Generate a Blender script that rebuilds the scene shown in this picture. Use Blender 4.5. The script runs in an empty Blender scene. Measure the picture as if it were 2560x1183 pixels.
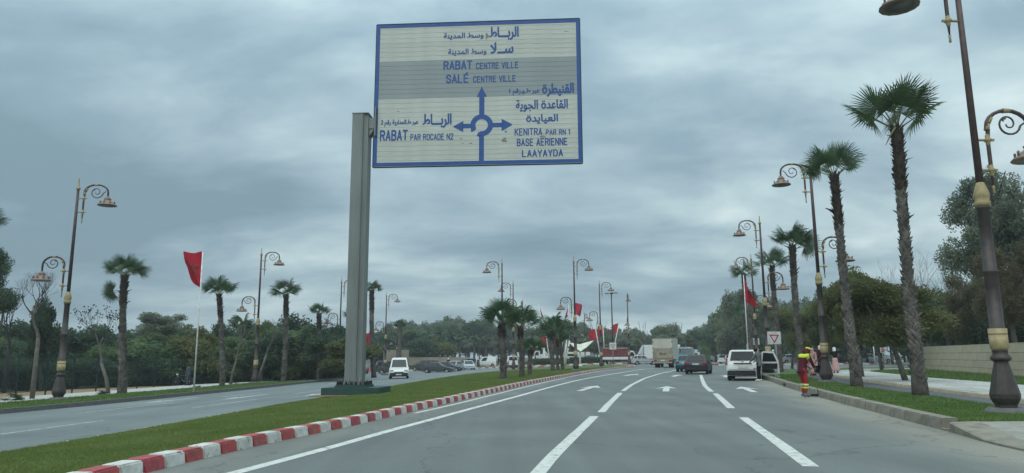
import bpy, bmesh, math, random
import numpy as np
from mathutils import Vector, Matrix, Euler
R = math.radians
C = bpy.context.scene.collection
sc = bpy.context.scene
# ---------------------------------------------------------------- camera
F = 1780.0; PITCH = R(9.55); ROLL = R(0.4); EYE = 1.4
cd = bpy.data.cameras.new('camera'); cam = bpy.data.objects.new('camera', cd); C.objects.link(cam)
cd.sensor_width = 36; cd.lens = F / 2560 * 36; cd.clip_start = 0.1; cd.clip_end = 5000
fw = Vector((0, math.cos(PITCH), math.sin(PITCH))); r0 = Vector((1, 0, 0)); u0 = r0.cross(fw)
cr = r0 * math.cos(ROLL) - u0 * math.sin(ROLL); cu = r0 * math.sin(ROLL) + u0 * math.cos(ROLL)
m = Matrix((cr, cu, -fw)).transposed().to_4x4(); m.translation = (0, 0, EYE); cam.matrix_world = m
sc.camera = cam
# ---------------------------------------------------------------- light
SUN_EL, SUN_AZ = R(52), R(200)
w = bpy.data.worlds.new('World'); sc.world = w; w.use_nodes = True
nt = w.node_tree; N = nt.nodes; L = nt.links; N.clear()
def nd(t, **k):
    n = N.new(t)
    for a, b in k.items(): setattr(n, a, b)
    return n
def vm(op, a, b=None, sc_=None):
    n = nd('ShaderNodeVectorMath', operation=op)
    for i, v in enumerate((a, b)):
        if v is None: continue
        if hasattr(v, 'node'): L.new(v, n.inputs[i])
        else: n.inputs[i].default_value = v
    if sc_ is not None:
        if hasattr(sc_, 'node'): L.new(sc_, n.inputs['Scale'])
        else: n.inputs['Scale'].default_value = sc_
    return n.outputs[0]
def mt(op, a, b=None, c=None):
    n = nd('ShaderNodeMath', operation=op)
    for i, v in enumerate((a, b, c)):
        if v is None: continue
        if hasattr(v, 'node'): L.new(v, n.inputs[i])
        else: n.inputs[i].default_value = v
    return n.outputs[0]
tc = nd('ShaderNodeTexCoord'); sep = nd('ShaderNodeSeparateXYZ'); L.new(tc.outputs['Generated'], sep.inputs[0])
zc = mt('MAXIMUM', sep.outputs[2], 0.0)
den = mt('ADD', zc, 0.24)
comb = nd('ShaderNodeCombineXYZ'); L.new(mt('DIVIDE', sep.outputs[0], den), comb.inputs[0]); L.new(mt('DIVIDE', sep.outputs[1], den), comb.inputs[1])
def noise(v, s, d, r, dist, off):
    n = nd('ShaderNodeTexNoise'); n.inputs['Scale'].default_value = s; n.inputs['Detail'].default_value = d
    n.inputs['Roughness'].default_value = r; n.inputs['Distortion'].default_value = dist
    L.new(vm('ADD', v, off), n.inputs['Vector']); return n.outputs[0]
pv = vm('MULTIPLY', comb.outputs[0], (0.8, 1.15, 1))
n1 = noise(pv, 0.8, 9, 0.52, 0.45, (3.1, 7.4, 0)); n2 = noise(pv, 2.3, 8, 0.55, 0.3, (9.7, 1.3, 0)); n3 = noise(pv, 0.4, 3, 0.5, 0.2, (1.2, 4.4, 2))
dens = mt('ADD', mt('MULTIPLY', n1, 0.45), mt('ADD', mt('MULTIPLY', n2, 0.35), mt('MULTIPLY', n3, 0.20)))
rp = nd('ShaderNodeValToRGB'); L.new(dens, rp.inputs[0]); e = rp.color_ramp.elements
e[0].position = 0.40; e[0].color = (0.185, 0.275, 0.325, 1); e[1].position = 0.63; e[1].color = (0.60, 0.71, 0.71, 1)
for p_, c_ in ((0.46, (0.235, 0.335, 0.395, 1)), (0.515, (0.315, 0.425, 0.475, 1)), (0.57, (0.43, 0.55, 0.58, 1))):
    q = e.new(p_); q.color = c_
# overcast dome: about three times brighter overhead than at the horizon
grad = mt('ADD', 0.76, mt('MULTIPLY', mt('SMOOTH_MIN', zc, 1.0, 0.0), 0.55))
grad2 = mt('ADD', grad, mt('MULTIPLY', mt('POWER', zc, 3.0), 1.5))
cloud = vm('SCALE', rp.outputs[0], None, mt('MULTIPLY', grad2, 13.0))
sky = nd('ShaderNodeTexSky', sky_type='NISHITA'); sky.sun_disc = False; sky.sun_elevation = SUN_EL; sky.sun_rotation = SUN_AZ
mix = nd('ShaderNodeMixRGB'); mix.inputs[0].default_value = 0.94; L.new(sky.outputs[0], mix.inputs[1]); L.new(cloud, mix.inputs[2])
bg = nd('ShaderNodeBackground'); bg.inputs[1].default_value = 0.1; L.new(mix.outputs[0], bg.inputs[0])
ow = nd('ShaderNodeOutputWorld'); L.new(bg.outputs[0], ow.inputs[0])
sd = bpy.data.lights.new('sun', 'SUN'); sd.energy = 1.4; sd.angle = R(80); sd.color = (1.0, 0.96, 0.90)
so = bpy.data.objects.new('sun', sd); C.objects.link(so)
sdir = Vector((math.sin(SUN_AZ) * math.cos(SUN_EL), math.cos(SUN_AZ) * math.cos(SUN_EL), math.sin(SUN_EL)))
so.rotation_euler = sdir.to_track_quat('Z', 'Y').to_euler()
vs = sc.view_settings; sc.display_settings.display_device = 'sRGB'
vs.view_transform = 'Standard'; vs.look = 'None'; vs.exposure = 0.12; vs.gamma = 1.0; vs.use_curve_mapping = False
sc.cycles.max_bounces = 6; sc.cycles.transparent_max_bounces = 8
# ---------------------------------------------------------------- pixel <-> place helpers (authoring of positions on the ground)
def ray(px, py): return cr * ((px - 1280) / F) + cu * ((591.5 - py) / F) + fw
def plane(px, py, z):
    d = ray(px, py); t = (z - EYE) / d.z; return d * t + Vector((0, 0, EYE))
def atY(px, Y, py=891):
    d = ray(px, py); t = Y / d.y; return d * t + Vector((0, 0, EYE))
def proj(p):
    d = Vector(p) - Vector((0, 0, EYE)); z = d.dot(fw); return 1280 + F * d.dot(cr) / z, 591.5 - F * d.dot(cu) / z
KP = [(380,1178.8),(489,1151.4),(582,1130),(663,1110.5),(731,1095.5),(790,1084),(843,1075),(909,1058),(983,1041),(1042,1026),(1092,1015),(1147,1002.5),(1201.6,989.5),(1256,976.5),(1300,966.5),(1337,958.4),(1395,946.6),(1444,937),(1493,928),(1551.6,921),(1586,919)]
KW = [plane(x, y, 0) for x, y in KP]
def pl(pts):      # polyline x(y), extrapolated at both ends
    ys = [p[1] for p in pts]; xs = [p[0] for p in pts]
    def f(y):
        if y <= ys[0]: return xs[0] + (xs[1] - xs[0]) / (ys[1] - ys[0]) * (y - ys[0])
        if y >= ys[-1]: return xs[-1] + (xs[-1] - xs[-2]) / (ys[-1] - ys[-2]) * (y - ys[-1])
        return float(np.interp(y, ys, xs))
    return f
kk = [(KW[0].x - 0.13 * (KW[0].y + 30) * 0.7, -30.0)] + [(p.x, p.y) for p in KW]
sm = pl(kk)
def K(y): return min(14.3, sum(sm(y + d) for d in (-1.2, -.6, 0, .6, 1.2)) / 5)
def gz(x, y): return -0.028 * min(34.0, max(0.0, K(y) - x))
def at(px, py, h=0.0):
    z = h
    for _ in range(50):
        p = plane(px, py, z); z = .5 * z + .5 * (gz(p.x, p.y) + h)
    return p
def top_h(b, py):     # height above b that reaches picture row py
    lo, hi = -3.0, 60.0
    for _ in range(40):
        mm = (lo + hi) / 2
        if proj((b[0], b[1], b[2] + mm))[1] > py: lo = mm
        else: hi = mm
    return lo
def gp(px, Y, h=0.0):  # point on the ground at depth Y in column px
    p = atY(px, Y); return Vector((p.x, Y, gz(p.x, Y) + h))
# ---------------------------------------------------------------- materials
def mat(name, col, rough=0.7, metal=0.0, spec=0.4, var=0.12, scale=3.0, bump=0.0, bscale=40.0, col2=None, rnd=0.0, transl=0.0, coat=0.0, uvw='Object', stretch=None, detail=4.0):
    m = bpy.data.materials.new(name); m.use_nodes = True; t = m.node_tree; n = t.nodes; l = t.links
    b = n['Principled BSDF']; b.inputs['Roughness'].default_value = rough; b.inputs['Metallic'].default_value = metal
    b.inputs['Specular IOR Level'].default_value = spec
    if coat: b.inputs['Coat Weight'].default_value = coat; b.inputs['Coat Roughness'].default_value = 0.08
    co = n.new('ShaderNodeTexCoord'); src = co.outputs[uvw]
    if stretch:
        mp = n.new('ShaderNodeMapping'); mp.inputs['Scale'].default_value = stretch; l.new(src, mp.inputs[0]); src = mp.outputs[0]
    nz = n.new('ShaderNodeTexNoise'); nz.inputs['Scale'].default_value = scale; nz.inputs['Detail'].default_value = detail; l.new(src, nz.inputs['Vector'])
    mx = n.new('ShaderNodeMixRGB')
    c2 = col2 or tuple(min(1, c * (1 + var * 2)) for c in col); c1 = col if col2 else tuple(c * (1 - var * 2) for c in col)
    mx.inputs[1].default_value = (*c1, 1); mx.inputs[2].default_value = (*c2, 1)
    mr = n.new('ShaderNodeMapRange'); mr.inputs[1].default_value = 0.3; mr.inputs[2].default_value = 0.7; l.new(nz.outputs[0], mr.inputs[0]); l.new(mr.outputs[0], mx.inputs[0])
    out = mx.outputs[0]
    if rnd:
        oi = n.new('ShaderNodeObjectInfo'); hv = n.new('ShaderNodeHueSaturation')
        r1 = n.new('ShaderNodeMapRange'); r1.inputs[3].default_value = 1 - rnd; r1.inputs[4].default_value = 1 + rnd; l.new(oi.outputs['Random'], r1.inputs[0]); l.new(r1.outputs[0], hv.inputs['Value'])
        r2 = n.new('ShaderNodeMapRange'); r2.inputs[3].default_value = 0.5 - rnd * 0.06; r2.inputs[4].default_value = 0.5 + rnd * 0.06
        mu = n.new('ShaderNodeMath'); mu.operation = 'FRACT'; m2 = n.new('ShaderNodeMath'); m2.operation = 'MULTIPLY'; m2.inputs[1].default_value = 7.31
        l.new(oi.outputs['Random'], m2.inputs[0]); l.new(m2.outputs[0], mu.inputs[0]); l.new(mu.outputs[0], r2.inputs[0]); l.new(r2.outputs[0], hv.inputs['Hue'])
        l.new(out, hv.inputs['Color']); out = hv.outputs[0]
    l.new(out, b.inputs['Base Color'])
    if bump:
        bz = n.new('ShaderNodeTexNoise'); bz.inputs['Scale'].default_value = bscale; bz.inputs['Detail'].default_value = 3; l.new(src, bz.inputs['Vector'])
        bp = n.new('ShaderNodeBump'); bp.inputs['Strength'].default_value = bump; bp.inputs['Distance'].default_value = 0.01; l.new(bz.outputs[0], bp.inputs['Height']); l.new(bp.outputs[0], b.inputs['Normal'])
    if transl:
        tr = n.new('ShaderNodeBsdfTranslucent'); l.new(out, tr.inputs[0]); ms = n.new('ShaderNodeMixShader'); ms.inputs[0].default_value = transl
        l.new(b.outputs[0], ms.inputs[1]); l.new(tr.outputs[0], ms.inputs[2]); l.new(ms.outputs[0], n['Material Output'].inputs[0])
    return m
M = {}
M['grass_base'] = mat('grass_ground', (0.046, 0.076, 0.016), 0.9, scale=0.9, col2=(0.082, 0.118, 0.030), bump=0.6, bscale=60, uvw='Object', detail=9)
M['blade'] = mat('grass_blade', (0.120, 0.175, 0.038), 0.6, scale=0.7, col2=(0.185, 0.235, 0.066), transl=0.45, detail=9)
M['verge'] = mat('verge_grass', (0.035, 0.080, 0.016), 0.9, scale=1.2, col2=(0.060, 0.115, 0.028), bump=0.6, bscale=60, detail=9)
M['vblade'] = mat('verge_blade', (0.075, 0.140, 0.026), 0.6, scale=1.1, col2=(0.125, 0.200, 0.050), transl=0.3, detail=9)
M['earth'] = mat('forest_floor', (0.030, 0.045, 0.018), 0.95, scale=0.2, col2=(0.060, 0.075, 0.030), bump=0.4, bscale=3)
M['sand'] = mat('sandy_path', (0.20, 0.135, 0.075), 0.95, scale=1.5, col2=(0.27, 0.19, 0.115), bump=0.5, bscale=20)
M['paving'] = mat('pale_paving', (0.33, 0.34, 0.32), 0.85, scale=1.6, col2=(0.43, 0.43, 0.40), bump=0.3, bscale=30, detail=8)
M['slab'] = mat('concrete_slab', (0.21, 0.205, 0.175), 0.9, scale=4, col2=(0.30, 0.29, 0.25), bump=0.4, bscale=60, detail=8)
M['kerbgrey'] = mat('kerb_concrete', (0.19, 0.175, 0.135), 0.9, scale=5, col2=(0.27, 0.25, 0.20), bump=0.5, bscale=50, detail=8, rnd=0.08)
M['kerbdark'] = mat('kerb_dark', (0.10, 0.10, 0.095), 0.9, scale=5, col2=(0.15, 0.15, 0.14), bump=0.5, bscale=50)
M['kerbred'] = mat('kerb_red_paint', (0.32, 0.045, 0.050), 0.7, scale=7, col2=(0.43, 0.085, 0.085), bump=0.5, bscale=60, rnd=0.10, detail=8)
M['kerbwhite'] = mat('kerb_white_paint', (0.47, 0.47, 0.43), 0.7, scale=7, col2=(0.64, 0.64, 0.60), bump=0.5, bscale=60, rnd=0.06, detail=8)
def wear(m, col, th, scale, soft=.05, amt=1.0, stretch=(1, 1, 1)):
    t = m.node_tree; n = t.nodes; l = t.links; b = n['Principled BSDF']; src = b.inputs['Base Color'].links[0].from_socket
    co = n.new('ShaderNodeTexCoord'); geo = n.new('ShaderNodeNewGeometry'); mp = n.new('ShaderNodeMapping'); mp.inputs['Scale'].default_value = stretch; l.new(geo.outputs['Position'], mp.inputs[0])
    z = n.new('ShaderNodeTexNoise'); z.inputs['Scale'].default_value = scale; z.inputs['Detail'].default_value = 9; z.inputs['Roughness'].default_value = .65; l.new(mp.outputs[0], z.inputs['Vector'])
    r = n.new('ShaderNodeMapRange'); r.inputs[1].default_value = th - soft; r.inputs[2].default_value = th + soft; r.inputs[4].default_value = amt; l.new(z.outputs[0], r.inputs[0])
    x = n.new('ShaderNodeMixRGB'); l.new(r.outputs[0], x.inputs[0]); l.new(src, x.inputs[1]); x.inputs[2].default_value = (*col, 1); l.new(x.outputs[0], b.inputs['Base Color']); return m
wear(M['kerbred'], (0.22, 0.20, 0.17), .60, 9); wear(M['kerbwhite'], (0.24, 0.22, 0.19), .61, 8); wear(M['kerbwhite'], (0.12, 0.11, 0.10), .55, 2.5, .12, .35); wear(M['kerbred'], (0.10, 0.05, 0.05), .55, 2.5, .12, .5)
wear(M['kerbgrey'], (0.09, 0.085, 0.075), .56, 3.0, .12, .55)
wear(M['grass_base'], (0.13, 0.12, 0.05), .60, .5, .10, .45)
M['paint'] = mat('road_paint', (0.46, 0.47, 0.43), 0.7, scale=9, col2=(0.60, 0.61, 0.57), bump=0.3, bscale=80, detail=8)
M['paintold'] = mat('worn_road_paint', (0.36, 0.39, 0.37), 0.75, scale=9, col2=(0.52, 0.55, 0.52), bump=0.3, bscale=80, detail=8)
wear(M['paint'], (0.14, 0.15, 0.145), .60, 6, .05, .85); wear(M['paintold'], (0.15, 0.17, 0.165), .56, 5, .06, .8)
wear(M['blade'], (0.24, 0.23, 0.09), .60, .55, .10, .5); wear(M['vblade'], (0.22, 0.22, 0.08), .62, .8, .10, .5)
M['galv'] = mat('galvanised_steel', (0.140, 0.160, 0.155), 0.55, 0.15, scale=2.2, col2=(0.195, 0.220, 0.212), stretch=(1, 1, 0.25), bump=0.08, detail=8)
wear(M['galv'], (0.25, 0.26, 0.24), .66, 2.5, .05, .6, (1, 1, .35)); wear(M['galv'], (0.09, 0.085, 0.07), .60, 1.2, .12, .5, (2, 2, .15))
M['greenpaint'] = mat('dark_green_paint', (0.012, 0.045, 0.036), 0.6, scale=5, col2=(0.020, 0.062, 0.05), bump=0.3, bscale=40)
M['bolt'] = mat('bolt_black', (0.012, 0.02, 0.02), 0.6, 0.2)
M['plank'] = mat('sign_plank', (0.40, 0.43, 0.39), 0.55, scale=1.5, col2=(0.49, 0.515, 0.47), rnd=0.05, stretch=(1, 1, 5), detail=8)
M['plankgrey'] = mat('sign_plank_grey', (0.225, 0.265, 0.27), 0.5, scale=0.8, col2=(0.265, 0.305, 0.31), stretch=(1, 1, 4), rnd=0.03)
M['signblue'] = mat('sign_blue', (0.008, 0.058, 0.215), 0.45, scale=4, col2=(0.011, 0.078, 0.28))
M['signblack'] = mat('sign_edge_dark', (0.02, 0.025, 0.03), 0.5, 0.3)
M['smudge'] = mat('sign_stain', (0.20, 0.215, 0.18), 0.7, scale=6)
M['lampdark'] = mat('lamp_iron', (0.040, 0.033, 0.031), 0.5, 0.2, scale=6, col2=(0.068, 0.056, 0.051), bump=0.2, bscale=60)
M['lampplum'] = mat('lamp_brown_paint', (0.060, 0.040, 0.040), 0.5, 0.2, scale=6, col2=(0.090, 0.060, 0.055), bump=0.2, bscale=60)
M['gold'] = mat('faded_gold_paint', (0.27, 0.215, 0.105), 0.6, 0.1, scale=8, col2=(0.37, 0.31, 0.17), bump=0.3, bscale=50, detail=8)
M['shade'] = mat('lamp_hood_bronze', (0.17, 0.12, 0.095), 0.55, 0.2, scale=8, col2=(0.25, 0.18, 0.14), detail=8)
M['lens'] = mat('lamp_glass', (0.06, 0.06, 0.055), 0.3, 0.0, 0.6)
M['plinth'] = mat('lamp_plinth', (0.085, 0.085, 0.085), 0.9, scale=6, col2=(0.13, 0.13, 0.125), bump=0.6, bscale=40)
M['trunk'] = mat('palm_trunk', (0.040, 0.035, 0.030), 0.95, scale=7, col2=(0.12, 0.108, 0.095), bump=0.8, bscale=18, detail=8)
M['boot'] = mat('palm_leaf_base', (0.045, 0.040, 0.034), 0.9, scale=2.5, col2=(0.20, 0.185, 0.165), bump=0.5, bscale=30, detail=8)
M['bootdark'] = mat('palm_leaf_base_new', (0.030, 0.024, 0.020), 0.9, scale=4, col2=(0.085, 0.066, 0.052), bump=0.5, bscale=30)
M['petiole'] = mat('palm_petiole', (0.10, 0.12, 0.05), 0.6, scale=3, col2=(0.17, 0.19, 0.10))
M['frond'] = mat('palm_frond', (0.030, 0.066, 0.028), 0.5, scale=1.2, col2=(0.075, 0.125, 0.050), rnd=0.35, transl=0.35)
M['barkg'] = mat('grey_bark', (0.085, 0.078, 0.065), 0.95, scale=5, col2=(0.15, 0.14, 0.12), bump=0.7, bscale=14, rnd=0.15)
M['barkd'] = mat('dark_bark', (0.030, 0.026, 0.024), 0.95, scale=5, col2=(0.060, 0.052, 0.045), bump=0.7, bscale=14, rnd=0.15)
M['twig'] = mat('dark_twigs', (0.035, 0.028, 0.030), 0.9, scale=5)
M['twigpale'] = mat('pale_twigs', (0.17, 0.16, 0.14), 0.9, scale=5)
def leafm(n, a, b, rnd=0.22): a = tuple(c * 1.65 + .008 for c in a); b = tuple(c * 1.65 + .008 for c in b); return mat(n, a, 0.65, scale=0.9, col2=b, rnd=rnd, transl=0.5, uvw='Object', detail=6)
M['leaf_dark'] = leafm('leaf_dark_green', (0.024, 0.046, 0.026), (0.056, 0.090, 0.044))
M['leaf_mid'] = leafm('leaf_mid_green', (0.042, 0.070, 0.026), (0.090, 0.125, 0.048))
M['leaf_grey'] = leafm('leaf_grey_green', (0.070, 0.090, 0.062), (0.135, 0.155, 0.105))
M['leaf_olive'] = leafm('leaf_olive', (0.050, 0.060, 0.018), (0.11, 0.115, 0.040))
M['leaf_brown'] = leafm('leaf_autumn', (0.060, 0.056, 0.026), (0.12, 0.105, 0.050))
M['leaf_light'] = leafm('leaf_light_green', (0.050, 0.085, 0.026), (0.105, 0.145, 0.055))
M['hedge'] = leafm('hedge_leaf', (0.020, 0.040, 0.018), (0.046, 0.074, 0.032), 0.08)
M['fence'] = mat('fence_green', (0.008, 0.032, 0.026), 0.5, 0.2)
M['fencelight'] = mat('fence_post_green', (0.03, 0.10, 0.085), 0.5, 0.2)
M['stone'] = mat('beige_stone', (0.45, 0.385, 0.275), 0.9, scale=2.0, col2=(0.56, 0.49, 0.365), bump=0.4, bscale=30, rnd=0.05, detail=9, stretch=(1, 1, .6))
M['wallbeige'] = mat('far_wall_render', (0.20, 0.175, 0.135), 0.9, scale=0.8, col2=(0.27, 0.24, 0.19), rnd=0.08)
M['joint'] = mat('wall_joint', (0.11, 0.09, 0.065), 0.95)
M['flag'] = mat('flag_red', (0.40, 0.010, 0.028), 0.75, scale=2, col2=(0.54, 0.016, 0.04), transl=0.3)
M['flagstar'] = mat('flag_star_green', (0.015, 0.045, 0.02), 0.8)
M['whitepole'] = mat('white_pole', (0.60, 0.61, 0.58), 0.5, scale=4)
M['sail'] = mat('sail_fabric', (0.66, 0.66, 0.56), 0.7, scale=1, transl=0.2)
M['signwhite'] = mat('sign_white', (0.52, 0.56, 0.55), 0.5, scale=5)
M['signred'] = mat('sign_red', (0.42, 0.015, 0.04), 0.5, scale=5)
M['steel'] = mat('post_steel', (0.26, 0.28, 0.27), 0.5, 0.3, scale=6)
M['tyre'] = mat('tyre_rubber', (0.012, 0.012, 0.013), 0.85)
M['rim'] = mat('wheel_rim', (0.25, 0.26, 0.27), 0.4, 0.5)
M['glass'] = mat('car_glass', (0.014, 0.020, 0.023), 0.08, 0.0, 0.30, var=0.05)
M['black'] = mat('black_plastic', (0.014, 0.016, 0.018), 0.55)
M['redlamp'] = mat('tail_lamp', (0.28, 0.008, 0.012), 0.2, 0, 0.6)
M['headlamp'] = mat('head_lamp', (0.45, 0.47, 0.48), 0.12, 0.3, 0.6)
M['plate'] = mat('number_plate', (0.50, 0.50, 0.47), 0.5)
def paint(n, c): M[n] = mat(n, c, 0.35, 0.0, 0.4, var=0.03, scale=2, coat=0.15); return M[n]
for n_, c_ in (('car_white', (0.62, 0.64, 0.62)), ('car_navy', (0.008, 0.012, 0.020)), ('car_teal', (0.018, 0.17, 0.20)), ('car_silver', (0.36, 0.38, 0.39)), ('car_slate', (0.045, 0.056, 0.060)), ('car_grey', (0.13, 0.16, 0.165)), ('car_black', (0.02, 0.024, 0.028)), ('car_pale', (0.42, 0.46, 0.47)), ('car_green', (0.17, 0.23, 0.22))): paint(n_, c_)
M['truckbox'] = mat('dirty_truck_box', (0.38, 0.375, 0.32), 0.6, scale=1.4, col2=(0.50, 0.49, 0.43), detail=9, stretch=(1, 1, 0.5))
M['truckdirt'] = mat('muddy_truck_panel', (0.20, 0.18, 0.13), 0.8, scale=3, col2=(0.32, 0.29, 0.22), detail=9)
M['brick'] = mat('red_crate', (0.13, 0.028, 0.028), 0.8, scale=3, col2=(0.17, 0.04, 0.04), rnd=0.1)
M['tarp'] = mat('pinkish_tarp', (0.30, 0.17, 0.14), 0.8)
M['tarpgrey'] = mat('grey_tarp', (0.26, 0.31, 0.32), 0.6)
def cloth(n, c, c2=None): M[n] = mat(n, c, 0.9, scale=8, col2=c2 or tuple(v * 1.35 for v in c), bump=0.5, bscale=12, spec=0.2); return M[n]
cloth('cloth_red', (0.24, 0.024, 0.020)); cloth('cloth_maroon', (0.065, 0.010, 0.018)); cloth('cloth_lime', (0.40, 0.50, 0.045)); cloth('cloth_black', (0.010, 0.012, 0.014)); cloth('cloth_pink', (0.46, 0.27, 0.26)); cloth('cloth_grey', (0.10, 0.11, 0.12)); cloth('cloth_white', (0.62, 0.62, 0.60)); cloth('cloth_orange', (0.50, 0.14, 0.03)); cloth('reflect', (0.50, 0.56, 0.35)); cloth('cloth_shaded_blue', (0.05, 0.075, 0.09)); cloth('cloth_yellow', (0.45, 0.35, 0.05))  # the bicycle figure's blue is darkened to put fence-side shade into the colour
M['skin'] = mat('skin', (0.23, 0.12, 0.075), 0.6, var=0.05)
M['wood'] = mat('wooden_pole', (0.20, 0.15, 0.09), 0.8)
M['red_tape'] = mat('red_band', (0.4, 0.02, 0.03), 0.6)

def roadmat(name, base, base2, dustcol):
    m = mat(name, base, 0.62, spec=0.35, scale=0.35, col2=base2, bump=0.45, bscale=90, detail=10)
    t = m.node_tree; n = t.nodes; l = t.links; b = n['Principled BSDF']; src = b.inputs['Base Color'].links[0].from_socket
    at_ = n.new('ShaderNodeAttribute'); at_.attribute_name = 'dust'
    nz = n.new('ShaderNodeTexNoise'); nz.inputs['Scale'].default_value = 1.3; nz.inputs['Detail'].default_value = 8
    co = n.new('ShaderNodeTexCoord'); mp = n.new('ShaderNodeMapping'); mp.inputs['Scale'].default_value = (1, 0.25, 1); l.new(co.outputs['Object'], mp.inputs[0]); l.new(mp.outputs[0], nz.inputs['Vector'])
    ad = n.new('ShaderNodeMath'); ad.operation = 'MULTIPLY_ADD'; ad.inputs[1].default_value = 0.7; l.new(nz.outputs[0], ad.inputs[0]); ad.inputs[2].default_value = -0.35
    sm_ = n.new('ShaderNodeMath'); sm_.operation = 'ADD'; sm_.use_clamp = True; l.new(ad.outputs[0], sm_.inputs[0]); l.new(at_.outputs['Fac'], sm_.inputs[1])
    gt = n.new('ShaderNodeMath'); gt.operation = 'MULTIPLY'; l.new(sm_.outputs[0], gt.inputs[0]); l.new(at_.outputs['Fac'], gt.inputs[1])
    mx = n.new('ShaderNodeMixRGB'); l.new(gt.outputs[0], mx.inputs[0]); l.new(src, mx.inputs[1]); mx.inputs[2].default_value = (*dustcol, 1)
    # fine aggregate speckle
    sp = n.new('ShaderNodeTexNoise'); sp.inputs['Scale'].default_value = 45; sp.inputs['Detail'].default_value = 2; l.new(co.outputs['Object'], sp.inputs['Vector'])
    mr = n.new('ShaderNodeMapRange'); mr.inputs[1].default_value = 0.35; mr.inputs[2].default_value = 0.7; mr.inputs[3].default_value = 0.80; mr.inputs[4].default_value = 1.22; l.new(sp.outputs[0], mr.inputs[0])
    # long faint wheel-polished streaks
    st = n.new('ShaderNodeTexNoise'); st.inputs['Scale'].default_value = 1.0; st.inputs['Detail'].default_value = 4; m3 = n.new('ShaderNodeMapping'); m3.inputs['Scale'].default_value = (1.4, 0.06, 1); m3.inputs['Rotation'].default_value = (0, 0, 0.15); l.new(co.outputs['Object'], m3.inputs[0]); l.new(m3.outputs[0], st.inputs['Vector'])
    mr2 = n.new('ShaderNodeMapRange'); mr2.inputs[1].default_value = 0.3; mr2.inputs[2].default_value = 0.7; mr2.inputs[3].default_value = 0.86; mr2.inputs[4].default_value = 1.12; l.new(st.outputs[0], mr2.inputs[0])
    vo = n.new('ShaderNodeTexVoronoi'); vo.feature = 'DISTANCE_TO_EDGE'; vo.inputs['Scale'].default_value = .22; wn = n.new('ShaderNodeTexNoise'); wn.inputs['Scale'].default_value = 1.2; wn.inputs['Detail'].default_value = 5; l.new(co.outputs['Object'], wn.inputs['Vector'])
    wa = n.new('ShaderNodeVectorMath'); wa.operation = 'MULTIPLY_ADD'; wa.inputs[1].default_value = (1.6, 1.6, 0); l.new(wn.outputs['Color'], wa.inputs[0]); l.new(co.outputs['Object'], wa.inputs[2]); l.new(wa.outputs[0], vo.inputs['Vector'])
    ck = n.new('ShaderNodeMapRange'); ck.inputs[1].default_value = .0015; ck.inputs[2].default_value = .006; ck.inputs[3].default_value = .66; ck.inputs[4].default_value = 1.0; l.new(vo.outputs[0], ck.inputs[0])
    pn = n.new('ShaderNodeTexNoise'); pn.inputs['Scale'].default_value = .28; pn.inputs['Detail'].default_value = 3; l.new(co.outputs['Object'], pn.inputs['Vector']); pr_ = n.new('ShaderNodeMapRange'); pr_.inputs[1].default_value = .35; pr_.inputs[2].default_value = .65; pr_.inputs[3].default_value = .90; pr_.inputs[4].default_value = 1.12; l.new(pn.outputs[0], pr_.inputs[0])
    c1 = n.new('ShaderNodeMath'); c1.operation = 'MULTIPLY'; l.new(ck.outputs[0], c1.inputs[0]); l.new(pr_.outputs[0], c1.inputs[1]); c2_ = n.new('ShaderNodeMath'); c2_.operation = 'MULTIPLY'; l.new(c1.outputs[0], c2_.inputs[0]); l.new(mr2.outputs[0], c2_.inputs[1])
    mm = n.new('ShaderNodeMath'); mm.operation = 'MULTIPLY'; l.new(mr.outputs[0], mm.inputs[0]); l.new(c2_.outputs[0], mm.inputs[1])
    vv = n.new('ShaderNodeVectorMath'); vv.operation = 'SCALE'; l.new(mx.outputs[0], vv.inputs[0]); l.new(mm.outputs[0], vv.inputs['Scale'])
    l.new(vv.outputs[0], b.inputs['Base Color']); return m
M['asphalt'] = roadmat('asphalt', (0.108, 0.121, 0.114), (0.134, 0.147, 0.138), (0.235, 0.225, 0.185))
M['asphalt2'] = roadmat('asphalt_pale', (0.125, 0.146, 0.145), (0.155, 0.176, 0.172), (0.2, 0.2, 0.17))
M['asphalt3'] = mat('path_asphalt', (0.075, 0.078, 0.082), 0.8, scale=1.2, col2=(0.10, 0.105, 0.11), bump=0.4, bscale=80, detail=9)
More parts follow.
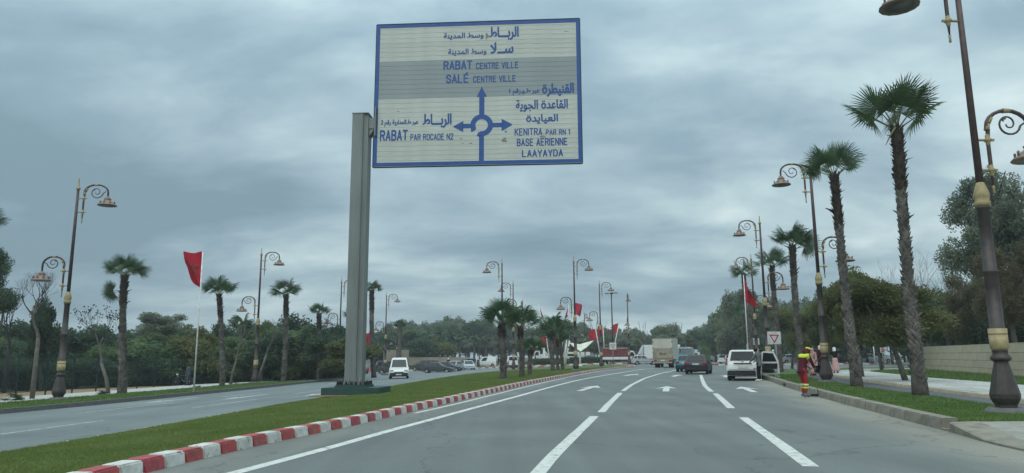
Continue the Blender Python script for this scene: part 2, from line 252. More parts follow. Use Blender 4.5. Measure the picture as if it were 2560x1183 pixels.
# ---------------------------------------------------------------- mesh helpers
class MB:
    def __init__(s): s.v = []; s.f = []; s.mi = []; s.smooth = []
    def add(s, vs, fs, mi=0, smooth=False):
        o = len(s.v); s.v += [tuple(p) for p in vs]; s.f += [tuple(i + o for i in f) for f in fs]; s.mi += [mi] * len(fs); s.smooth += [smooth] * len(fs); return s
    def box(s, c, d, rot=None, mi=0):
        hx, hy, hz = d[0] / 2, d[1] / 2, d[2] / 2
        vs = [Vector((x, y, z)) for z in (-hz, hz) for y in (-hy, hy) for x in (-hx, hx)]
        if rot is not None:
            q = Euler(rot).to_matrix(); vs = [q @ v for v in vs]
        vs = [v + Vector(c) for v in vs]
        return s.add(vs, [(0, 2, 3, 1), (4, 5, 7, 6), (0, 1, 5, 4), (2, 6, 7, 3), (0, 4, 6, 2), (1, 3, 7, 5)], mi)
    def tube(s, path, rad, seg=8, mi=0, smooth=True, cap=True):
        path = [Vector(p) for p in path]; n = len(path)
        if not hasattr(rad, '__len__'): rad = [rad] * n
        vs = []; up = None
        for i, p in enumerate(path):
            t = (path[min(i + 1, n - 1)] - path[max(i - 1, 0)]).normalized()
            if up is None: up = Vector((0, 0, 1)).cross(t) if abs(t.z) < .9 else Vector((1, 0, 0)).cross(t)
            a = (up - t * up.dot(t)).normalized(); up = a; b = t.cross(a)
            for k in range(seg):
                an = 2 * math.pi * k / seg; vs.append(p + (a * math.cos(an) + b * math.sin(an)) * rad[i])
        fs = [(i * seg + k, i * seg + (k + 1) % seg, (i + 1) * seg + (k + 1) % seg, (i + 1) * seg + k) for i in range(n - 1) for k in range(seg)]
        s.add(vs, fs, mi, smooth)
        if cap:
            o = len(s.v) - len(vs)
            s.f.append(tuple(o + k for k in reversed(range(seg)))); s.f.append(tuple(o + (n - 1) * seg + k for k in range(seg))); s.mi += [mi] * 2; s.smooth += [False] * 2
        return s
    def lathe(s, prof, seg=12, c=(0, 0, 0), mi=0, smooth=True, M4=None, cap=True):
        vs = []; n = len(prof)
        for r, z in prof:
            for k in range(seg):
                an = 2 * math.pi * (k + .5) / seg; v = Vector((r * math.cos(an), r * math.sin(an), z))
                if M4 is not None: v = M4 @ v
                vs.append(v + Vector(c))
        fs = [(i * seg + k, i * seg + (k + 1) % seg, (i + 1) * seg + (k + 1) % seg, (i + 1) * seg + k) for i in range(n - 1) for k in range(seg)]
        s.add(vs, fs, mi, smooth); o = len(s.v) - len(vs)
        if not cap: return s
        if prof[0][0] > 1e-4: s.f.append(tuple(o + k for k in reversed(range(seg)))); s.mi.append(mi); s.smooth.append(False)
        if prof[-1][0] > 1e-4: s.f.append(tuple(o + (n - 1) * seg + k for k in range(seg))); s.mi.append(mi); s.smooth.append(False)
        return s
    def prism(s, poly, d0, d1, axis='y', mi=0):   # poly in the plane across axis
        n = len(poly)
        def P(a, b, d): return {'y': (a, d, b), 'x': (d, a, b), 'z': (a, b, d)}[axis]
        vs = [P(a, b, d0) for a, b in poly] + [P(a, b, d1) for a, b in poly]
        fs = [tuple(range(n)), tuple(reversed(range(n, 2 * n)))] + [(i, i + n, (i + 1) % n + n, (i + 1) % n) for i in range(n)]
        return s.add(vs, fs, mi)
    def mesh(s, name, mats, bevel=0.0, seg=1):
        me = bpy.data.meshes.new(name); me.from_pydata(s.v, [], s.f)
        for m_ in (mats if isinstance(mats, (list, tuple)) else [mats]): me.materials.append(m_)
        me.polygons.foreach_set('material_index', s.mi); me.polygons.foreach_set('use_smooth', s.smooth)
        bm = bmesh.new(); bm.from_mesh(me)
        if bevel:
            bmesh.ops.remove_doubles(bm, verts=bm.verts, dist=1e-4)
            es = [e_ for e_ in bm.edges if e_.is_manifold and e_.calc_face_angle(0) > 0.45]
            bmesh.ops.bevel(bm, geom=es, offset=bevel, segments=seg, affect='EDGES', clamp_overlap=True)
        bmesh.ops.recalc_face_normals(bm, faces=bm.faces); bm.to_mesh(me); bm.free(); me.update(); return me
def link(name, data, parent=None, **kw):
    o = bpy.data.objects.new(name, data); C.objects.link(o)
    if parent: o.parent = parent
    for k, v in kw.items(): o[k] = v
    return o
def part(name, mb, m, parent, bevel=0.0, seg=1, **kw): return link(name, mb.mesh(name, m, bevel, seg), parent, **kw)
def thing(name, label, cat, loc=(0, 0, 0), rz=0.0, group=None, data=None):
    o = link(name, data); o.location = loc; o.rotation_euler = (0, 0, rz); o['label'] = label; o['category'] = cat
    if group: o['group'] = group
    return o
kids = {}
def copy_thing(root, label, loc, rz=0.0, group=None, scale=None, swap=None):
    def rec(o, par):
        c = o.copy(); C.objects.link(c); c.parent = par
        if swap and c.data is not None:
            me = c.data
            if any(mm and mm.name in swap for mm in me.materials):
                key = (me.name, tuple(sorted(swap.items())))
                if key not in kids:
                    nm = me.copy()
                    for i_, mm in enumerate(nm.materials):
                        if mm.name in swap: nm.materials[i_] = M[swap[mm.name]]
                    kids[key] = nm
                c.data = kids[key]
        for ch in list(o.children): rec(ch, c)
        return c
    c = rec(root, None); c.location = loc; c.rotation_euler = (0, 0, rz); c['label'] = label
    if group: c['group'] = group
    if scale: c.scale = scale
    return c
def npmesh(name, verts, faces, m, smooth=False):
    me = bpy.data.meshes.new(name); verts = np.asarray(verts, np.float32); faces = np.asarray(faces, np.int32); k = faces.shape[1]
    me.vertices.add(len(verts)); me.vertices.foreach_set('co', verts.ravel()); me.loops.add(faces.size); me.loops.foreach_set('vertex_index', faces.ravel())
    me.polygons.add(len(faces)); me.polygons.foreach_set('loop_start', np.arange(0, faces.size, k, dtype=np.int32)); me.polygons.foreach_set('loop_total', np.full(len(faces), k, np.int32))
    for m_ in (m if isinstance(m, (list, tuple)) else [m]): me.materials.append(m_)
    me.update(); me.validate(); return me
def sheet(name, fl, fr, y0, y1, dy, h, m, cols=10, skirt=0.0, zf=None, attr=None, parent=None, **kw):
    # ground sheet between two lines x = fl(y) and x = fr(y)
    ys = list(np.arange(y0, y1, dy)) + [y1]; vs = []; ds = []
    for y in ys:
        a, b = fl(y), fr(y)
        for i in range(cols + 1):
            x = a + (b - a) * i / cols; z = (gz(x, y) if zf is None else zf(x, y)) + h; vs.append((x, y, z)); ds.append(attr(x, y) if attr else 0)
    fs = [(j * (cols + 1) + i, j * (cols + 1) + i + 1, (j + 1) * (cols + 1) + i + 1, (j + 1) * (cols + 1) + i) for j in range(len(ys) - 1) for i in range(cols)]
    if skirt:
        n = len(ys); ring = [(0, i) for i in range(cols + 1)] + [(j, cols) for j in range(1, n)] + [(n - 1, i) for i in range(cols - 1, -1, -1)] + [(j, 0) for j in range(n - 2, 0, -1)]
        ids = [j * (cols + 1) + i for j, i in ring]; o = len(vs)
        for k in ids: vs.append((vs[k][0], vs[k][1], vs[k][2] - skirt)); ds.append(0)
        nn = len(ids); fs += [(ids[k], o + k, o + (k + 1) % nn, ids[(k + 1) % nn]) for k in range(nn)]
    me = bpy.data.meshes.new(name); me.from_pydata(vs, [], fs); me.materials.append(m); me.update()
    if attr:
        a_ = me.attributes.new('dust', 'FLOAT', 'POINT'); a_.data.foreach_set('value', ds)
    o = link(name, me, parent)
    if not parent: o['kind'] = 'structure'
    for k, v in kw.items(): o[k] = v
    return o
# ================================================================ GROUND AND ROADS
RKf = pl([(6.3, -30), (7.2, 9), (7.42, 11.3), (7.60, 12.2), (7.79, 12.8), (8.0, 13.9), (8.32, 15.5), (8.78, 17.7), (9.37, 20.7), (9.9, 23.1), (11.66, 30.9), (14.68, 42.7), (16.6, 49.0), (19, 55), (23, 61), (30, 66.5), (42, 71), (65, 75), (110, 79)])
LKf = pl([(-19.0, -30), (-17.9, 25.0), (-17.25, 30.0), (-16.9, 36), (-16.6, 42.0), (-16.5, 56), (-16.8, 72), (-17.3, 79), (-19, 84), (-24, 88), (-36, 91), (-80, 94)])
LGf = pl([(-9.0, -30), (-8.42, 12.1), (-8.15, 16), (-8.0, 20), (-7.95, 25), (-7.45, 30), (-6.95, 36), (-6.75, 44), (-6.2, 55), (-5.6, 63), (-4.6, 74), (-3.0, 86), (-1.0, 96), (2.0, 104), (6, 110)])
flat = lambda v: (lambda y: v)
def dustf(x, y):
    d = RKf(y) - x; a = max(0, min(1, (2.0 - d) / 1.4)) * (1 if y < 60 else 0)
    k = x - K(y); b = 0.55 * max(0, min(1, (1.35 - k) / 0.5)) * (1 if 0 <= k and y < 45 else 0)
    return max(a, b)
g = sheet('ground', flat(-420), flat(420), -60, 900, 12, -0.10, M['earth'], cols=60, zf=lambda x, y: gz(max(-60, min(60, x)), min(y, 150)))
sheet('road', K, RKf, -30, 94, 0.7, 0.0, M['asphalt'], cols=26, attr=dustf)
sheet('opposite_road', LKf, K, -30, 94, 1.0, 0.0, M['asphalt2'], cols=14)
sheet('roundabout_road', flat(-80), flat(110), 94, 162, 3, 0.0, M['asphalt2'], cols=60)
sheet('side_road', flat(-80), lambda y: LKf(y), 93.0, 94, 1.0, -0.0, M['asphalt2'], cols=6)
# median: grass island between the carriageways
KW_ = 0.32
def medR(y):
    if y < 88: return K(y) - KW_
    return float(np.interp(y, [88, 93, 98, 104, 109, 112], [14.0, 15.3, 15.2, 13.6, 9.5, 6.6]))
med = sheet('median_grass', LGf, medR, -20, 110, 0.8, 0.135, M['grass_base'], cols=16, skirt=0.3, zf=lambda x, y: gz(x, y) - 0.122 * max(0, 1 - (x - LGf(y)) / 2.0))
# kerb blocks
def kerb_mesh(l, wd, h, m, name='kerb_block', slope=0.03):
    mb = MB(); mb.prism([(-wd, -0.06), (0.0, -0.06), (-slope, h), (-wd, h)], -l / 2, l / 2, 'y'); return mb.mesh(name, m, 0.022, 2)
def kerb_row(root, path, l, meshes, h0=0.0, gap=0.012, jitter=0.004, zf=gz, maxn=290):
    rnd_ = random.Random(5); pts = [path(t) for t in range(0)]
    n = 0
    for i, (p, q) in enumerate(path):
        c = ((p[0] + q[0]) / 2, (p[1] + q[1]) / 2); an = math.atan2(q[1] - p[1], q[0] - p[0]) - math.pi / 2
        if n >= maxn: break
        o = bpy.data.objects.new('kerb_block', meshes[i % len(meshes)]); C.objects.link(o); o.parent = root
        o.location = (c[0] + rnd_.uniform(-jitter, jitter), c[1], zf(c[0], c[1]) + h0 + rnd_.uniform(-jitter, jitter)); o.rotation_euler = (rnd_.uniform(-.004, .004), rnd_.uniform(-.006, .006), an + rnd_.uniform(-.008, .008)); n += 1
def arc(f, y0, y1, l):     # equal steps along x = f(y)
    y = y0; out = []
    while y < y1:
        x = f(y); d = 0.05; s = math.hypot(f(y + d) - x, d) / d; y2 = y + l / s; out.append(((x, y), (f(y2), y2))); y = y2
    return out
def polyarc(pts, l):
    out = []; P_ = [Vector(p) for p in pts]; seg = []; cum = [0]
    for a, b in zip(P_, P_[1:]): cum.append(cum[-1] + (b - a).length)
    def pt(s):
        for i in range(len(P_) - 1):
            if s <= cum[i + 1] or i == len(P_) - 2: return P_[i].lerp(P_[i + 1], (s - cum[i]) / (cum[i + 1] - cum[i]))
    s = 0
    while s + l <= cum[-1]: out.append((tuple(pt(s)), tuple(pt(s + l)))); s += l
    return out
kb = MB(); kbs = sheet('median_kerb', lambda y: K(y) - 0.36, lambda y: K(y) - 0.02, 2, 88, 0.8, -0.02, M['slab'], cols=1, skirt=0.1)
kbs.location.z = 0.03
kr = kerb_mesh(0.44 - 0.008, 0.31, 0.165, M['kerbred']); kwm = kerb_mesh(0.44 - 0.008, 0.31, 0.165, M['kerbwhite'])
kerb_row(kbs, arc(K, 4.35, 87.5, 0.44), 0.44, [kwm, kr], h0=-0.0)
for ch in kbs.children: ch.location.z -= 0.03
# far rim of the median facing the roundabout
nose = sheet('median_end_kerb', lambda y: medR(y) - .2, lambda y: medR(y), 94, 108, 1, -0.0, M['slab'], cols=1)
k2r = kerb_mesh(0.98, 0.4, 0.17, M['kerbred']); k2w = kerb_mesh(0.98, 0.4, 0.17, M['kerbwhite'])
kerb_row(nose, [((a[0], a[1]), (b[0], b[1])) for a, b in polyarc([(14.25, 87.8), (15.6, 91), (16.0, 95), (15.4, 100), (13.4, 104.6), (9.4, 109.4), (6.0, 110.5), (2.5, 108.5), (-0.5, 103), (-2.0, 97)], 1.0)], 1, [k2w, k2r], h0=0.0)
# right kerb, verge, path, sidewalk
rk = sheet('right_kerb', lambda y: RKf(y) + 0.03, lambda y: RKf(y) + 0.36, 13.6, 60, 0.8, 0.02, M['kerbgrey'], cols=1, skirt=0.1)
kg = kerb_mesh(0.996, 0.36, 0.20, M['kerbgrey'], slope=0.045)
rp_ = [((b[0], b[1]), (a[0], a[1])) for a, b in arc(RKf, 13.75, 60, 1.0)]
kerb_row(rk, rp_, 1.0, [kg], h0=0.0)
# dropped kerb and concrete apron near the camera
ap = MB()
pts = [(RKf(y), y) for y in np.arange(-10, 13.76, 0.75)]
vs_, fs_ = [], []
for x, y in pts:
    hh = 0.05 + 0.15 * max(0, min(1, (y - 11.9) / 1.6))
    vs_ += [(x, y, -0.05), (x, y, hh - 0.02), (x + 0.04, y, hh), (x + 0.55, y, hh + 0.01 if y < 13.6 else hh)]
for j in range(len(pts) - 1):
    for i in range(3): fs_.append((j * 4 + i, j * 4 + i + 1, (j + 1) * 4 + i + 1, (j + 1) * 4 + i))
ap.add(vs_, fs_); drop = part('dropped_kerb', ap, M['kerbgrey'], None); drop['kind'] = 'structure'
sheet('concrete_apron', lambda y: RKf(y) + 0.5, flat(30), -10, 13.35, 0.75, 0.0, M['slab'], cols=8, zf=lambda x, y: 0.06 + 0.12 * max(0, min(1, (y - 11.9) / 1.6)) if x < RKf(y) + 3 else 0.10 + 0.08 * max(0, min(1, (y - 11.9) / 1.6)))
PFf = pl([(10.9, 13.0), (11.32, 16.2), (11.66, 17.8), (12.34, 21.4), (13.13, 27.2), (14.6, 34), (17.0, 43), (19.5, 50), (23, 55), (30, 60)])
PBf = pl([(12.0, 13.0), (12.85, 18.4), (13.35, 20.3), (14.24, 24.7), (14.75, 27.0), (16.0, 33), (17.6, 39.2), (19.6, 46), (22, 50.5), (27, 56), (36, 60)])
SWf = pl([(17.0, 13), (18.63, 26.5), (19.16, 28.8), (20.14, 35.1), (21.99, 41.7), (24.0, 49), (27, 53.0), (33, 57), (45, 60)])
sheet('right_verge_grass', lambda y: RKf(y) + 0.34, PFf, 13.38, 57, 0.7, 0.155, M['verge'], cols=8, skirt=0.2)
sheet('cycle_path', PFf, PBf, 13.38, 57, 0.8, 0.13, M['asphalt3'], cols=3, skirt=0.1)
sw = sheet('right_sidewalk', lambda y: PBf(y) + 0.14, SWf, 13.38, 58, 0.8, 0.245, M['paving'], cols=8, skirt=0.2)
ke = kerb_mesh(0.97, 0.15, 0.13, M['stone'], 'edging_stone', slope=0.01)
for i, (a, b) in enumerate(arc(lambda y: PBf(y) + 0.0, 14, 56, 1.0)):
    o = link('edging_stone', ke, sw); c = ((a[0] + b[0]) / 2, (a[1] + b[1]) / 2); o.location = (c[0], c[1], 0.12 + random.Random(i).uniform(-.008, .008)); o.rotation_euler = (0, 0, math.atan2(a[1] - b[1], a[0] - b[0]) - math.pi / 2)
# paving slabs of the sidewalk, slightly uneven
rs = random.Random(3); slab_m = MB().box((0, 0, 0.0), (0.96, 0.96, 0.03)).mesh('paving_slab', mat('paving_slab_stone', (0.31, 0.32, 0.30), 0.85, scale=2.5, col2=(0.42, 0.42, 0.39), rnd=0.13, detail=8, bump=0.3, bscale=30), 0.008)
cnt = 0
for y in np.arange(17.0, 57, 1.0):
    for i in range(7):
        x = PBf(y) + 0.68 + i * 1.0; px_, py_ = proj((x, y, .25))
        if x > SWf(y) - 0.45 or px_ > 2600: continue
        if cnt >= 280: break
        o = link('paving_slab', slab_m, sw); o.location = (x, y, 0.243 + rs.uniform(-0.005, 0.007)); o.rotation_euler = (rs.uniform(-.006, .006), rs.uniform(-.006, .006), -0.28); cnt += 1
sheet('right_lawn', SWf, lambda y: RKf(y) + 60 if y < 55 else 110, 13.38, 62, 0.8, 0.2, M['verge'], cols=16, skirt=0.2)
sheet('corner_lawn', lambda y: RKf(y) + 0.3, flat(110), 57.0, 79, 1.0, 0.15, M['grass_base'], cols=16, skirt=0.2)
# left side: kerb, verge, sidewalk, sandy strip
sheet('left_kerb', lambda y: LKf(y) - 0.24, LKf, -10, 84, 0.8, 0.17, M['kerbdark'], cols=2, skirt=0.25)
LVf = pl([(-23.5, -10), (-22.5, 32), (-22.0, 37), (-21.7, 41.5), (-21.1, 50), (-21.4, 72), (-22, 84)])
LSf = pl([(-29.0, -10), (-28.0, 40.0), (-27.3, 48), (-27.0, 63), (-26.4, 78), (-26.0, 84)])
sheet('left_verge_grass', LVf, lambda y: LKf(y) - 0.22, -10, 84, 0.8, 0.15, M['verge'], cols=6, skirt=0.2)
sheet('left_sidewalk', LSf, LVf, -10, 84, 1.0, 0.17, M['paving'], cols=6, skirt=0.2)
sheet('sandy_path', flat(-36), LSf, -10, 84, 1.0, 0.12, M['sand'], cols=6, skirt=0.2)
sheet('left_lawn', flat(-70), flat(-36), -10, 84, 2.0, 0.10, M['earth'], cols=6)
lcr = sheet('left_corner_kerb', lambda y: LKf(y) - .3, lambda y: LKf(y) - .05, 79, 88, 1, 0.02, M['slab'], cols=1)
kerb_row(lcr, [((b[0], b[1]), (a[0], a[1])) for a, b in arc(LKf, 79.2, 87.5, 0.9)], .9, [kerb_mesh(.88, .3, .18, M['kerbred']), kerb_mesh(.88, .3, .18, M['kerbwhite'])])
# roundabout islands
def disc(name, cx, cy, rx, ry, h, m, n=48):
    vs = [(cx, cy, gz(cx, cy) + h + 0.1)]; fs = []
    for ring in range(1, 7):
        for k in range(n):
            a = 2 * math.pi * k / n; x = cx + rx * math.cos(a) * ring / 6; y = cy + ry * math.sin(a) * ring / 6; vs.append((x, y, gz(x, min(y, 140)) + h + 0.1 * (1 - ring / 6)))
    for k in range(n):
        fs.append((0, 1 + k, 1 + (k + 1) % n))
        for r_ in range(5): a = 1 + r_ * n; fs.append((a + k, a + n + k, a + n + (k + 1) % n, a + (k + 1) % n))
    o_ = len(vs); vs += [(v[0], v[1], v[2] - 0.3) for v in vs[1 + 5 * n:1 + 6 * n]]; fs += [(1 + 5 * n + k, o_ + k, o_ + (k + 1) % n, 1 + 5 * n + (k + 1) % n) for k in range(n)]
    me = bpy.data.meshes.new(name); me.from_pydata(vs, [], fs); me.materials.append(m); me.update(); o = link(name, me); o['kind'] = 'structure'; return o
ICX, ICY, IRX, IRY = 14.0, 138.0, 23.0, 15.0
isl = disc('roundabout_island', ICX, ICY, IRX, IRY, 0.14, M['grass_base'])
ring = [(ICX + (IRX + .3) * math.cos(a), ICY + (IRY + .3) * math.sin(a)) for a in np.linspace(2 * math.pi, math.pi, 80)]
kerb_row(isl, polyarc(ring, 1.0), 1, [k2w, k2r], h0=0.0)
for ch in isl.children: ch.rotation_euler.z += math.pi
spl = disc('splitter_island', -6.2, 124, 5.4, 3.6, 0.14, M['grass_base'], 32)
ring = [(-6.2 + 5.7 * math.cos(a), 124 + 3.9 * math.sin(a)) for a in np.linspace(2 * math.pi, math.pi * .9, 60)]
kerb_row(spl, polyarc(ring, 0.6), 1, [kerb_mesh(.58, .35, .17, M['kerbwhite']), kerb_mesh(.58, .35, .17, M['kerbred'])])
for ch in spl.children: ch.rotation_euler.z += math.pi
# outer side of the roundabout on the right and left
ORf = lambda x: 96 + max(0, (x - 26)) * 0.06 if x > 26 else 96 + (26 - x) ** 1.4 * 0.9
def band(name, x0, x1, f0, f1, h, m, n=50, rows=6):
    vs, fs = [], []
    for i in range(n + 1):
        x = x0 + (x1 - x0) * i / n
        for j in range(rows + 1): y = f0(x) + (f1(x) - f0(x)) * j / rows; vs.append((x, y, gz(x, min(y, 150)) + h))
    for i in range(n):
        for j in range(rows): a = i * (rows + 1) + j; fs.append((a, a + rows + 1, a + rows + 2, a + 1))
    o_ = len(vs)
    for i in range(n + 1): v = vs[i * (rows + 1)]; vs.append((v[0], v[1], v[2] - .3))
    for i in range(n): fs.append((i * (rows + 1), o_ + i, o_ + i + 1, (i + 1) * (rows + 1)))
    me = bpy.data.meshes.new(name); me.from_pydata(vs, [], fs); me.materials.append(m); me.update(); o = link(name, me); o['kind'] = 'structure'; return o
# right: grass belt with red and white kerb, then a parking road behind it
OBf = lambda x: 98.0 + (x - 26) * 0.03
ob = band('outer_lawn', 26, 110, OBf, lambda x: OBf(x) + 7, 0.15, M['grass_base'])
kerb_row(ob, [(a, b) for a, b in polyarc([(26, OBf(26)), (85, OBf(85))], 0.9)], 1, [kerb_mesh(.88, .3, .17, M['kerbwhite']), kerb_mesh(.88, .3, .17, M['kerbred'])])
for ch in ob.children: ch.rotation_euler.z += math.pi; ch.location.y -= 0.02
band('woodland_floor', -80, 110, lambda x: 160 - (6 if x < 0 else 0), lambda x: 300, 0.12, M['earth'], n=30)
lw = band('left_outer_lawn', -60, -14.5, lambda x: 119, lambda x: 160, 0.14, M['grass_base'], n=20)
kerb_row(lw, polyarc([(-45, 119), (-14.5, 119)], 0.9), 1, [kerb_mesh(.88, .3, .17, M['kerbred']), kerb_mesh(.88, .3, .17, M['kerbwhite'])])
for ch in lw.children: ch.rotation_euler.z += math.pi
# ---------------------------------------------------------------- painted markings (4 mm sheets)
def stripe(name, pts, wd, m, dash=None, z=0.004, parent=None, kind=True):
    P_ = [Vector(p[:2]) for p in pts]; q = []
    for i in range(len(P_) - 1):
        k = max(1, int((P_[i + 1] - P_[i]).length / 0.8))
        for j in range(k): q.append(P_[i].lerp(P_[i + 1], j / k))
    q.append(P_[-1]); 
    for _ in range(3): q = [q[0]] + [(q[i - 1] + q[i] * 2 + q[i + 1]) / 4 for i in range(1, len(q) - 1)] + [q[-1]]
    vs, fs = [], []; rr = random.Random(len(q) + int(q[0].x * 100))
    for i, p in enumerate(q):
        t = (q[min(i + 1, len(q) - 1)] - q[max(i - 1, 0)]).normalized(); n_ = Vector((t.y, -t.x)); a = p - n_ * (wd / 2 + rr.uniform(-.006, .006)); b = p + n_ * (wd / 2 + rr.uniform(-.006, .006))
        vs += [(a.x, a.y, gz(a.x, a.y) + z), (b.x, b.y, gz(b.x, b.y) + z)]
    fs = [(2 * i, 2 * i + 1, 2 * i + 3, 2 * i + 2) for i in range(len(q) - 1)]
    me = bpy.data.meshes.new(name); me.from_pydata(vs, [], fs); me.materials.append(m); me.update(); o = link(name, me, parent)
    if not parent: o['kind'] = 'structure'
    return o
W = lambda pts: [at(x, y) for x, y in pts]
stripe('edge_line', [(-5.6, 0)] + [(p.x, p.y) for p in W([(600,1179),(791,1130),(955,1082),(1065,1053),(1187,1019.5),(1300,989.5),(1337,979),(1395,963),(1444,951),(1493,941.8),(1551.6,932),(1610,923)])] + [(20, 88)], 0.20, M['paint'])
stripe('kerb_line', [(p.x, p.y) for p in W([(1037,1033.5),(1147,1009),(1200,995.5),(1300,971),(1395,948.6)])] + [(K(y) + .22, y) for y in (52, 60, 68, 76, 84)], 0.13, M['paint'])
stripe('lane_dash', [(0.0, 7.0)] + W([(1340,1183),(1424,1100),(1486,1041)]), 0.20, M['paint'])
stripe('lane_dash', W([(1503,1031.0),(1528,1004),(1550.6,982.4)]), 0.20, M['paint'])
stripe('lane_line', W([(1557,978),(1578,963),(1610,946.6),(1649,934.5),(1692,925)]) + [(21, 82)], 0.19, M['paint'])
stripe('lane_dash', W([(2028,1167),(1933,1097.7),(1858,1044)]), 0.20, M['paint'])
stripe('lane_dash', W([(1828,1021),(1806,1000),(1788,984)]), 0.20, M['paint'])
stripe('lane_dash', W([(1779,979.4),(1762.6,965.8),(1755,948),(1752,938)]), 0.20, M['paint'])
stripe('lane_dash', [(2.8, 3), (3.25, 6)], 0.2, M['paint'])
for a, b in (((1760, 914.5), (1776, 914)), ((1795, 914.5), (1815, 914.2)), ((1838, 915), (1850, 915)), ((1716, 917), (1738, 916))):
    p, q = at(*a), at(*b); stripe('give_way_dash', [(p.x, p.y), (q.x, q.y)], 0.35, M['paint'])
for y0, y1, w_ in ((6, 43.5, .15), (44.9, 51, .14), (53, 58.5, .14), (61.5, 67, .14), (70, 75, .14), (78, 83, .14)):
    stripe('opposite_edge_line', [(LGf(y) - 0.20, y) for y in np.linspace(y0, y1, 14)], w_, M['paint'])
f1 = pl([(-11.9, 8), (-11.41, 16.3), (-11.14, 19.8), (-10.98, 24.9), (-10.66, 30.4), (-10.55, 35.2), (-10.24, 40.7), (-9.6, 55), (-8.8, 75)])
f2 = pl([(-14.9, 10), (-14.34, 24.1), (-13.95, 29.8), (-13.38, 38.3), (-12.89, 45.9), (-12.4, 60), (-11.8, 75)])
for y0, y1 in ((15.0, 19.9), (24.9, 30.4), (35.3, 40.8), (46, 51), (56, 61), (66, 71)): stripe('opposite_lane_dash', [(f1(y), y) for y in np.linspace(y0, y1, 5)], 0.12, M['paintold'])
for y0, y1 in ((13, 18), (24.1, 29.9), (34, 38.5), (42, 46.5), (52, 57), (62, 67), (72, 77)): stripe('opposite_lane_dash', [(f2(y), y) for y in np.linspace(y0, y1, 5)], 0.11, M['paintold'])
def arrow(px, py, ang, L_=2.4, m=M['paint'], sc_=1.0):
    p = at(px, py); pts = [(a * .46, b) for a, b in [(-.14, -1.2), (.14, -1.2), (.14, .25), (.50, .05), (0, 1.25), (-.50, .05), (-.14, .25)]]
    c, s = math.cos(ang), math.sin(ang); vs = []
    for x, y in pts: X = p.x + (x * c - y * s) * sc_; Y = p.y + (x * s + y * c) * sc_; vs.append((X, Y, gz(X, Y) + 0.005))
    me = bpy.data.meshes.new('lane_arrow'); me.from_pydata(vs, [], [(0, 1, 2, 6), (6, 2, 4), (2, 3, 4), (5, 6, 4)]); me.materials.append(m); me.update(); o = link('lane_arrow', me); o['kind'] = 'structure'
arrow(1473, 970.5, -0.26, sc_=2.1); arrow(1666, 972, -0.22, sc_=2.0); arrow(1868, 973.5, -.2, sc_=2.0); arrow(1578, 937.5, -.35, sc_=2.2); arrow(1690, 939.5, -.3, sc_=2.0); arrow(1815, 940.5, -.3, sc_=2.0)
for px_, py_ in ((428, 1001), (614, 992.5), (806, 984.5), (985, 966), (845, 957)): arrow(px_, py_, math.pi - 0.1, m=M['paintold'], sc_=1.9)
# ---------------------------------------------------------------- grass blades (uncountable)
def blades(name, fl, fr, y0, y1, dens0, h, m, parent=None, zoff=0.13, seed=1, lab=None, taper=0.0):
    rg = np.random.default_rng(seed); V = []
    for ya in np.arange(y0, y1, 1.0):
        wd = fr(ya) - fl(ya); n = int(wd * dens0 * min(1, (12 / max(ya, 10)) ** 1.6))
        if n < 1: continue
        y = ya + rg.random(n); t = rg.random(n); fl_ = np.interp(y, [ya, ya + 1], [fl(ya), fl(ya + 1)]); fr_ = np.interp(y, [ya, ya + 1], [fr(ya), fr(ya + 1)])
        x = fl_ + (fr_ - fl_) * t; kx = np.interp(y, [ya, ya + 1], [K(ya), K(ya + 1)]); z = -0.028 * np.clip(kx - x, 0, 34) + zoff - taper * np.clip(1 - (x - fl_) / 2.0, 0, 1)
        s = (max(ya, 12) / 12) ** 0.75; hh = h * rg.uniform(.5, 1.2, n) * (0.7 + .3 * s); an = rg.random(n) * 6.283; wd_ = 0.006 * s * 1.6; le = rg.normal(0, .5, (n, 2)) * hh[:, None]
        a = np.stack([x - np.cos(an) * wd_, y - np.sin(an) * wd_, z], 1); b = np.stack([x + np.cos(an) * wd_, y + np.sin(an) * wd_, z], 1); c = np.stack([x + le[:, 0], y + le[:, 1], z + hh], 1)
        V.append(np.stack([a, b, c], 1).reshape(-1, 3))
    V = np.concatenate(V); me = npmesh(name, V, np.arange(len(V)).reshape(-1, 3), m); o = link(name, me); o['kind'] = 'stuff'
    if lab: o['label'] = lab
    o['category'] = 'grass'; return o
blades('median_turf', lambda y: LGf(y) - 0.08, lambda y: K(y) - 0.23, 8, 84, 2300, 0.034, M['blade'], seed=2, taper=.122, lab='short mown green grass covering the median strip')
blades('verge_turf', lambda y: RKf(y) + 0.33, lambda y: PFf(y) + 0.04, 13.4, 45, 1500, 0.045, M['vblade'], zoff=0.15, seed=3, lab='short dark grass on the right roadside verge')
blades('wall_foot_turf', lambda y: SWf(y) - 0.05, lambda y: SWf(y) + 4, 22, 48, 900, 0.14, M['vblade'], zoff=0.2, seed=4, lab='taller grass between the sidewalk and the stone wall')
blades('left_verge_turf', lambda y: LVf(y), lambda y: LKf(y) - 0.2, 22, 60, 900, 0.06, M['vblade'], zoff=0.15, seed=5, lab='narrow strip of grass beside the left kerb')
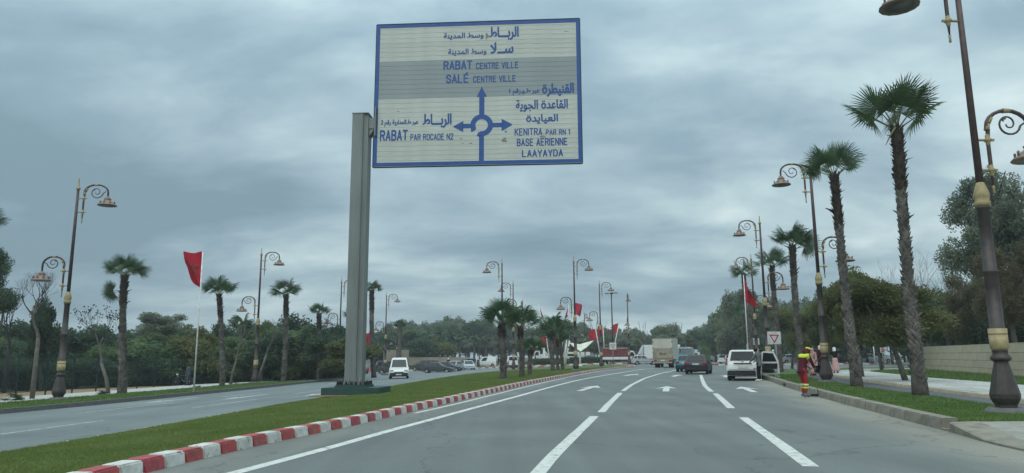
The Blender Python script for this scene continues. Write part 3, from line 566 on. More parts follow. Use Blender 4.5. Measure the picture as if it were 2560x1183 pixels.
# ================================================================ DIRECTION SIGN
SG = thing('direction_sign', 'large blue bordered cream road sign board with roundabout arrows beside the tall steel post', 'road sign', (-1.41, 28.2, 12.235))
SG.rotation_euler = (0, 0.0036, -0.0616)
SW_, SH_ = 8.56, 6.18; NP = 30; ph = SH_ / NP
def mb_plank():
    mb = MB(); h = ph - 0.005
    mb.prism([(-.026, -h / 2), (-0.03, -h / 2 + 0.003), (-0.03, h / 2 - 0.006), (-.026, h / 2), (0.03, h / 2), (0.03, -h / 2)], -SW_ / 2, SW_ / 2, 'x'); return mb
plk = mb_plank().mesh('plank', M['plank']); plkg = plk.copy(); plkg.materials[0] = M['plankgrey']
# prism 'x' maps (a,b)->(d,a,b): a is y (towards the viewer is -y)
for i in range(NP):
    zc_ = SH_ / 2 - (i + .5) * ph; grey = 0.262 < (i + .5) / NP < 0.535
    o = link('plank', plkg if grey else plk, SG); o.location = (0, 0, zc_)
bk = MB().box((0, 0.045, 0), (SW_ - .1, 0.02, SH_ - .1)); part('back_sheet', bk, M['signblack'], SG)
bw = 0.145
for sx in (-1, 1): part('border', MB().box((sx * (SW_ / 2 - bw / 2 + .01), -0.012, 0), (bw, 0.05, SH_ + .02)), M['signblue'], SG)
for sz in (-1, 1): part('border', MB().box((0, -0.0125, sz * (SH_ / 2 - bw / 2 + .01)), (SW_ - 2 * bw + .02, 0.051, bw)), M['signblue'], SG)
for sx in (-1, 1): part('edge_rim', MB().box((sx * (SW_ / 2 + .03), 0.03, 0), (0.035, 0.12, SH_ + .08)), M['signblack'], SG); part('edge_rim', MB().box((0, 0.03, sx * (SH_ / 2 + .045)), (SW_ + .02, 0.12, 0.03)), M['signblack'], SG)
ZX = lambda x, y: ((x - (435 - 20 * ((y - 118) / 957.))) / (1360 + 42 * ((y - 118) / 957.)), (y - (118 - 46 * ((x - 435) / 1360.))) / 959.)
def PX(x, y): u, v = ZX(x, y); return (u - .5) * SW_, (.5 - v) * SH_
TY = -0.036
def text_fit(body, x0, x1, y0, y1, bold=0.0, name='lettering', cond=True, yoff=0):
    cu_ = bpy.data.curves.new('lettering', 'FONT'); cu_.body = body; cu_.resolution_u = 3
    ob = bpy.data.objects.new('tmp', cu_); C.objects.link(ob); bpy.context.view_layer.update()
    me = bpy.data.meshes.new_from_object(ob.evaluated_get(bpy.context.evaluated_depsgraph_get())); bpy.data.objects.remove(ob)
    co = np.empty(len(me.vertices) * 3, np.float32); me.vertices.foreach_get('co', co); co = co.reshape(-1, 3); mn, mx_ = co.min(0), co.max(0)
    cx, cy = (x0 + x1) / 2, (y0 + y1) / 2; X, Z = PX(cx, cy); wd = (x1 - x0) / 1380. * SW_; hh = (y1 - y0) / 959. * SH_
    n = np.zeros_like(co); n[:, 0] = (co[:, 0] - (mn[0] + mx_[0]) / 2) / (mx_[0] - mn[0]) * wd + X; n[:, 2] = (co[:, 1] - (mn[1] + mx_[1]) / 2) / (mx_[1] - mn[1]) * hh + Z; n[:, 1] = TY
    me.vertices.foreach_set('co', n.ravel()); bm = bmesh.new(); bm.from_mesh(me); src_ = list(bm.verts) + list(bm.edges) + list(bm.faces)
    for q_, (ax, az) in enumerate(((1, 0), (-1, 0), (0, 1), (0, -1), (.7, .7), (-.7, .7), (.7, -.7), (-.7, -.7))):
        g_ = bmesh.ops.duplicate(bm, geom=src_)['geom']; bmesh.ops.translate(bm, verts=[v for v in g_ if isinstance(v, bmesh.types.BMVert)], vec=(ax * bold, -.0003 * (q_ + 1), az * bold))
    bm.to_mesh(me); bm.free(); me.materials.clear(); me.materials.append(M['signblue']); me.update()
    return link(name, me, SG)
# joined Arabic letter forms in visual (left to right) order
FORM = {'ا': 'ﺍﺎﺍﺎ', 'ب': 'ﺏﺐﺑﺒ', 'ة': 'ﺓﺔﺓﺔ', 'ج': 'ﺝﺞﺟﺠ', 'د': 'ﺩﺪﺩﺪ', 'ر': 'ﺭﺮﺭﺮ', 'س': 'ﺱﺲﺳﺴ', 'ط': 'ﻁﻂﻃﻄ', 'ع': 'ﻉﻊﻋﻌ', 'ق': 'ﻕﻖﻗﻘ', 'ل': 'ﻝﻞﻟﻠ', 'م': 'ﻡﻢﻣﻤ', 'ن': 'ﻥﻦﻧﻨ', 'و': 'ﻭﻮﻭﻮ', 'ي': 'ﻱﻲﻳﻴ', 'ـ': 'ــــ'}
NOJOIN = set('اةدرو')
def ar(s):
    out = []; s = s.replace('لا', '\u0001')
    for i, c in enumerate(s):
        prev = s[i - 1] if i else ' '; nxt = s[i + 1] if i + 1 < len(s) else ' '
        pj = prev in FORM and prev not in NOJOIN; nj = (nxt in FORM or nxt == '\u0001')
        if c == '\u0001': out.append('ﻼ' if pj else 'ﻻ')
        elif c in FORM:
            can = c not in NOJOIN; k = (3 if pj and nj and can else 2 if nj and can else 1 if pj else 0); out.append(FORM[c][k])
        else: out.append(c)
    return ''.join(reversed(out)).replace('ﺓ', 'ö')   # the isolated form is a ring with two dots
LT = {'R': [[(0,0),(0,10),(3.2,10),(4.6,9.2),(5,7.6),(4.6,6.0),(3.2,5.2),(0,5.2)],[(2.8,5.2),(5,0)]], 'A': [[(0,0),(2.5,10),(5,0)],[(.9,3),(4.1,3)]], 'B': [[(0,0),(0,10),(3.2,10),(4.5,9.3),(4.7,7.6),(4.3,6),(3.0,5.3),(0,5.3)],[(3.0,5.3),(4.6,4.4),(5,2.6),(4.6,.8),(3.3,0),(0,0)]], 'T': [[(0,10),(5,10)],[(2.5,10),(2.5,0)]],
'C': [[(5,7.6),(4.6,9.2),(3.2,10),(1.8,10),(.5,9.2),(0,7.5),(0,2.5),(.5,.8),(1.8,0),(3.2,0),(4.6,.8),(5,2.4)]], 'E': [[(4.4,10),(0,10),(0,0),(4.4,0)],[(0,5.2),(3.8,5.2)]], 'N': [[(0,0),(0,10),(5,0),(5,10)]], 'V': [[(0,10),(2.5,0),(5,10)]], 'I': [[(0,0),(0,10)]], 'L': [[(0,10),(0,0),(4.2,0)]],
'S': [[(4.8,7.8),(4.4,9.3),(3.1,10),(1.8,10),(.5,9.2),(.1,7.7),(.5,6.3),(4.4,4),(5,2.5),(4.6,.9),(3.2,0),(1.8,0),(.5,.8),(0,2.3)]], 'K': [[(0,0),(0,10)],[(4.8,10),(0,4)],[(1.7,6),(5,0)]], 'P': [[(0,0),(0,10),(3.2,10),(4.6,9.2),(5,7.4),(4.6,5.6),(3.2,4.8),(0,4.8)]], 'O': [[(1.7,0),(.5,.8),(0,2.5),(0,7.5),(.5,9.2),(1.7,10),(3.3,10),(4.5,9.2),(5,7.5),(5,2.5),(4.5,.8),(3.3,0),(1.7,0)]],
'D': [[(0,0),(0,10),(2.8,10),(4.4,9.2),(5,7.2),(5,2.8),(4.4,.8),(2.8,0),(0,0)]], '2': [[(0,7.8),(.5,9.3),(1.8,10),(3.3,10),(4.6,9.2),(4.9,7.6),(4.3,5.8),(0,0),(5,0)]], '1': [[(0,8.2),(1.8,10),(1.8,0)]], 'Y': [[(0,10),(2.5,4.8),(5,10)],[(2.5,4.8),(2.5,0)]]}
def latin(body, x0, x1, y0, y1, sw=1.7):
    tot = 0; lay = []
    for c in body:
        if c == ' ': tot += 4.2; continue
        wd = {'I': 0.3, '1': 1.9}.get(c, 5.0); lay.append((c, tot)); tot += wd + 2.6
    tot -= 2.6; X0, Z0 = PX(x0, y1); X1, Z1 = PX(x1, y0); sx = (x1 - x0) / 1380. * SW_ / (tot + sw); cyv = (y0 + y1) / 2; H_ = (y1 - y0) / 959. * SH_; sz = H_ / (10 + sw); Xc, Zc = PX((x0 + x1) / 2, cyv); vs, fs = [], []; lv = 0
    def line(a, b):
        nonlocal lv
        a, b = Vector(a), Vector(b); d = (b - a).normalized(); n = Vector((-d.y, d.x)) * sw / 2; a = a - d * sw * .42; b = b + d * sw * .42; o_ = len(vs); lv += 1
        for q in (a - n, a + n, b + n, b - n): vs.append((Xc + (q.x - tot / 2) * sx, TY - .0004 * (lv % 9), Zc + (q.y - 5) * sz))
        fs.append((o_, o_ + 1, o_ + 2, o_ + 3))
    for c, off in lay:
        if c == '~': continue
        for st in LT[c]:
            for a, b in zip(st, st[1:]): line((a[0] + off, a[1]), (b[0] + off, b[1]))
    me = bpy.data.meshes.new('lettering'); me.from_pydata(vs, [], fs); me.materials.append(M['signblue']); me.update(); return link('lettering', me, SG)
B1, B2 = 0.018, 0.009
text_fit(ar('الربـــاط'), 1197, 1392, 127, 217, B1); text_fit(ar('وسط المدينة'), 887, 1158, 168, 215, B2)
text_fit(ar('ســلا'), 1205, 1357, 235, 307, B1); text_fit(ar('وسط المدينة'), 918, 1178, 278, 326, B2)
latin('RABAT', 887, 1083, 362, 422, 1.9); latin('CENTRE VILLE', 1107, 1393, 370, 415)
latin('SALE', 905, 1060, 455, 515, 1.9); flat_acc = link('accent', (lambda me: (me.from_pydata([(*[PX(x, y) for x, y in ((1035, 450),)][0][:1], TY, PX(1035, 450)[1]), (PX(1041, 452)[0], TY, PX(1041, 452)[1]), (PX(1057, 441)[0], TY, PX(1057, 441)[1]), (PX(1049, 438)[0], TY, PX(1049, 438)[1])], [], [(0, 1, 2, 3)]), me.materials.append(M['signblue']), me)[2])(bpy.data.meshes.new('accent')), SG); latin('CENTRE VILLE', 1088, 1376, 462, 506)
text_fit(ar('القنيطرة'), 1553, 1760, 512, 597, B1); text_fit('1 ' + ar('عبر ط.و.رقم'), 1333, 1532, 548, 592, B2)
text_fit(ar('القاعدة الجوية'), 1378, 1720, 622, 700, B1 * .7); text_fit(ar('العيايدة'), 1447, 1655, 720, 780, B1 * .7)
text_fit(ar('الربـــاط'), 752, 942, 725, 817, B1); text_fit('2 ' + ar('عبر ط.المدارية رقم'), 467, 718, 766, 812, B2)
latin('RABAT', 460, 648, 835, 908, 1.9); latin('PAR ROCADE N2', 668, 957, 857, 900)
latin('KENITRA', 1370, 1552, 813, 861); latin('PAR RN 1', 1577, 1737, 818, 855)
latin('BASE AERIENNE', 1386, 1720, 878, 928, 1.8); latin('LAAYAYDA', 1420, 1690, 953, 999, 1.8)
def flat_part(name, polys, m, parent, y=TY):
    vs, fs = [], []
    for p in polys: o_ = len(vs); vs += [(a, y, b) for a, b in p]; fs.append(tuple(range(o_, o_ + len(p))))
    me = bpy.data.meshes.new(name); me.from_pydata(vs, [], fs); me.materials.append(m); me.update(); return link(name, me, parent)
cx, cz = PX(1148, 797); k = SH_ / 959
def Q(x, y): return cx + (x - 1148) * k, cz - (y - 797) * k
ringp = []
a0, a1 = R(-103), R(212)
for i in range(40):
    s, t = a0 + (a1 - a0) * i / 40, a0 + (a1 - a0) * (i + 1) / 40
    ringp.append([(cx + r_ * k * math.cos(a), cz + r_ * k * math.sin(a)) for r_, a in ((40, s), (73, s), (73, t), (40, t))])
flat_part('arrow_ring', ringp, M['signblue'], SG)
flat_part('arrow_up', [[Q(1132, 735), Q(1165, 735), Q(1165, 606), Q(1132, 606)], [Q(1115, 607), Q(1182, 607), Q(1148, 537)]], M['signblue'], SG, TY - .001)
flat_part('arrow_right', [[Q(1212, 813), Q(1280, 813), Q(1280, 783), Q(1212, 783)], [Q(1276, 840), Q(1347, 797), Q(1276, 757)]], M['signblue'], SG, TY - .001)
flat_part('arrow_left', [[Q(1085, 815), Q(1085, 785), Q(1026, 785), Q(1026, 815)], [Q(1030, 840), Q(1030, 766), Q(962, 802)], [Q(1082, 812), Q(1112, 826), Q(1082, 842), Q(1078, 815)]], M['signblue'], SG, TY - .001)
flat_part('arrow_stem', [[Q(1132, 1036), Q(1163, 1036), Q(1163, 862), Q(1132, 862)], [Q(1116, 868), Q(1130, 838), Q(1150, 860), Q(1134, 872)]], M['signblue'], SG, TY - .001)
def blot(x, y, rx, ry, sd_):
    rr = random.Random(sd_); p = []
    for i in range(14): a = 2 * math.pi * i / 14; q = rr.uniform(.5, 1.1); X, Z = PX(x + rx * q * math.cos(a), y + ry * q * math.sin(a)); p.append((X, Z))
    return p
for b_ in [blot(1300, 893, 22, 20, 1), blot(1180, 190, 12, 28, 2), blot(1310, 838, 12, 8, 3), blot(1078, 918, 14, 5, 4), blot(1010, 888, 12, 4, 5), blot(1555, 868, 22, 10, 6), blot(583, 710, 9, 6, 7), blot(1710, 156, 20, 4, 8), blot(1020, 918, 9, 4, 11), blot(1548, 898, 10, 5, 12)]: flat_part('stain', [b_], M['smudge'], SG, TY + .0025)
# support post
pb = at(893, 985, 0.13); pb = Vector((-6.24, 28.62, gz(-6.24, 28.4) + 0.13))
SP = thing('sign_post', 'thick grey galvanised steel post standing on a dark green concrete footing in the median grass', 'post', pb, -0.06)
ftg = MB().box((0.12, -0.1, 0.13), (2.25, 1.9, 0.30)); part('concrete_footing', ftg, M['greenpaint'], SP, 0.02, 2)
sl = [(-1.3 + .1 * math.sin(i * 2.1), 0) for i in range(1)]
bs = MB(); poly = [(-1.45, -1.15), (-0.9, -1.32), (-.2, -1.30), (.45, -1.28), (.75, -1.15), (.3, -1.0), (-1.3, -1.0)]
bs.prism(poly, -0.03, 0.012, 'z'); part('concrete_spill', bs, M['sand'], SP)
part('base_plate', MB().box((0.0, 0, 0.315), (1.25, 1.15, 0.07)), M['greenpaint'], SP, 0.01)
HT = 11.42
col = MB(); hw, hd = 0.33, 0.32
col.prism([(-hw, -hd), (0.09, -hd), (0.13, -hd + .05), (0.13, -hd + 0.06), (hw, -hd + 0.10), (hw, hd), (-hw, hd)], 0.35, HT, 'z')
part('column', col, M['galv'], SP, 0.012)
part('rib', MB().box((0.115, -hd - 0.012, HT / 2 + .2), (0.03, 0.05, HT - .5)), M['galv'], SP)
bl = MB().lathe([(0.0, 0), (0.035, 0), (0.035, 0.13), (0.02, 0.16), (0, 0.16)], 6).lathe([(0.06, 0), (0.06, 0.045)], 6).mesh('anchor_bolt', M['bolt'])
for i in range(7):
    for sy in (-1, 1): o = link('anchor_bolt', bl, SP); o.location = (-0.54 + i * .18, sy * .5, 0.35)
for i in range(4):
    for sx in (-1, 1): o = link('anchor_bolt', bl, SP); o.location = (sx * .56, -.33 + i * .22, 0.35)
for i in range(5):
    x = -.3 + i * .15; part('gusset', MB().prism([(-hd, .35), (-hd - .16, .35), (-hd, .62)], x - .01, x + .01, 'x'), M['galv'], SP)
for sx in (-1, 1): part('gusset', MB().prism([(sx * hw, .35), (sx * (hw + .2), .35), (sx * hw, .65)], -.01, .01, 'y'), M['galv'], SP)
part('cap', MB().box((0.0, 0, HT + .01), (2 * hw + .04, 2 * hd + .04, 0.03)), M['galv'], SP)
arm = MB().box((0.48, 0, HT - .42), (0.26, 0.46, 0.46)); arm.prism([(.36, HT - .66), (.60, HT - .66), (.36, HT - .95)], -.2, .2, 'y'); part('side_arm', arm, M['galv'], SP, 0.01)
fl_ = MB().box((0.62, 0, HT - .35), (0.05, 0.62, 1.25)); 
for sz in (-.5, -.17, .17, .5):
    for sy in (-.2, .2): fl_.box((0.58, sy, HT - .35 + sz), (0.04, 0.05, 0.05))
part('flange_plate', fl_, M['galv'], SP, 0.005)
for z_ in (-1.9, -1.25, -.6):
    part('crossbar', MB().box((.1, .11, z_), (8.3, .1, .14)), M['galv'], SG)
# ================================================================ STREET LAMPS
def arm_parts(root, side, zb1, zb2, ztop, zrim, reach):
    # S-shaped arm with brackets, scroll and hood
    x0 = 0.30 * side; a = MB()
    path = [(x0, 0, zb2 - .42), (x0, 0, zb2), (x0, 0, zb1), (x0 + .03 * side, 0, zb1 + .25)]
    cxx = x0 + (reach - abs(x0)) / 2 * side; rr = (reach - abs(x0)) / 2; zc0 = ztop - rr
    for i in range(0, 11): an = math.pi * (1 - i / 10); path.append((cxx + side * rr * math.cos(an), 0, max(zb1 + .3, zc0) + rr * math.sin(an) * (ztop - max(zb1 + .3, zc0)) / rr))
    path.append((reach * side, 0, zrim + .42))
    a.tube(path, [.012, .042, .042, .045] + [.045] * 11 + [.035], 6)
    armo = part('arm', a, M['lampplum'], root)
    s = MB(); n = 26; sp_ = []
    for i in range(n):
        t = i / (n - 1); an = math.pi * 0.05 - side * 0 + t * 2.9 * math.pi; r_ = rr * 0.56 * (1 - t * .82); sp_.append((cxx + side * (r_ * math.cos(-an) * 1.0 + .02), 0, zc0 + .16 - rr * .05 + r_ * math.sin(-an) + .05))
    s.tube(sp_, [.026 * (1 - .4 * i / n) for i in range(n)], 5); s.tube([(cxx - side * rr * .15, 0, zc0 + .25), (cxx - side * rr * .25, 0, zc0 + rr * .55), (cxx - side * rr * .05, 0, zc0 + rr * .62)], .02, 5); s.tube([sp_[0], (cxx + side * rr * .8, 0, zc0 + rr * .42)], .022, 5)
    part('scroll', s, M['lampplum'], armo)
    for z_ in (zb1, zb2):
        br = MB(); br.tube([(0, 0, z_), (x0, 0, z_)], .03, 6)
        br.lathe([(.02, -.16), (.05, -.1), (.045, -.05), (.085, -.02), (.085, .02), (.045, .05), (.05, .1), (.02, .16)], 8, (x0, 0, z_))
        br.lathe([(.0, 0), (.035, .01), (0, .07)], 6, (x0 + .12 * side, 0, z_)) if 0 else br.box((x0 + .1 * side, 0, z_), (.08, .05, .05)); part('bracket', br, M['gold'], root)
    part('drop_finial', MB().lathe([(0.0, -.13), (.03, -.1), (.022, 0), (.035, .06)], 6, (x0, 0, zb2 - .42)), M['gold'], root)
    for an in (.93, .82, .5): 
        le = MB(); t = math.pi * an; le.tube([(cxx + side * rr * math.cos(t + .16), 0, zc0 + rr * math.sin(t + .16)), (cxx + side * rr * math.cos(t - .16), 0, zc0 + rr * math.sin(t - .16))], [.06, .05], 6); part('leaf_sleeve', le, M['gold'], armo)
    hd_ = MB(); c = (reach * side, 0, zrim)
    hd_.lathe([(.43, 0), (.435, .02), (.40, .06), (.30, .12), (.24, .20), (.16, .24), (.15, .30), (.175, .33), (.12, .36), (.10, .42), (.05, .46), (0, .47)], 14, c)
    for i in range(8):
        an = 2 * math.pi * i / 8; hd_.lathe([(.03, 0), (.022, .06), (.035, .09), (0, .13)], 4, (c[0] + .33 * math.cos(an), .33 * math.sin(an), zrim + .10))
    h_ = part('lamp_hood', hd_, M['shade'], root)
    part('lamp_glass', MB().lathe([(0, -.03), (.2, -.025), (.34, -.005), (.36, .01)], 12, c), M['lens'], h_)
def make_lamp(name, label, group, loc, rz=0.0):
    t = thing(name, label, 'street lamp', loc, rz, group)
    part('plinth', MB().lathe([(.47, -.25), (.47, .02), (.36, .13), (.30, .14)], 8), M['plinth'], t)
    part('pedestal', MB().lathe([(.21, .13), (.21, .20), (.24, .24), (.285, .33), (.29, .42), (.26, .55), (.18, .92), (.14, 1.06), (.14, 1.10)], 8, smooth=False), M['lampdark'], t)
    part('pedestal_ring', MB().lathe([(.14, 1.10), (.19, 1.13), (.205, 1.17), (.17, 1.22), (.14, 1.27), (.15, 1.31), (.16, 1.33)], 12), M['lampdark'], t)
    part('gold_vase', MB().lathe([(.13, 1.33), (.175, 1.38), (.18, 1.8), (.16, 1.55), (.135, 1.66)], 12), M['gold'], t)
    part('lower_shaft', MB().lathe([(.17, 1.66), (.185, 1.68), (.17, 1.70), (.145, 1.70), (.138, 3.0), (.155, 3.02), (.155, 3.05), (.132, 3.06), (.118, 4.42), (.145, 4.44), (.145, 4.48)], 12), M['lampdark'], t)
    part('gold_collar', MB().lathe([(.13, 4.48), (.16, 4.52), (.165, 4.58), (.135, 4.62), (.155, 4.68), (.165, 4.76), (.13, 4.88), (.09, 5.0), (.08, 5.03)], 12), M['gold'], t)
    part('upper_shaft', MB().lathe([(.08, 5.0), (.07, 8), (.06, 10.0)], 10), M['lampplum'], t)
    part('finial', MB().lathe([(.06, 10.0), (.10, 10.03), (.10, 10.08), (.05, 10.16), (.035, 10.3), (.02, 10.5), (.035, 10.53), (.02, 10.56), (0, 10.6)], 8), M['gold'], t)
    arm_parts(t, 1, 9.57, 8.89, 10.26, 9.22, 1.42)
    arm_parts(t, -1, 6.02, 5.32, 6.72, 5.56, 1.30)
    return t
lampG = 'ornate two armed street lamps along the avenue'
b = at(145, 1000, .15)
lamp0 = make_lamp('street_lamp', 'ornate two armed street lamp leftmost in view, beside the bare tree trunk', lampG, (b.x, b.y, b.z - .02), R(4))
def lamp(px, py, label, rz, sc_=1.0, pos=None):
    p = pos or at(px, py, .15); o = copy_thing(lamp0, label, (p[0], p[1], p[2] - .03), rz, lampG); o.scale = (sc_,) * 3; return o
lamp(637, 958, 'ornate two armed street lamp between the left red flag and the sign post', R(3), 1.05)
p = gp(848, 80, .15); lamp(0, 0, 'ornate street lamp just left of the big sign post, beside the parked grey green estate', R(2), 1.05, p)
p = gp(963, 93, .15); lamp(0, 0, 'ornate street lamp right behind the white van coming towards us', R(0), 1.0, p)
p = gp(992, 128, .15); lamp(0, 0, 'small distant street lamp over the beige wall, right of the white van', R(0), .8, p)
b = at(2518, 1032, .15); lamp(0, 0, 'huge nearest ornate street lamp at the right edge, in front of the stone wall', R(182), 1.0, (b.x, b.y, b.z))
lamp(2067, 956, 'second ornate street lamp from the right edge, behind the sweeper', R(180), .99)
p = gp(1921, 47.5, .15); lamp(0, 0, 'third ornate street lamp on the right verge, just behind the triangle give way sign', R(180), 1.0, p)
p = gp(1893, 66, .15); lamp(0, 0, 'fourth ornate street lamp on the right, behind the hanging red flag', R(180), 1.0, p)
lamp(1440, 926, 'ornate street lamp on the median beside the white sail canopy, tallest of the middle ones', R(4), 1.0)
p = gp(1503, 87, .12); lamp(0, 0, 'ornate street lamp at the median tip, left of the red loaded truck', R(2), 1.0, p)
p = gp(1256, 66, .15); lamp(0, 0, 'ornate street lamp rising behind the nearest median palm', R(178), 1.0, p)
p = gp(1284, 88, .15); lamp(0, 0, 'ornate street lamp between the median palms, in front of the white van', R(178), 1.04, p)
p = gp(1308, 112, .15); lamp(0, 0, 'slim street lamp seen edge on behind the second median palm', R(100), 1.0, p)
p = gp(1573, 104, .1); lamp(0, 0, 'ornate street lamp seen nearly edge on above the cab of the red loaded truck', R(75), 1.0, p)
p = gp(1463, 135, .15); lamp(0, 0, 'distant street lamp behind the right half of the sail canopy', R(60), .9, p)
# flat headed mast
p = gp(1533, 120, .1); FM = thing('floodlight_mast', 'plain dark mast with flat square floodlights on top, above the red loaded truck', 'lamp post', p)
part('mast', MB().tube([(0, 0, 0), (0, 0, 11.6)], [.16, .09], 8), M['lampdark'], FM)
part('head_ring', MB().lathe([(.1, 11.5), (.35, 11.6), (.35, 11.7), (.1, 11.75)], 10), M['lampdark'], FM)
for a in (-1, 1):
    part('floodlight', MB().box((a * .75, 0, 11.68 + .03 * a), (.62, .5, .12)), M['lampdark'], FM, .02)
part('floodlight', MB().box((0.05, -.6, 11.68), (.5, .5, .12)), M['lampdark'], FM, .02)
# ================================================================ PALMS
def frond_mesh(seed, nseg=40, Rr=1.0, pet=0.85, droop=0.35, spread=150, split=0.52):
    rr = random.Random(seed); mb = MB()
    # petiole, slightly curved
    pts = [(0, -0.02 * (i / 4) ** 2 * 3, pet * i / 4) for i in range(5)]
    mb.tube(pts, [.035, .028, .024, .02, .018], 4, mi=1)
    base = Vector(pts[-1])
    prev = None
    for i in range(nseg):
        a = R(-spread + 2 * spread * (i + .5) / nseg); ln = Rr * (1.0 - .30 * (abs(a) / math.pi) ** 2) * rr.uniform(.88, 1.06); da = R(spread / nseg) * 0.98
        def P(r, an, fold=0.0):
            bend = droop * (r / Rr) ** 3 * rr.uniform(.7, 1.3) * (1 if r > split * Rr else .6); cup = 0.20 * r * abs(math.sin(a)) ** 1.2
            return base + Vector((r * math.sin(an), -cup - fold - bend * .55, r * math.cos(an) * .96 - bend * .5))
        rm = split * ln; a1_, a2_ = a - da, a + da; wv = 0.012 * (1 if i % 2 else -1)
        p0 = base; p1 = P(rm, a1_); p2 = P(rm, a2_); pm = P(rm, a, wv)
        r2 = ln * .80; wn = da * .42; jit = rr.uniform(-.05, .05); q1 = P(r2, a - wn + jit * .4); q2 = P(r2, a + wn + jit * .4); tip = P(ln * 1.06, a + jit)
        o = len(mb.v); mb.v += [tuple(v) for v in (p0, p1, p2, q1, q2, tip, pm)]
        for f in ((0, 1, 6), (0, 6, 2), (1, 3, 4, 6), (6, 4, 2), (3, 5, 4)): mb.f.append(tuple(o + k_ for k_ in f)); mb.mi.append(0); mb.smooth.append(False)
    return mb.mesh('frond', [M['frond'], M['petiole']])
FR = [frond_mesh(s, 40, 1.0, p_, d_, sp_) for s, p_, d_, sp_ in ((1, 1.0, .10, 135), (2, 1.1, .18, 120), (3, .95, .28, 145), (4, 1.05, .12, 110))]
FRs = [frond_mesh(s, 26, 1.0, p_, d_, sp_) for s, p_, d_, sp_ in ((5, .75, .35, 145), (6, .85, .55, 150))]
def bootsm(H_, r0, r1, lean, seed, dark_top=.25, big=1.0):
    # crossed leaf bases wrapped round the trunk
    rr = random.Random(seed); vs, fs, mi = [], [], []; z = 0.35; k = 0; step = 0.105
    while z < H_:
        t = z / H_; r = r0 + (r1 - r0) * min(1, t * 1.6) ; cx_, cy_ = lean(z)
        nb = 7
        for j in range(nb):
            a = 2 * math.pi * (j + (k % 2) * .5) / nb + rr.uniform(-.12, .12); top = z > H_ * (1 - dark_top)
            out = r * 1.0 + .012; fl = rr.uniform(.015, .055) * big * (1.8 if top else 1) * (2.6 if rr.random() < .04 else 1); hh = rr.uniform(.16, .27) * big; wd = .11 * big * rr.uniform(.7, 1.1); tw = rr.choice((-1, 1)) * .10 * (0 if top else 1)
            if z < 1.5 and rr.random() < .85 * (1 - z / 1.8): continue
            def P(da, rad, zz): return (cx_ + math.cos(a + da) * rad, cy_ + math.sin(a + da) * rad, zz)
            w1 = wd / r / 2; o = len(vs)
            vs += [P(-w1, out - .01, z - hh * .3), P(w1, out - .01, z - hh * .3), P(w1 * .8 + tw / r, out + fl * .6, z + hh * .35), P(-w1 * .8 + tw / r, out + fl * .6, z + hh * .35), P(-w1 * .3 + tw * 1.5 / r, out + fl * 1.3, z + hh * .75), P(w1 * .35 + tw * 1.5 / r, out + fl * 1.3, z + hh * .75), P(0, out - .02, z + hh * .3)]
            fs += [(o, o + 1, o + 2, o + 3), (o + 3, o + 2, o + 5, o + 4), (o, o + 3, o + 6), (o + 1, o + 6, o + 2), (o + 3, o + 4, o + 6), (o + 2, o + 6, o + 5), (o + 4, o + 5, o + 6)]; mi += [1 if top else 0] * 7
        z += step * rr.uniform(.85, 1.15); k += 1
    me = bpy.data.meshes.new('leaf_base'); me.from_pydata(vs, [], fs); me.materials.append(M['boot']); me.materials.append(M['bootdark']); me.polygons.foreach_set('material_index', mi); me.update(); return me
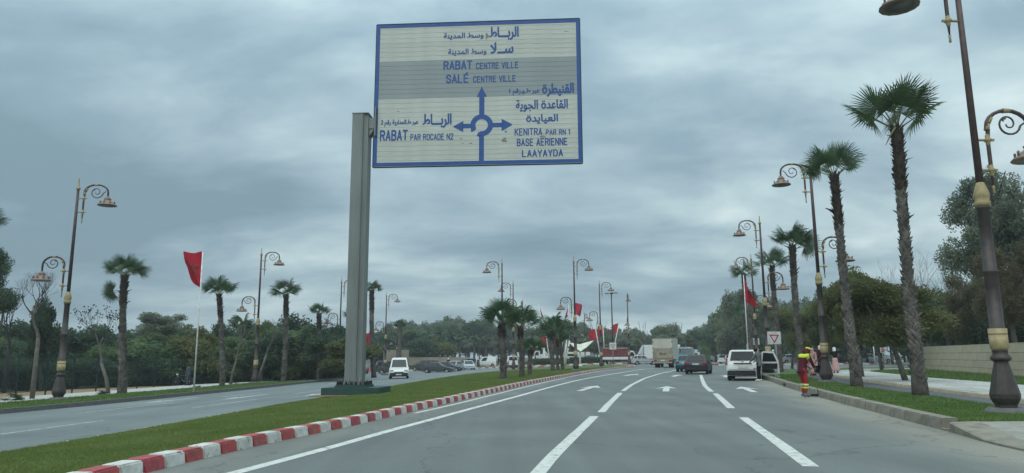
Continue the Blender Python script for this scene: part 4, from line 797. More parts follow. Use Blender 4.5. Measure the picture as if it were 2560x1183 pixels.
def palm(label, base, trunk_h, r0, r1, crown, n, seed, group, lean=(0, 0), up=0.55, boots=True, fr=FR, side=(), name='fan_palm', skew=0.0, big=1.0):
    rr = random.Random(seed); t = thing(name, label, 'palm tree', base, 0, group)
    ph_ = rr.uniform(0, 6)
    def ln(z): s = z / trunk_h; return (lean[0] * s + .05 * math.sin(s * 5 + ph_), lean[1] * s + .04 * math.sin(s * 4 + 1 + ph_) - .04 * math.sin(1 + ph_))
    mb = MB(); n_ = 26; path = []; rad = []
    for i in range(n_ + 1):
        z = trunk_h * i / n_; x, y = ln(z); path.append((x, y, z - (.2 if i == 0 else 0))); s = i / n_
        rad.append((r0 + (r1 - r0) * min(1, s * 1.8)) * (1 + (.22 * math.exp(-z * 2.2))) * rr.uniform(.96, 1.04))
    mb.tube(path, rad, 12); part('trunk', mb, M['trunk'], t)
    if boots:
        bo = link('leaf_base', bootsm(trunk_h, r0, r1, ln, seed, big=big), t); bo['kind'] = 'stuff'
    tx, ty = ln(trunk_h)
    for i in range(n):
        s = i / max(1, n - 1); az = i * 2.39996 + rr.uniform(-.3, .3); el = math.asin(max(-.98, min(.98, 1 - (1 - math.sin(R(up * 60 - 4))) * s ** .8))) + rr.uniform(-.08, .08)
        d = Vector((math.cos(az) * math.cos(el) + skew, math.sin(az) * math.cos(el), math.sin(el))).normalized()
        o = link('frond', rr.choice(fr), t); o.location = (tx, ty, trunk_h - .05)
        out = Vector((d.x, d.y, 0)); out = out.normalized() if out.length > .05 else Vector((1, 0, 0)); yv = (out - d * out.dot(d)).normalized() if abs(d.z) < .99 else out
        yv = -yv if yv.z > 0 or True else yv; xv = yv.cross(d).normalized()
        # local -y (droop side) points outwards and down
        mm = Matrix((xv, yv, d)).transposed().to_4x4(); o.rotation_euler = (mm @ Matrix.Rotation(rr.uniform(-.35, .35), 4, 'Z')).to_euler(); o.scale = (crown,) * 3
    if big == 1.01: part('broken_stalk', MB().tube([(tx - .12, -.1, trunk_h + .02), (tx - .30, -.12, trunk_h - .22), (tx - .50, -.12, trunk_h - .58)], [.035, .03, .008], 5), M['petiole'], t)
    for az, el, z_, s_ in side:
        d = Vector((math.cos(az) * math.cos(el), math.sin(az) * math.cos(el), math.sin(el))); out = Vector((math.cos(az), math.sin(az), 0)); yv = -(out - d * out.dot(d)).normalized(); xv = yv.cross(d)
        o = link('frond', fr[0], t); x, y = ln(z_); o.location = (x, y, z_); o.rotation_euler = (Matrix((xv, yv, d)).transposed() @ Matrix.Rotation(1.25, 3, 'Z')).to_euler(); o.scale = (s_,) * 3
    return t
pg = 'fan palms on the right verge'
rp9 = random.Random(9)
def palm_px(label, bx, by, tx_, ty_, cy_, wpx, r0, r1, n, seed, group, h=.15, pos=None, **kw):
    b = Vector(pos) if pos else at(bx, by, h); hT = top_h(b, ty_)
    # horizontal lean from the pixel offset of the trunk top
    x0 = proj((b.x, b.y, b.z + hT))[0]; lx = (tx_ - x0) * b.y / F * (1 + .1)
    hC = top_h(b, cy_) - hT; wd = wpx / F * b.y
    cs = .5 * (hC / 1.95 + wd / 3.6) * (1.28 if group == 'fan palms on the median' else 1.0)
    return palm(label, b, hT, r0, r1, cs, n, seed, group, lean=(lx, 0), **kw)
palm_px('tallest fan palm, nearest on the right verge, with shaggy criss-cross trunk', 2300, 990, 2240, 322, 165, 250, .20, .125, 10, 11, pg, up=.7, big=1.01)
palm_px('second tallest fan palm on the right verge, between the sweeper and the tallest palm', 2142, 968, 2085, 440, 335, 175, .20, .125, 10, 12, pg, up=.6)
palm_px('fan palm behind the sweeper, with one frond hanging out to its right', 2003, 941, 1980, 615, 540, 120, .20, .145, 10, 13, pg, up=.55, side=((.1, .5, 7.3, 1.1), (.3, .2, 7.4, .9)))
palm_px('fan palm rising right behind the triangle give way sign', 1950, 930, 1930, 665, 605, 100, .20, .145, 10, 14, pg, up=.45)
palm_px('shorter fan palm behind the hanging red flag on the right', 1868, 920, 1860, 690, 640, 80, .26, .18, 9, 15, pg, up=.4, pos=gp(1880, 74, .15), side=((3.0, .2, 5.5, .9), (.2, .3, 5.8, 1.0)))
pl_ = 'fan palms on the left verge'
palm_px('fan palm with one frond hanging low on its left, right of the leftmost lamp', 303, 985, 315, 692, 618, 112, .22, .135, 10, 21, pl_, up=.55, side=((3.1, -.15, 5.7, .75), (2.9, .1, 5.7, .7)), big=1.2)
palm_px('windswept fan palm right of the left flag pole', 556, 967, 552, 738, 663, 80, .17, .12, 9, 22, pl_, up=.6, skew=-.15, big=1.2)
palm_px('broad crowned fan palm right of the second left lamp', 710, 952, 717, 740, 683, 95, .18, .135, 8, 23, pl_, up=.5, pos=gp(712, 58, .15), big=1.3)
palm_px('small crowned fan palm just left of the sign post', 798, 946, 797, 787, 742, 55, .18, .14, 9, 24, pl_, up=.6, pos=gp(799, 66, .15), big=1.3)
palm_px('tall slim fan palm seen just right of the sign post', 934, 935, 929, 727, 688, 46, .24, .19, 9, 25, pl_, up=.45, pos=gp(935, 76, .15), skew=.1, big=1.3)
palm_px('fan palm mostly hidden by the sign post, fronds showing on its left', 884, 935, 882, 790, 752, 46, .34, .22, 8, 26, pl_, up=.4, pos=gp(888, 72, .15))
palm_px('fan palm at the far left edge, only the tips of its crown in view', -60, 1000, -62, 560, 480, 150, .36, .2, 10, 27, pl_, up=.4, pos=gp(-65, 30, .15))
pm_ = 'fan palms on the median'
palm_px('nearest short fan palm on the median with the thickest trunk', 1257, 947, 1256, 812, 738, 92, .20, .17, 11, 31, pm_, up=.62, big=1.25)
palm_px('second short fan palm on the median, right of the thickest one', 1303, 942, 1303, 822, 752, 80, .16, .135, 10, 32, pm_, up=.62, big=1.25)
palm_px('smallest fan palm on the median, its crown below the others', 1326, 937, 1325, 878, 822, 48, .15, .12, 9, 33, pm_, up=.6, big=1.25)
palm_px('median fan palm of the far trio, left one', 1382, 923, 1381, 828, 755, 55, .18, .15, 8, 34, pm_, up=.6, pos=gp(1382, 68, .15), fr=FRs)
palm_px('median fan palm of the far trio, thin middle one', 1394, 921, 1392, 850, 785, 50, .15, .12, 8, 35, pm_, up=.55, pos=gp(1395, 71, .15), fr=FRs)
palm_px('median fan palm of the far trio, right one beside the lamp', 1404, 919, 1402, 832, 770, 55, .17, .14, 8, 36, pm_, up=.6, pos=gp(1405, 74, .15), fr=FRs)
palm_px('distant fan palm over the dark wood right of the white van', 999, 905, 1000, 815, 782, 38, .4, .3, 10, 41, None, pos=gp(1000, 128, .1), fr=FRs, up=.35, boots=False)
palm_px('distant fan palm showing over the trees left of the second right lamp', 2055, 900, 2055, 730, 700, 28, .3, .22, 10, 42, None, pos=gp(2057, 118, .1), fr=FRs, up=.45, boots=False)
palm_px('fan palm in the park behind the stone wall, under the big grey green tree', 2372, 900, 2372, 800, 740, 120, .28, .24, 13, 43, None, pos=gp(2374, 52, .2), fr=FRs, up=.15, boots=False)
palm_px('light green fan palm at the wood edge left of the right flag', 1830, 900, 1832, 842, 800, 56, .3, .25, 12, 44, None, pos=gp(1832, 120, .1), fr=FRs, up=.1, boots=False)
palm_px('palm tree in the garden behind the fence, left of the second left lamp', 600, 930, 604, 815, 765, 80, .3, .24, 12, 45, None, pos=gp(604, 72, .1), fr=FRs, up=.2, boots=False)
dp = 'distant fan palms in front of the wood beyond the roundabout'
for i, (px_, Y_, ty_, cy_) in enumerate(((1000 + 105, 150, 850, 822), (1150, 152, 846, 818), (1185, 150, 852, 825), (1120, 158, 838, 808), (1065, 155, 842, 812), (1715, 156, 848, 822), (1760, 158, 842, 815), (1510, 160, 850, 825), (1590, 158, 862, 838), (1215, 158, 850, 824))):
    palm_px('small distant fan palm in front of the wood beyond the roundabout', px_, 0, px_, ty_, cy_, 34, .25, .2, 8, 60 + i, dp, pos=gp(px_, Y_, .1), fr=FRs, up=.15, boots=False)
# ================================================================ TREES
def crown_mesh(name, seed, n, m, leaf, blobs=9, flatz=0.75, spread=0.62, br=(.26, .46), low=0.0, hang=0.0, fill=.35):
    # leaf-sized faces through a volume of clumps; unit crown: radius about 1, height 0..~1.6
    rg = np.random.default_rng(seed); cs = []; rs_ = []
    for i in range(blobs):
        a = rg.random() * 6.283; r = spread * math.sqrt(rg.random()); zz = low + rg.random() * (1.35 - low) * (1 - .35 * r); cs.append((r * math.cos(a), r * math.sin(a), zz + .1)); rs_.append(rg.uniform(*br) * (1.1 - .3 * zz / 1.4))
    cs = np.array(cs); rs_ = np.array(rs_); w_ = rs_ ** 2 / (rs_ ** 2).sum(); idx = rg.choice(blobs, n, p=w_); d = rg.normal(size=(n, 3)); d /= np.linalg.norm(d, axis=1)[:, None]
    # ragged sub clumps
    sub = rg.normal(size=(blobs, 14, 3)); sub /= np.linalg.norm(sub, axis=2)[:, :, None]; pick = sub[idx, rg.integers(0, 14, n)]
    d = d * .62 + pick * .75; rad = rs_[idx] * np.where(rg.random(n) < fill, rg.random(n) ** .5, rg.uniform(.8, 1.12, n))
    p = cs[idx] + d * rad[:, None] * np.array([1, 1, flatz]); p[:, 2] -= hang * rg.random(n) * np.hypot(p[:, 0], p[:, 1])
    u = rg.normal(size=(n, 3)); u[:, 2] *= .6; u /= np.linalg.norm(u, axis=1)[:, None]; v = np.cross(u, rg.normal(size=(n, 3))); v /= np.linalg.norm(v, axis=1)[:, None]
    s = leaf * rg.uniform(.6, 1.4, n)[:, None]; q = np.stack([p - u * s, p + v * s * .45, p + u * s, p - v * s * .45], 1).reshape(-1, 3)
    return npmesh(name, q, np.arange(4 * n).reshape(-1, 4), m)
def trunk_mb(H_, r, seed, forks=3, lean=0.0, up=1.3, spreadr=.5):
    rr = random.Random(seed); mb = MB(); lx = rr.uniform(-1, 1) * lean; P_ = [(lx * (i / 4) ** 1.2, 0, H_ * i / 4 - (.2 if i == 0 else 0)) for i in range(5)]
    mb.tube(P_, [r * 1.25, r, r * .9, r * .8, r * .7], 7)
    for k_ in range(forks):
        a = 6.283 * k_ / forks + rr.uniform(-.5, .5); L_ = up * rr.uniform(.7, 1.1); s = spreadr * rr.uniform(.7, 1.2); z0 = H_ * rr.uniform(.85, 1.0)
        pts = [(lx, 0, z0)] + [(lx + math.cos(a) * s * (j / 3) ** .8 + rr.uniform(-.05, .05), math.sin(a) * s * (j / 3) ** .8, z0 + L_ * j / 3) for j in (1, 2, 3)]
        mb.tube(pts, [r * .6, r * .45, r * .3, r * .12], 5)
        a2 = a + rr.uniform(.5, 1.2); mb.tube([pts[2], (pts[2][0] + math.cos(a2) * s * .5, pts[2][1] + math.sin(a2) * s * .5, pts[2][2] + L_ * .4)], [r * .3, r * .1], 4)
    return mb
PROTO = {}
def P_(k, *a, **kw): PROTO[k] = crown_mesh('crown', *a, **kw)
P_('dark', 1, 11440, M['leaf_dark'], 0.056, 12); P_('dark2', 2, 11440, M['leaf_dark'], 0.056, 10, flatz=.9)
P_('mid', 3, 11440, M['leaf_mid'], 0.056, 12); P_('mid2', 4, 11440, M['leaf_mid'], 0.053, 9, flatz=.8)
P_('grey', 5, 12320, M['leaf_grey'], 0.043, 15, br=(.18, .34), fill=.2); P_('grey2', 6, 12320, M['leaf_grey'], 0.043, 13, br=(.2, .36), spread=.55)
P_('olive', 7, 11440, M['leaf_olive'], 0.053, 12, flatz=.6); P_('brown', 8, 11440, M['leaf_brown'], 0.046, 12)
P_('light', 9, 9240, M['leaf_light'], 0.053, 10, hang=.3); P_('hedge', 10, 11440, M['leaf_dark'], 0.050, 14, low=-.05, spread=.8, br=(.3, .5))
P_('big', 11, 52000, M['leaf_grey'], .022, 30, br=(.15, .30), spread=.70, fill=.25); P_('bigbrown', 12, 42000, M['leaf_brown'], .024, 24, br=(.18, .32), fill=.25, spread=.75)
P_('street', 13, 26000, M['leaf_olive'], .036, 15, flatz=.62, spread=.75, br=(.26, .42), fill=.4); P_('street2', 14, 26000, M['leaf_olive'], .036, 15, flatz=.62, spread=.78, br=(.24, .42), fill=.4)
P_('sparse', 15, 2600, M['leaf_grey'], .05, 12, br=(.2, .35), fill=.5, spread=.7); P_('leftbig', 16, 34000, M['leaf_dark'], .025, 16, br=(.2, .36), spread=.68, fill=.25)
P_('umbrella', 17, 12000, M['leaf_grey'], .04, 13, flatz=.8, br=(.22, .36), spread=.62, low=.15, fill=.3)
TR = {k_: trunk_mb(1.0, .055, 70 + k_, 3, .15, .9, .45).mesh('trunk', M['barkg'] if k_ % 2 else M['barkd']) for k_ in range(4)}
tcount = [0]
def tree(label, px, Y, top, wpx, kind, group=None, bot=None, h=.1, name='leafy_tree', ysc=None, trunk=True, cat='tree', pos=None):
    b = pos or gp(px, Y, h); Ht = top_h(b, top); wd = wpx / F * b.y / 2
    tcount[0] += 1; rr = random.Random(tcount[0] * 7 + 1); t = thing(name, label, cat, b, 0, group)
    bh = top_h(b, bot) if bot else Ht * .28
    o = link('crown', PROTO[kind], t); o.location = (0, 0, bh); o.scale = (wd / 1.02, (ysc or wd) / 1.02, (Ht - bh) / 1.55); o.rotation_euler = (0, 0, 0)
    o.data = PROTO[kind]; t.rotation_euler.z = 0 if ysc else rr.uniform(0, 6.28)
    if trunk:
        q = link('trunk', TR[tcount[0] % 4], t); th = min(max(bh * 1.1, .6), Ht * .45); q.scale = (max(1.2, Ht * .38), max(1.2, Ht * .38), th)
        q.location = (0, 0, 0)
    return t
# wood beyond the roundabout: front row tree by tree
fw_ = 'trees of the wood beyond the roundabout'
row = []
prof = [(930, 830), (1000, 800), (1060, 790), (1130, 778), (1180, 785), (1230, 795), (1290, 800), (1350, 812), (1420, 800), (1460, 796), (1500, 806), (1560, 812), (1600, 806), (1640, 802), (1700, 805), (1760, 800), (1800, 770), (1850, 740), (1900, 725), (1960, 728), (2020, 725), (2080, 705), (2140, 720)]
rr0 = random.Random(99)
def topat(px): return float(np.interp(px, [p[0] for p in prof], [p[1] for p in prof]))
kinds = ['mid', 'grey', 'dark', 'grey2', 'olive', 'mid2', 'dark2', 'grey']
i_ = 0
for layer, (Y0, dt, stepx) in enumerate(((178, 26, 34), (190, 8, 40), (205, -2, 46))):
    px = 900.0 if layer else 905
    while px < 2150:
        Y_ = Y0 + rr0.uniform(-6, 6); 
        if px > 1780: Y_ = Y0 - 40 + rr0.uniform(-5, 5)
        t_ = topat(px) + dt + rr0.uniform(-8, 10); kd = rr0.choice(kinds if layer == 0 else ['grey', 'grey2', 'mid', 'dark', 'grey'])
        tree('tree of the dense mixed wood beyond the roundabout', px, Y_, t_, rr0.uniform(70, 105), kd, fw_, bot=rr0.uniform(862, 884) if layer == 0 else 880)
        px += stepx * rr0.uniform(.8, 1.2); i_ += 1
# slender bare trunks under the wood's edge
for px in range(1170, 1700, 23):
    Y_ = 162 + rr0.uniform(-3, 3); b = gp(px + rr0.uniform(-8, 8), Y_, .1); t = thing('slender_tree', 'slender bare grey trunk at the near edge of the wood', 'tree', b, rr0.uniform(0, 6), 'slender trunks at the edge of the wood')
    o = link('trunk', TR[i_ % 4], t); o.scale = (2.6, 2.6, rr0.uniform(3.5, 5)); o2 = link('crown', PROTO['sparse'], t); o2.location = (0, 0, 4); o2.scale = (1.8, 1.8, 1.6); i_ += 1
for px in range(1960, 2330, 21):
    Y_ = rr0.uniform(100, 118); b = gp(px + rr0.uniform(-8, 8), Y_, .15); t = thing('slender_tree', 'slender bare trunk in the park on the right', 'tree', b, rr0.uniform(0, 6), 'slender trunks in the park on the right')
    o = link('trunk', TR[i_ % 4], t); o.scale = (2.8, 2.8, rr0.uniform(3.0, 4.2)); o2 = link('crown', PROTO['mid'], t); o2.location = (0, 0, 3.2); o2.scale = (2.2, 2.2, 1.7); i_ += 1
# left wood behind the fence
lg = 'dark trees behind the green fence'
for layer, (Y0, tp, stepx) in enumerate(((58, 838, 62), (66, 815, 70), (80, 815, 70))):
    px = -120.0
    while px < 900:
        t_ = tp + rr0.uniform(-22, 24); kd = rr0.choice(['dark', 'dark2', 'mid', 'hedge', 'olive', 'mid2'] if layer else ['dark', 'hedge', 'dark2', 'mid'])
        Y_ = Y0 + rr0.uniform(-3, 3) + (px / 900 * 14 if layer == 0 else 0)
        tree('dense dark green tree behind the green fence', px, Y_, t_, rr0.uniform(120, 180), kd, lg, bot=948 if layer == 0 else 920); px += stepx * rr0.uniform(.8, 1.2)
hb = 'clipped bushes directly behind the green fence'
px = -60.0
while px < 770:
    tree('dark bush pressed against the back of the green fence', px, 52 + px / 900 * 22, 885 + rr0.uniform(-6, 12), 110, 'hedge', hb, bot=968 - px * .03, name='bush', trunk=False, cat='bush'); px += 42
tree('dark tree cut off by the left edge, its crown high above the fence', -40, 46, 618, 180, 'leftbig', bot=770)
tree('conifer like dark tree beside the leftmost bare tree', 112, 52, 742, 90, 'dark2', bot=900)
tree('grey green umbrella crowned tree standing out between the low fronded palm and the flag pole', 395, 78, 766, 150, 'umbrella', bot=850)
tree('smaller umbrella crowned tree just left of the red flag pole', 455, 80, 815, 80, 'umbrella', bot=860)
tree('dark tree behind the windswept palm, between the flag pole and the second lamp', 540, 76, 790, 80, 'dark', bot=900)
tree('tall bushy tree between the second left lamp and the broad crowned palm', 665, 76, 795, 110, 'mid2', bot=930)
tree('wide dark tree behind the broad crowned palm', 745, 78, 782, 130, 'dark2', bot=930)
tree('tree with pale leaves left of the sign post', 850, 82, 800, 110, 'grey', bot=915)
tree('dark tree behind the beige wall right of the sign post', 960, 135, 828, 110, 'dark', bot=910)
tree('olive brown tree right of the white van, over the low wall', 1095, 150, 835, 110, 'olive', bot=905)
tree('very dark tree over the low beige wall', 1040, 146, 845, 120, 'dark2', bot=905)
# right side trees
sg_ = 'street trees with cropped dark crowns along the right sidewalk'
def street_tree(label, bx, by, cx_, top, bot, wpx, kind, h=.25, lean=0, pos=None):
    b = Vector(pos) if pos else at(bx, by, h); tcount[0] += 1; t = thing('street_tree', label, 'tree', b, 0, sg_)
    Ht = top_h(b, top); bh = top_h(b, bot); x0 = proj((b.x, b.y, b.z + bh))[0]; lx = (cx_ - x0) * b.y / F
    mb = MB(); mb.tube([(0, 0, -.1), (lx * .3, 0, bh * .4), (lx * .8, 0, bh), (lx, 0, bh * 1.5)], [.14, .11, .10, .06], 8)
    rr = random.Random(int(bx)); 
    for k_ in range(6): a = k_ + rr.random(); mb.tube([(lx * .75, 0, bh * .95), (lx + math.cos(a) * .8, math.sin(a) * .8, bh * 1.35), (lx + math.cos(a) * 1.5, math.sin(a) * 1.5, bh * 1.7)], [.06, .045, .02], 5)
    part('trunk', mb, M['barkg'], t); o = link('crown', PROTO[kind], t); o.location = (lx, 0, bh - .1); wd = wpx / F * b.y / 2; o.scale = (wd, wd, (Ht - bh) / 1.5); return t
street_tree('street tree with its trunk right behind the tallest palm, crown reaching left of it', 2265, 952, 2215, 668, 842, 235, 'street')
street_tree('street tree with olive crown between the two tallest palms', 2155, 942, 2140, 665, 850, 180, 'street2')
street_tree('street tree on the lawn behind the square sign, between the two tallest palms', 2205, 928, 2190, 690, 845, 150, 'street', h=.2)
street_tree('street tree behind the sweeper, left of the second right lamp', 2085, 925, 2060, 745, 862, 130, 'street2', pos=gp(2085, 60, .2))
street_tree('pale trunked street tree between the give way sign and the sweeper', 1975, 916, 1985, 755, 862, 120, 'street', pos=gp(1978, 66, .2))
street_tree('street tree whose crown hangs behind the third right lamp', 2030, 918, 2025, 760, 858, 110, 'street2', pos=gp(2030, 72, .2))
tree('big grey green tree towering over the wall at the right edge', 2520, 44, 392, 270, 'big', bot=690, h=.2)
tree('rusty brown leaved tree behind the nearest lamp at the right edge', 2545, 38, 575, 210, 'bigbrown', bot=815, h=.2)
tree('brownish tree between the nearest lamp and the grey bare trees', 2450, 50, 650, 150, 'bigbrown', bot=830, h=.2)
tree('dark green tree behind the tallest palm above the stone wall', 2320, 62, 705, 150, 'mid', bot=860, h=.2)
tree('olive tree low behind the stone wall right of the park palm', 2430, 54, 735, 130, 'olive', bot=880, h=.2)
for i, (px_, Y_, tp, w_, kd) in enumerate(((2350, 70, 760, 150, 'dark'), (2470, 60, 770, 170, 'dark2'), (2540, 48, 770, 170, 'hedge'), (2410, 64, 790, 150, 'hedge'), (2600, 44, 740, 160, 'dark'), (2290, 84, 770, 140, 'dark2'), (2230, 96, 770, 140, 'mid'), (2170, 104, 760, 130, 'dark'), (2110, 112, 750, 120, 'olive'), (2600, 55, 690, 200, 'mid2'))):
    tree('dark tree of the thicket behind the stone wall', px_, Y_, tp, w_, kd, 'thicket trees behind the stone wall', bot=885, h=.2)
tree('dense tree beside the right flag, at the left end of the right hand wood', 1838, 112, 712, 110, 'grey2', bot=870)
tree('tall grey tree behind the drooping flag on the right', 1890, 104, 690, 130, 'grey', bot=850)
tree('rounded pale bush tree beside the blue topped sign board', 1762, 128, 862, 36, 'light', bot=900, name='bush', cat='bush')
# bare trees
def bare(label, px, py, top, wpx, seed, m, r=.12, h=.15, group=None, pos=None, tips=False, leanx=0.0, depth=5, trunkf=.38, name='bare_tree', th=None):
    b = Vector(pos) if pos else at(px, py, h); Ht = top_h(b, top); rr = random.Random(seed); t = thing(name, label, 'tree', b, 0, group); tr = MB(); tw = MB(); pods = MB()
    tH = Ht * trunkf; tp_ = Vector((leanx * Ht * .3, 0, tH)); tr.tube([(0, 0, -.2), (tp_.x * .4, 0, tH * .5), tp_], [r * 1.15, r, r * .85], 8); wd = wpx / F * b.y / 2
    def grow(p, d, ln, rad, lv):
        pts = [p]; q = p.copy(); dd = d.copy()
        for s in range(3): dd = (dd + Vector((rr.uniform(-.28, .28), rr.uniform(-.28, .28), rr.uniform(-.05, .22)))).normalized(); q = q + dd * ln / 3; pts.append(q.copy())
        (tr if lv >= depth - 1 else tw).tube(pts, [rad, rad * .85, rad * .7, rad * .55], 5 if lv > 2 else 3, cap=False)
        if lv == 0:
            if tips: pods.lathe([(0, -.04), (.045, 0), (0, .05)], 4, q)
            return
        for k_ in range(rr.choice((2, 3)) if lv < depth else 4):
            a = rr.uniform(0, 6.28); sp = rr.uniform(.35, .95); nn = (dd + Vector((math.cos(a) * sp * wd / Ht * 2.6, math.sin(a) * sp * wd / Ht * 2.6, rr.uniform(-.1, .3)))).normalized(); grow(pts[rr.choice((2, 3))] if k_ else q, nn, ln * rr.uniform(.66, .86), rad * .55, lv - 1)
    grow(tp_, Vector((leanx, 0, 1)).normalized(), (Ht - tH) * .26, r * .8, depth)
    part('trunk', tr, m if th is None else th, t); o = part('twigs', tw, m, t); o['kind'] = 'stuff'
    if tips: o = part('seed_pods', pods, m, t); o['kind'] = 'stuff'
    return t
bare('leafless dark tree with wide reaching twigs left of the leftmost lamp', 80, 998, 640, 230, 4, M['twig'], .105, depth=6, trunkf=.42, th=M['barkg'])
bare('leafless leaning tree with seed pods left of the low fronded palm', 273, 985, 738, 200, 6, M['twig'], .10, tips=True, leanx=-.35, trunkf=.3, th=M['barkg'])
bare('thin leafless street tree just right of the windswept palm', 575, 962, 770, 70, 8, M['twigpale'], .09, leanx=.2, depth=4, trunkf=.3, th=M['barkg'])
bare('thin leafless street tree right behind the second left lamp', 645, 957, 760, 70, 9, M['twigpale'], .10, leanx=.3, depth=4, trunkf=.35, th=M['barkg'])
bare('leafless pod bearing tree right of the small crowned palm', 825, 940, 775, 90, 10, M['twig'], .1, tips=True, depth=4, trunkf=.5, pos=gp(822, 74, .15))
bare('leafless dark shrubby tree at the far left edge by the fence', 15, 990, 700, 150, 12, M['twig'], .12, pos=gp(20, 50, .1))
for i, (px_, Y_, tp, w_) in enumerate(((2330, 74, 600, 110), (2372, 70, 625, 110), (2410, 66, 640, 90), (2240, 92, 622, 80), (2300, 80, 660, 90))):
    bare(['pale leafless tree showing just right of the tallest palm', 'pale leafless tree above the park palm', 'pale leafless tree left of the nearest lamp', 'pale leafless tree top left of the tallest palm', 'low pale leafless tree behind the tallest palm'][i], px_, 900, tp, w_, 30 + i, M['twigpale'], .10, pos=gp(px_, Y_, .15), trunkf=.3, depth=5, leanx=(-.1, .1, 0, .05, .1)[i])
# low plants on the left verge
vp = [(28, 1004, 62), (50, 1003, 40), (250, 990, 50), (492, 971, 24), (584, 962, 26), (668, 957, 32), (736, 951, 24)]
vl = ['low round plant on the left verge nearest the left edge', 'low plant beside the round one at the left edge, a little smaller', 'low plant at the foot of the low fronded palm', 'low plant at the foot of the left flag pole', 'low plant between the windswept palm and the second lamp', 'low wide plant between the second lamp and the broad crowned palm', 'low plant just right of the broad crowned palm']
for (px_, py_, w_), lb in zip(vp, vl):
    b = at(px_, py_, .12); t = thing('low_plant', lb, 'plant', b); o = link('foliage', crown_mesh('foliage', px_, 1500, M['hedge'], .07, 7, flatz=.55, low=-.1, br=(.35, .5), fill=.6), t); s = w_ / F * b.y / 2; o.scale = (s, s * .7, s * .42)
# hedge on the roundabout island
for i, (px0, px1) in enumerate(((1332, 1420), (1424, 1510))):
    b = gp((px0 + px1) / 2, 126, .2); wdt = (px1 - px0) / F * 126
    rg = np.random.default_rng(50 + i); n = 7000; p = np.stack([rg.uniform(-wdt / 2, wdt / 2, n), rg.uniform(-.8, .8, n), rg.uniform(0, .95, n) + .06 * np.sin(rg.uniform(0, 60, n))], 1); u = rg.normal(size=(n, 3)) * .06; v = rg.normal(size=(n, 3)) * .05
    me = npmesh('hedge', np.stack([p - u, p + v, p + u, p - v], 1).reshape(-1, 3), np.arange(4 * n).reshape(-1, 4), M['hedge']); thing('hedge', ['clipped low hedge on the roundabout island left of the sail canopy', 'clipped low hedge on the roundabout island right of the sail canopy'][i], 'hedge', b, data=me)
# ================================================================ WALLS AND FENCE
def block_wall(label, a, b, hgt_, rows, blen, m, thick=.35, name='stone_wall', sink=0.2):
    a, b = Vector(a), Vector(b); Ln = (b - a).length; an = math.atan2(b.y - a.y, b.x - a.x); t = thing(name, label, 'wall', a, an); rh = hgt_ / rows; rr = random.Random(int(Ln * 10))
    part('core', MB().box((Ln / 2, thick * .55, hgt_ / 2 - sink / 2), (Ln - .05, thick - .04, hgt_ + sink - .02)), M['joint'], t)
    cache = {}
    for r_ in range(rows):
        x = 0 if r_ % 2 == 0 else -blen / 2
        while x < Ln:
            x0, x1 = max(0, x), min(Ln, x + blen); k_ = round(x1 - x0, 2)
            if k_ > .08:
                if k_ not in cache: cache[k_] = MB().box((0, 0, 0), (k_ - .014, .06, rh - .016)).mesh('stone_block', m, .006)
                o = link('stone_block', cache[k_], t); o.location = ((x0 + x1) / 2, rr.uniform(-.006, .006), rh * (r_ + .5) - sink * 0)
            x += blen
    part('coping', MB().box((Ln / 2, thick / 2, hgt_ + .02), (Ln, thick + .06, .04)), m, t, .008)
    return t
pa = at(2312, 926.5, .2); pb_ = at(2700, 960, .2)
block_wall('long beige stone block wall behind the right sidewalk and nearest lamp', (pb_.x, pb_.y, .2), (pa.x, pa.y, .2), 1.62, 4, 1.75, M['stone']).rotation_euler.z += 0
wl = bpy.data.objects['stone_wall']
# turn the wall so its blocks face the road: rebuild from the other end
wl.location = (pa.x, pa.y, .2); wl.rotation_euler.z = math.atan2(pb_.y - pa.y, pb_.x - pa.x)
def panel_wall(label, x0, x1, Y, h, m, pan=3.0, name='beige_wall', cat='wall'):
    t = thing(name, label, cat, (x0, Y, gz(x0, Y))); n = max(1, int((x1 - x0) / pan)); w_ = (x1 - x0) / n; me = MB().box((w_ / 2, .1, h / 2), (w_ - .03, .2, h + .3)).mesh('wall_panel', m, .01)
    for i in range(n): o = link('wall_panel', me, t); o.location = (w_ * i, (i % 2) * .01, 0)
    return t
def xr(px, Y): return atY(px, Y).x
panel_wall('beige wall of tall panels left of the sign post, behind the parked estate', xr(770, 128), xr(880, 128), 128, 4.3 - 1.0, M['wallbeige'])
panel_wall('taller beige wall section behind the white van', xr(958, 132), xr(1022, 132), 132, 3.5, M['wallbeige'])
panel_wall('low beige wall behind the dark crossing cars', xr(1022, 131), xr(1175, 131), 131, 2.1, M['wallbeige'], 4)
# green mesh fence
fa = [(-28.9, 28), (-28.7, 42.5), (-28.3, 52), (-28.0, 62), (-27.4, 72), (-27.1, 77.4)]
FN = thing('mesh_fence', 'dark green welded mesh fence running along the left sandy path', 'fence', (0, 0, 0))
pm = MB().box((0, 0, 1.2), (.07, .07, 2.6)).mesh('fence_post', M['fence'])
fx = pl([(y_, x_) and (x_, y_) for x_, y_ in fa]); wm = MB()
for i in range(25): wm.box((0.1 * i + .05, 0, 1.3), (.009, .009, 2.1))
for i in range(9): wm.box((1.25, 0.008, .3 + i * .25), (2.5, .012, .012 if i % 4 else .03))
wmm = wm.mesh('mesh_panel', M['fence']); y = 27.0; i = 0
while y < 77:
    x = fx(y); x2 = fx(y + 2.5); o = link('fence_post', pm, FN); o.location = (x, y, gz(x, y) + .1); p = link('mesh_panel', wmm, FN); p.location = (x, y, gz(x, y) + .1); p.rotation_euler = (0, 0, math.atan2(2.5, x2 - x)); p['kind'] = 'stuff'; y += 2.5; i += 1
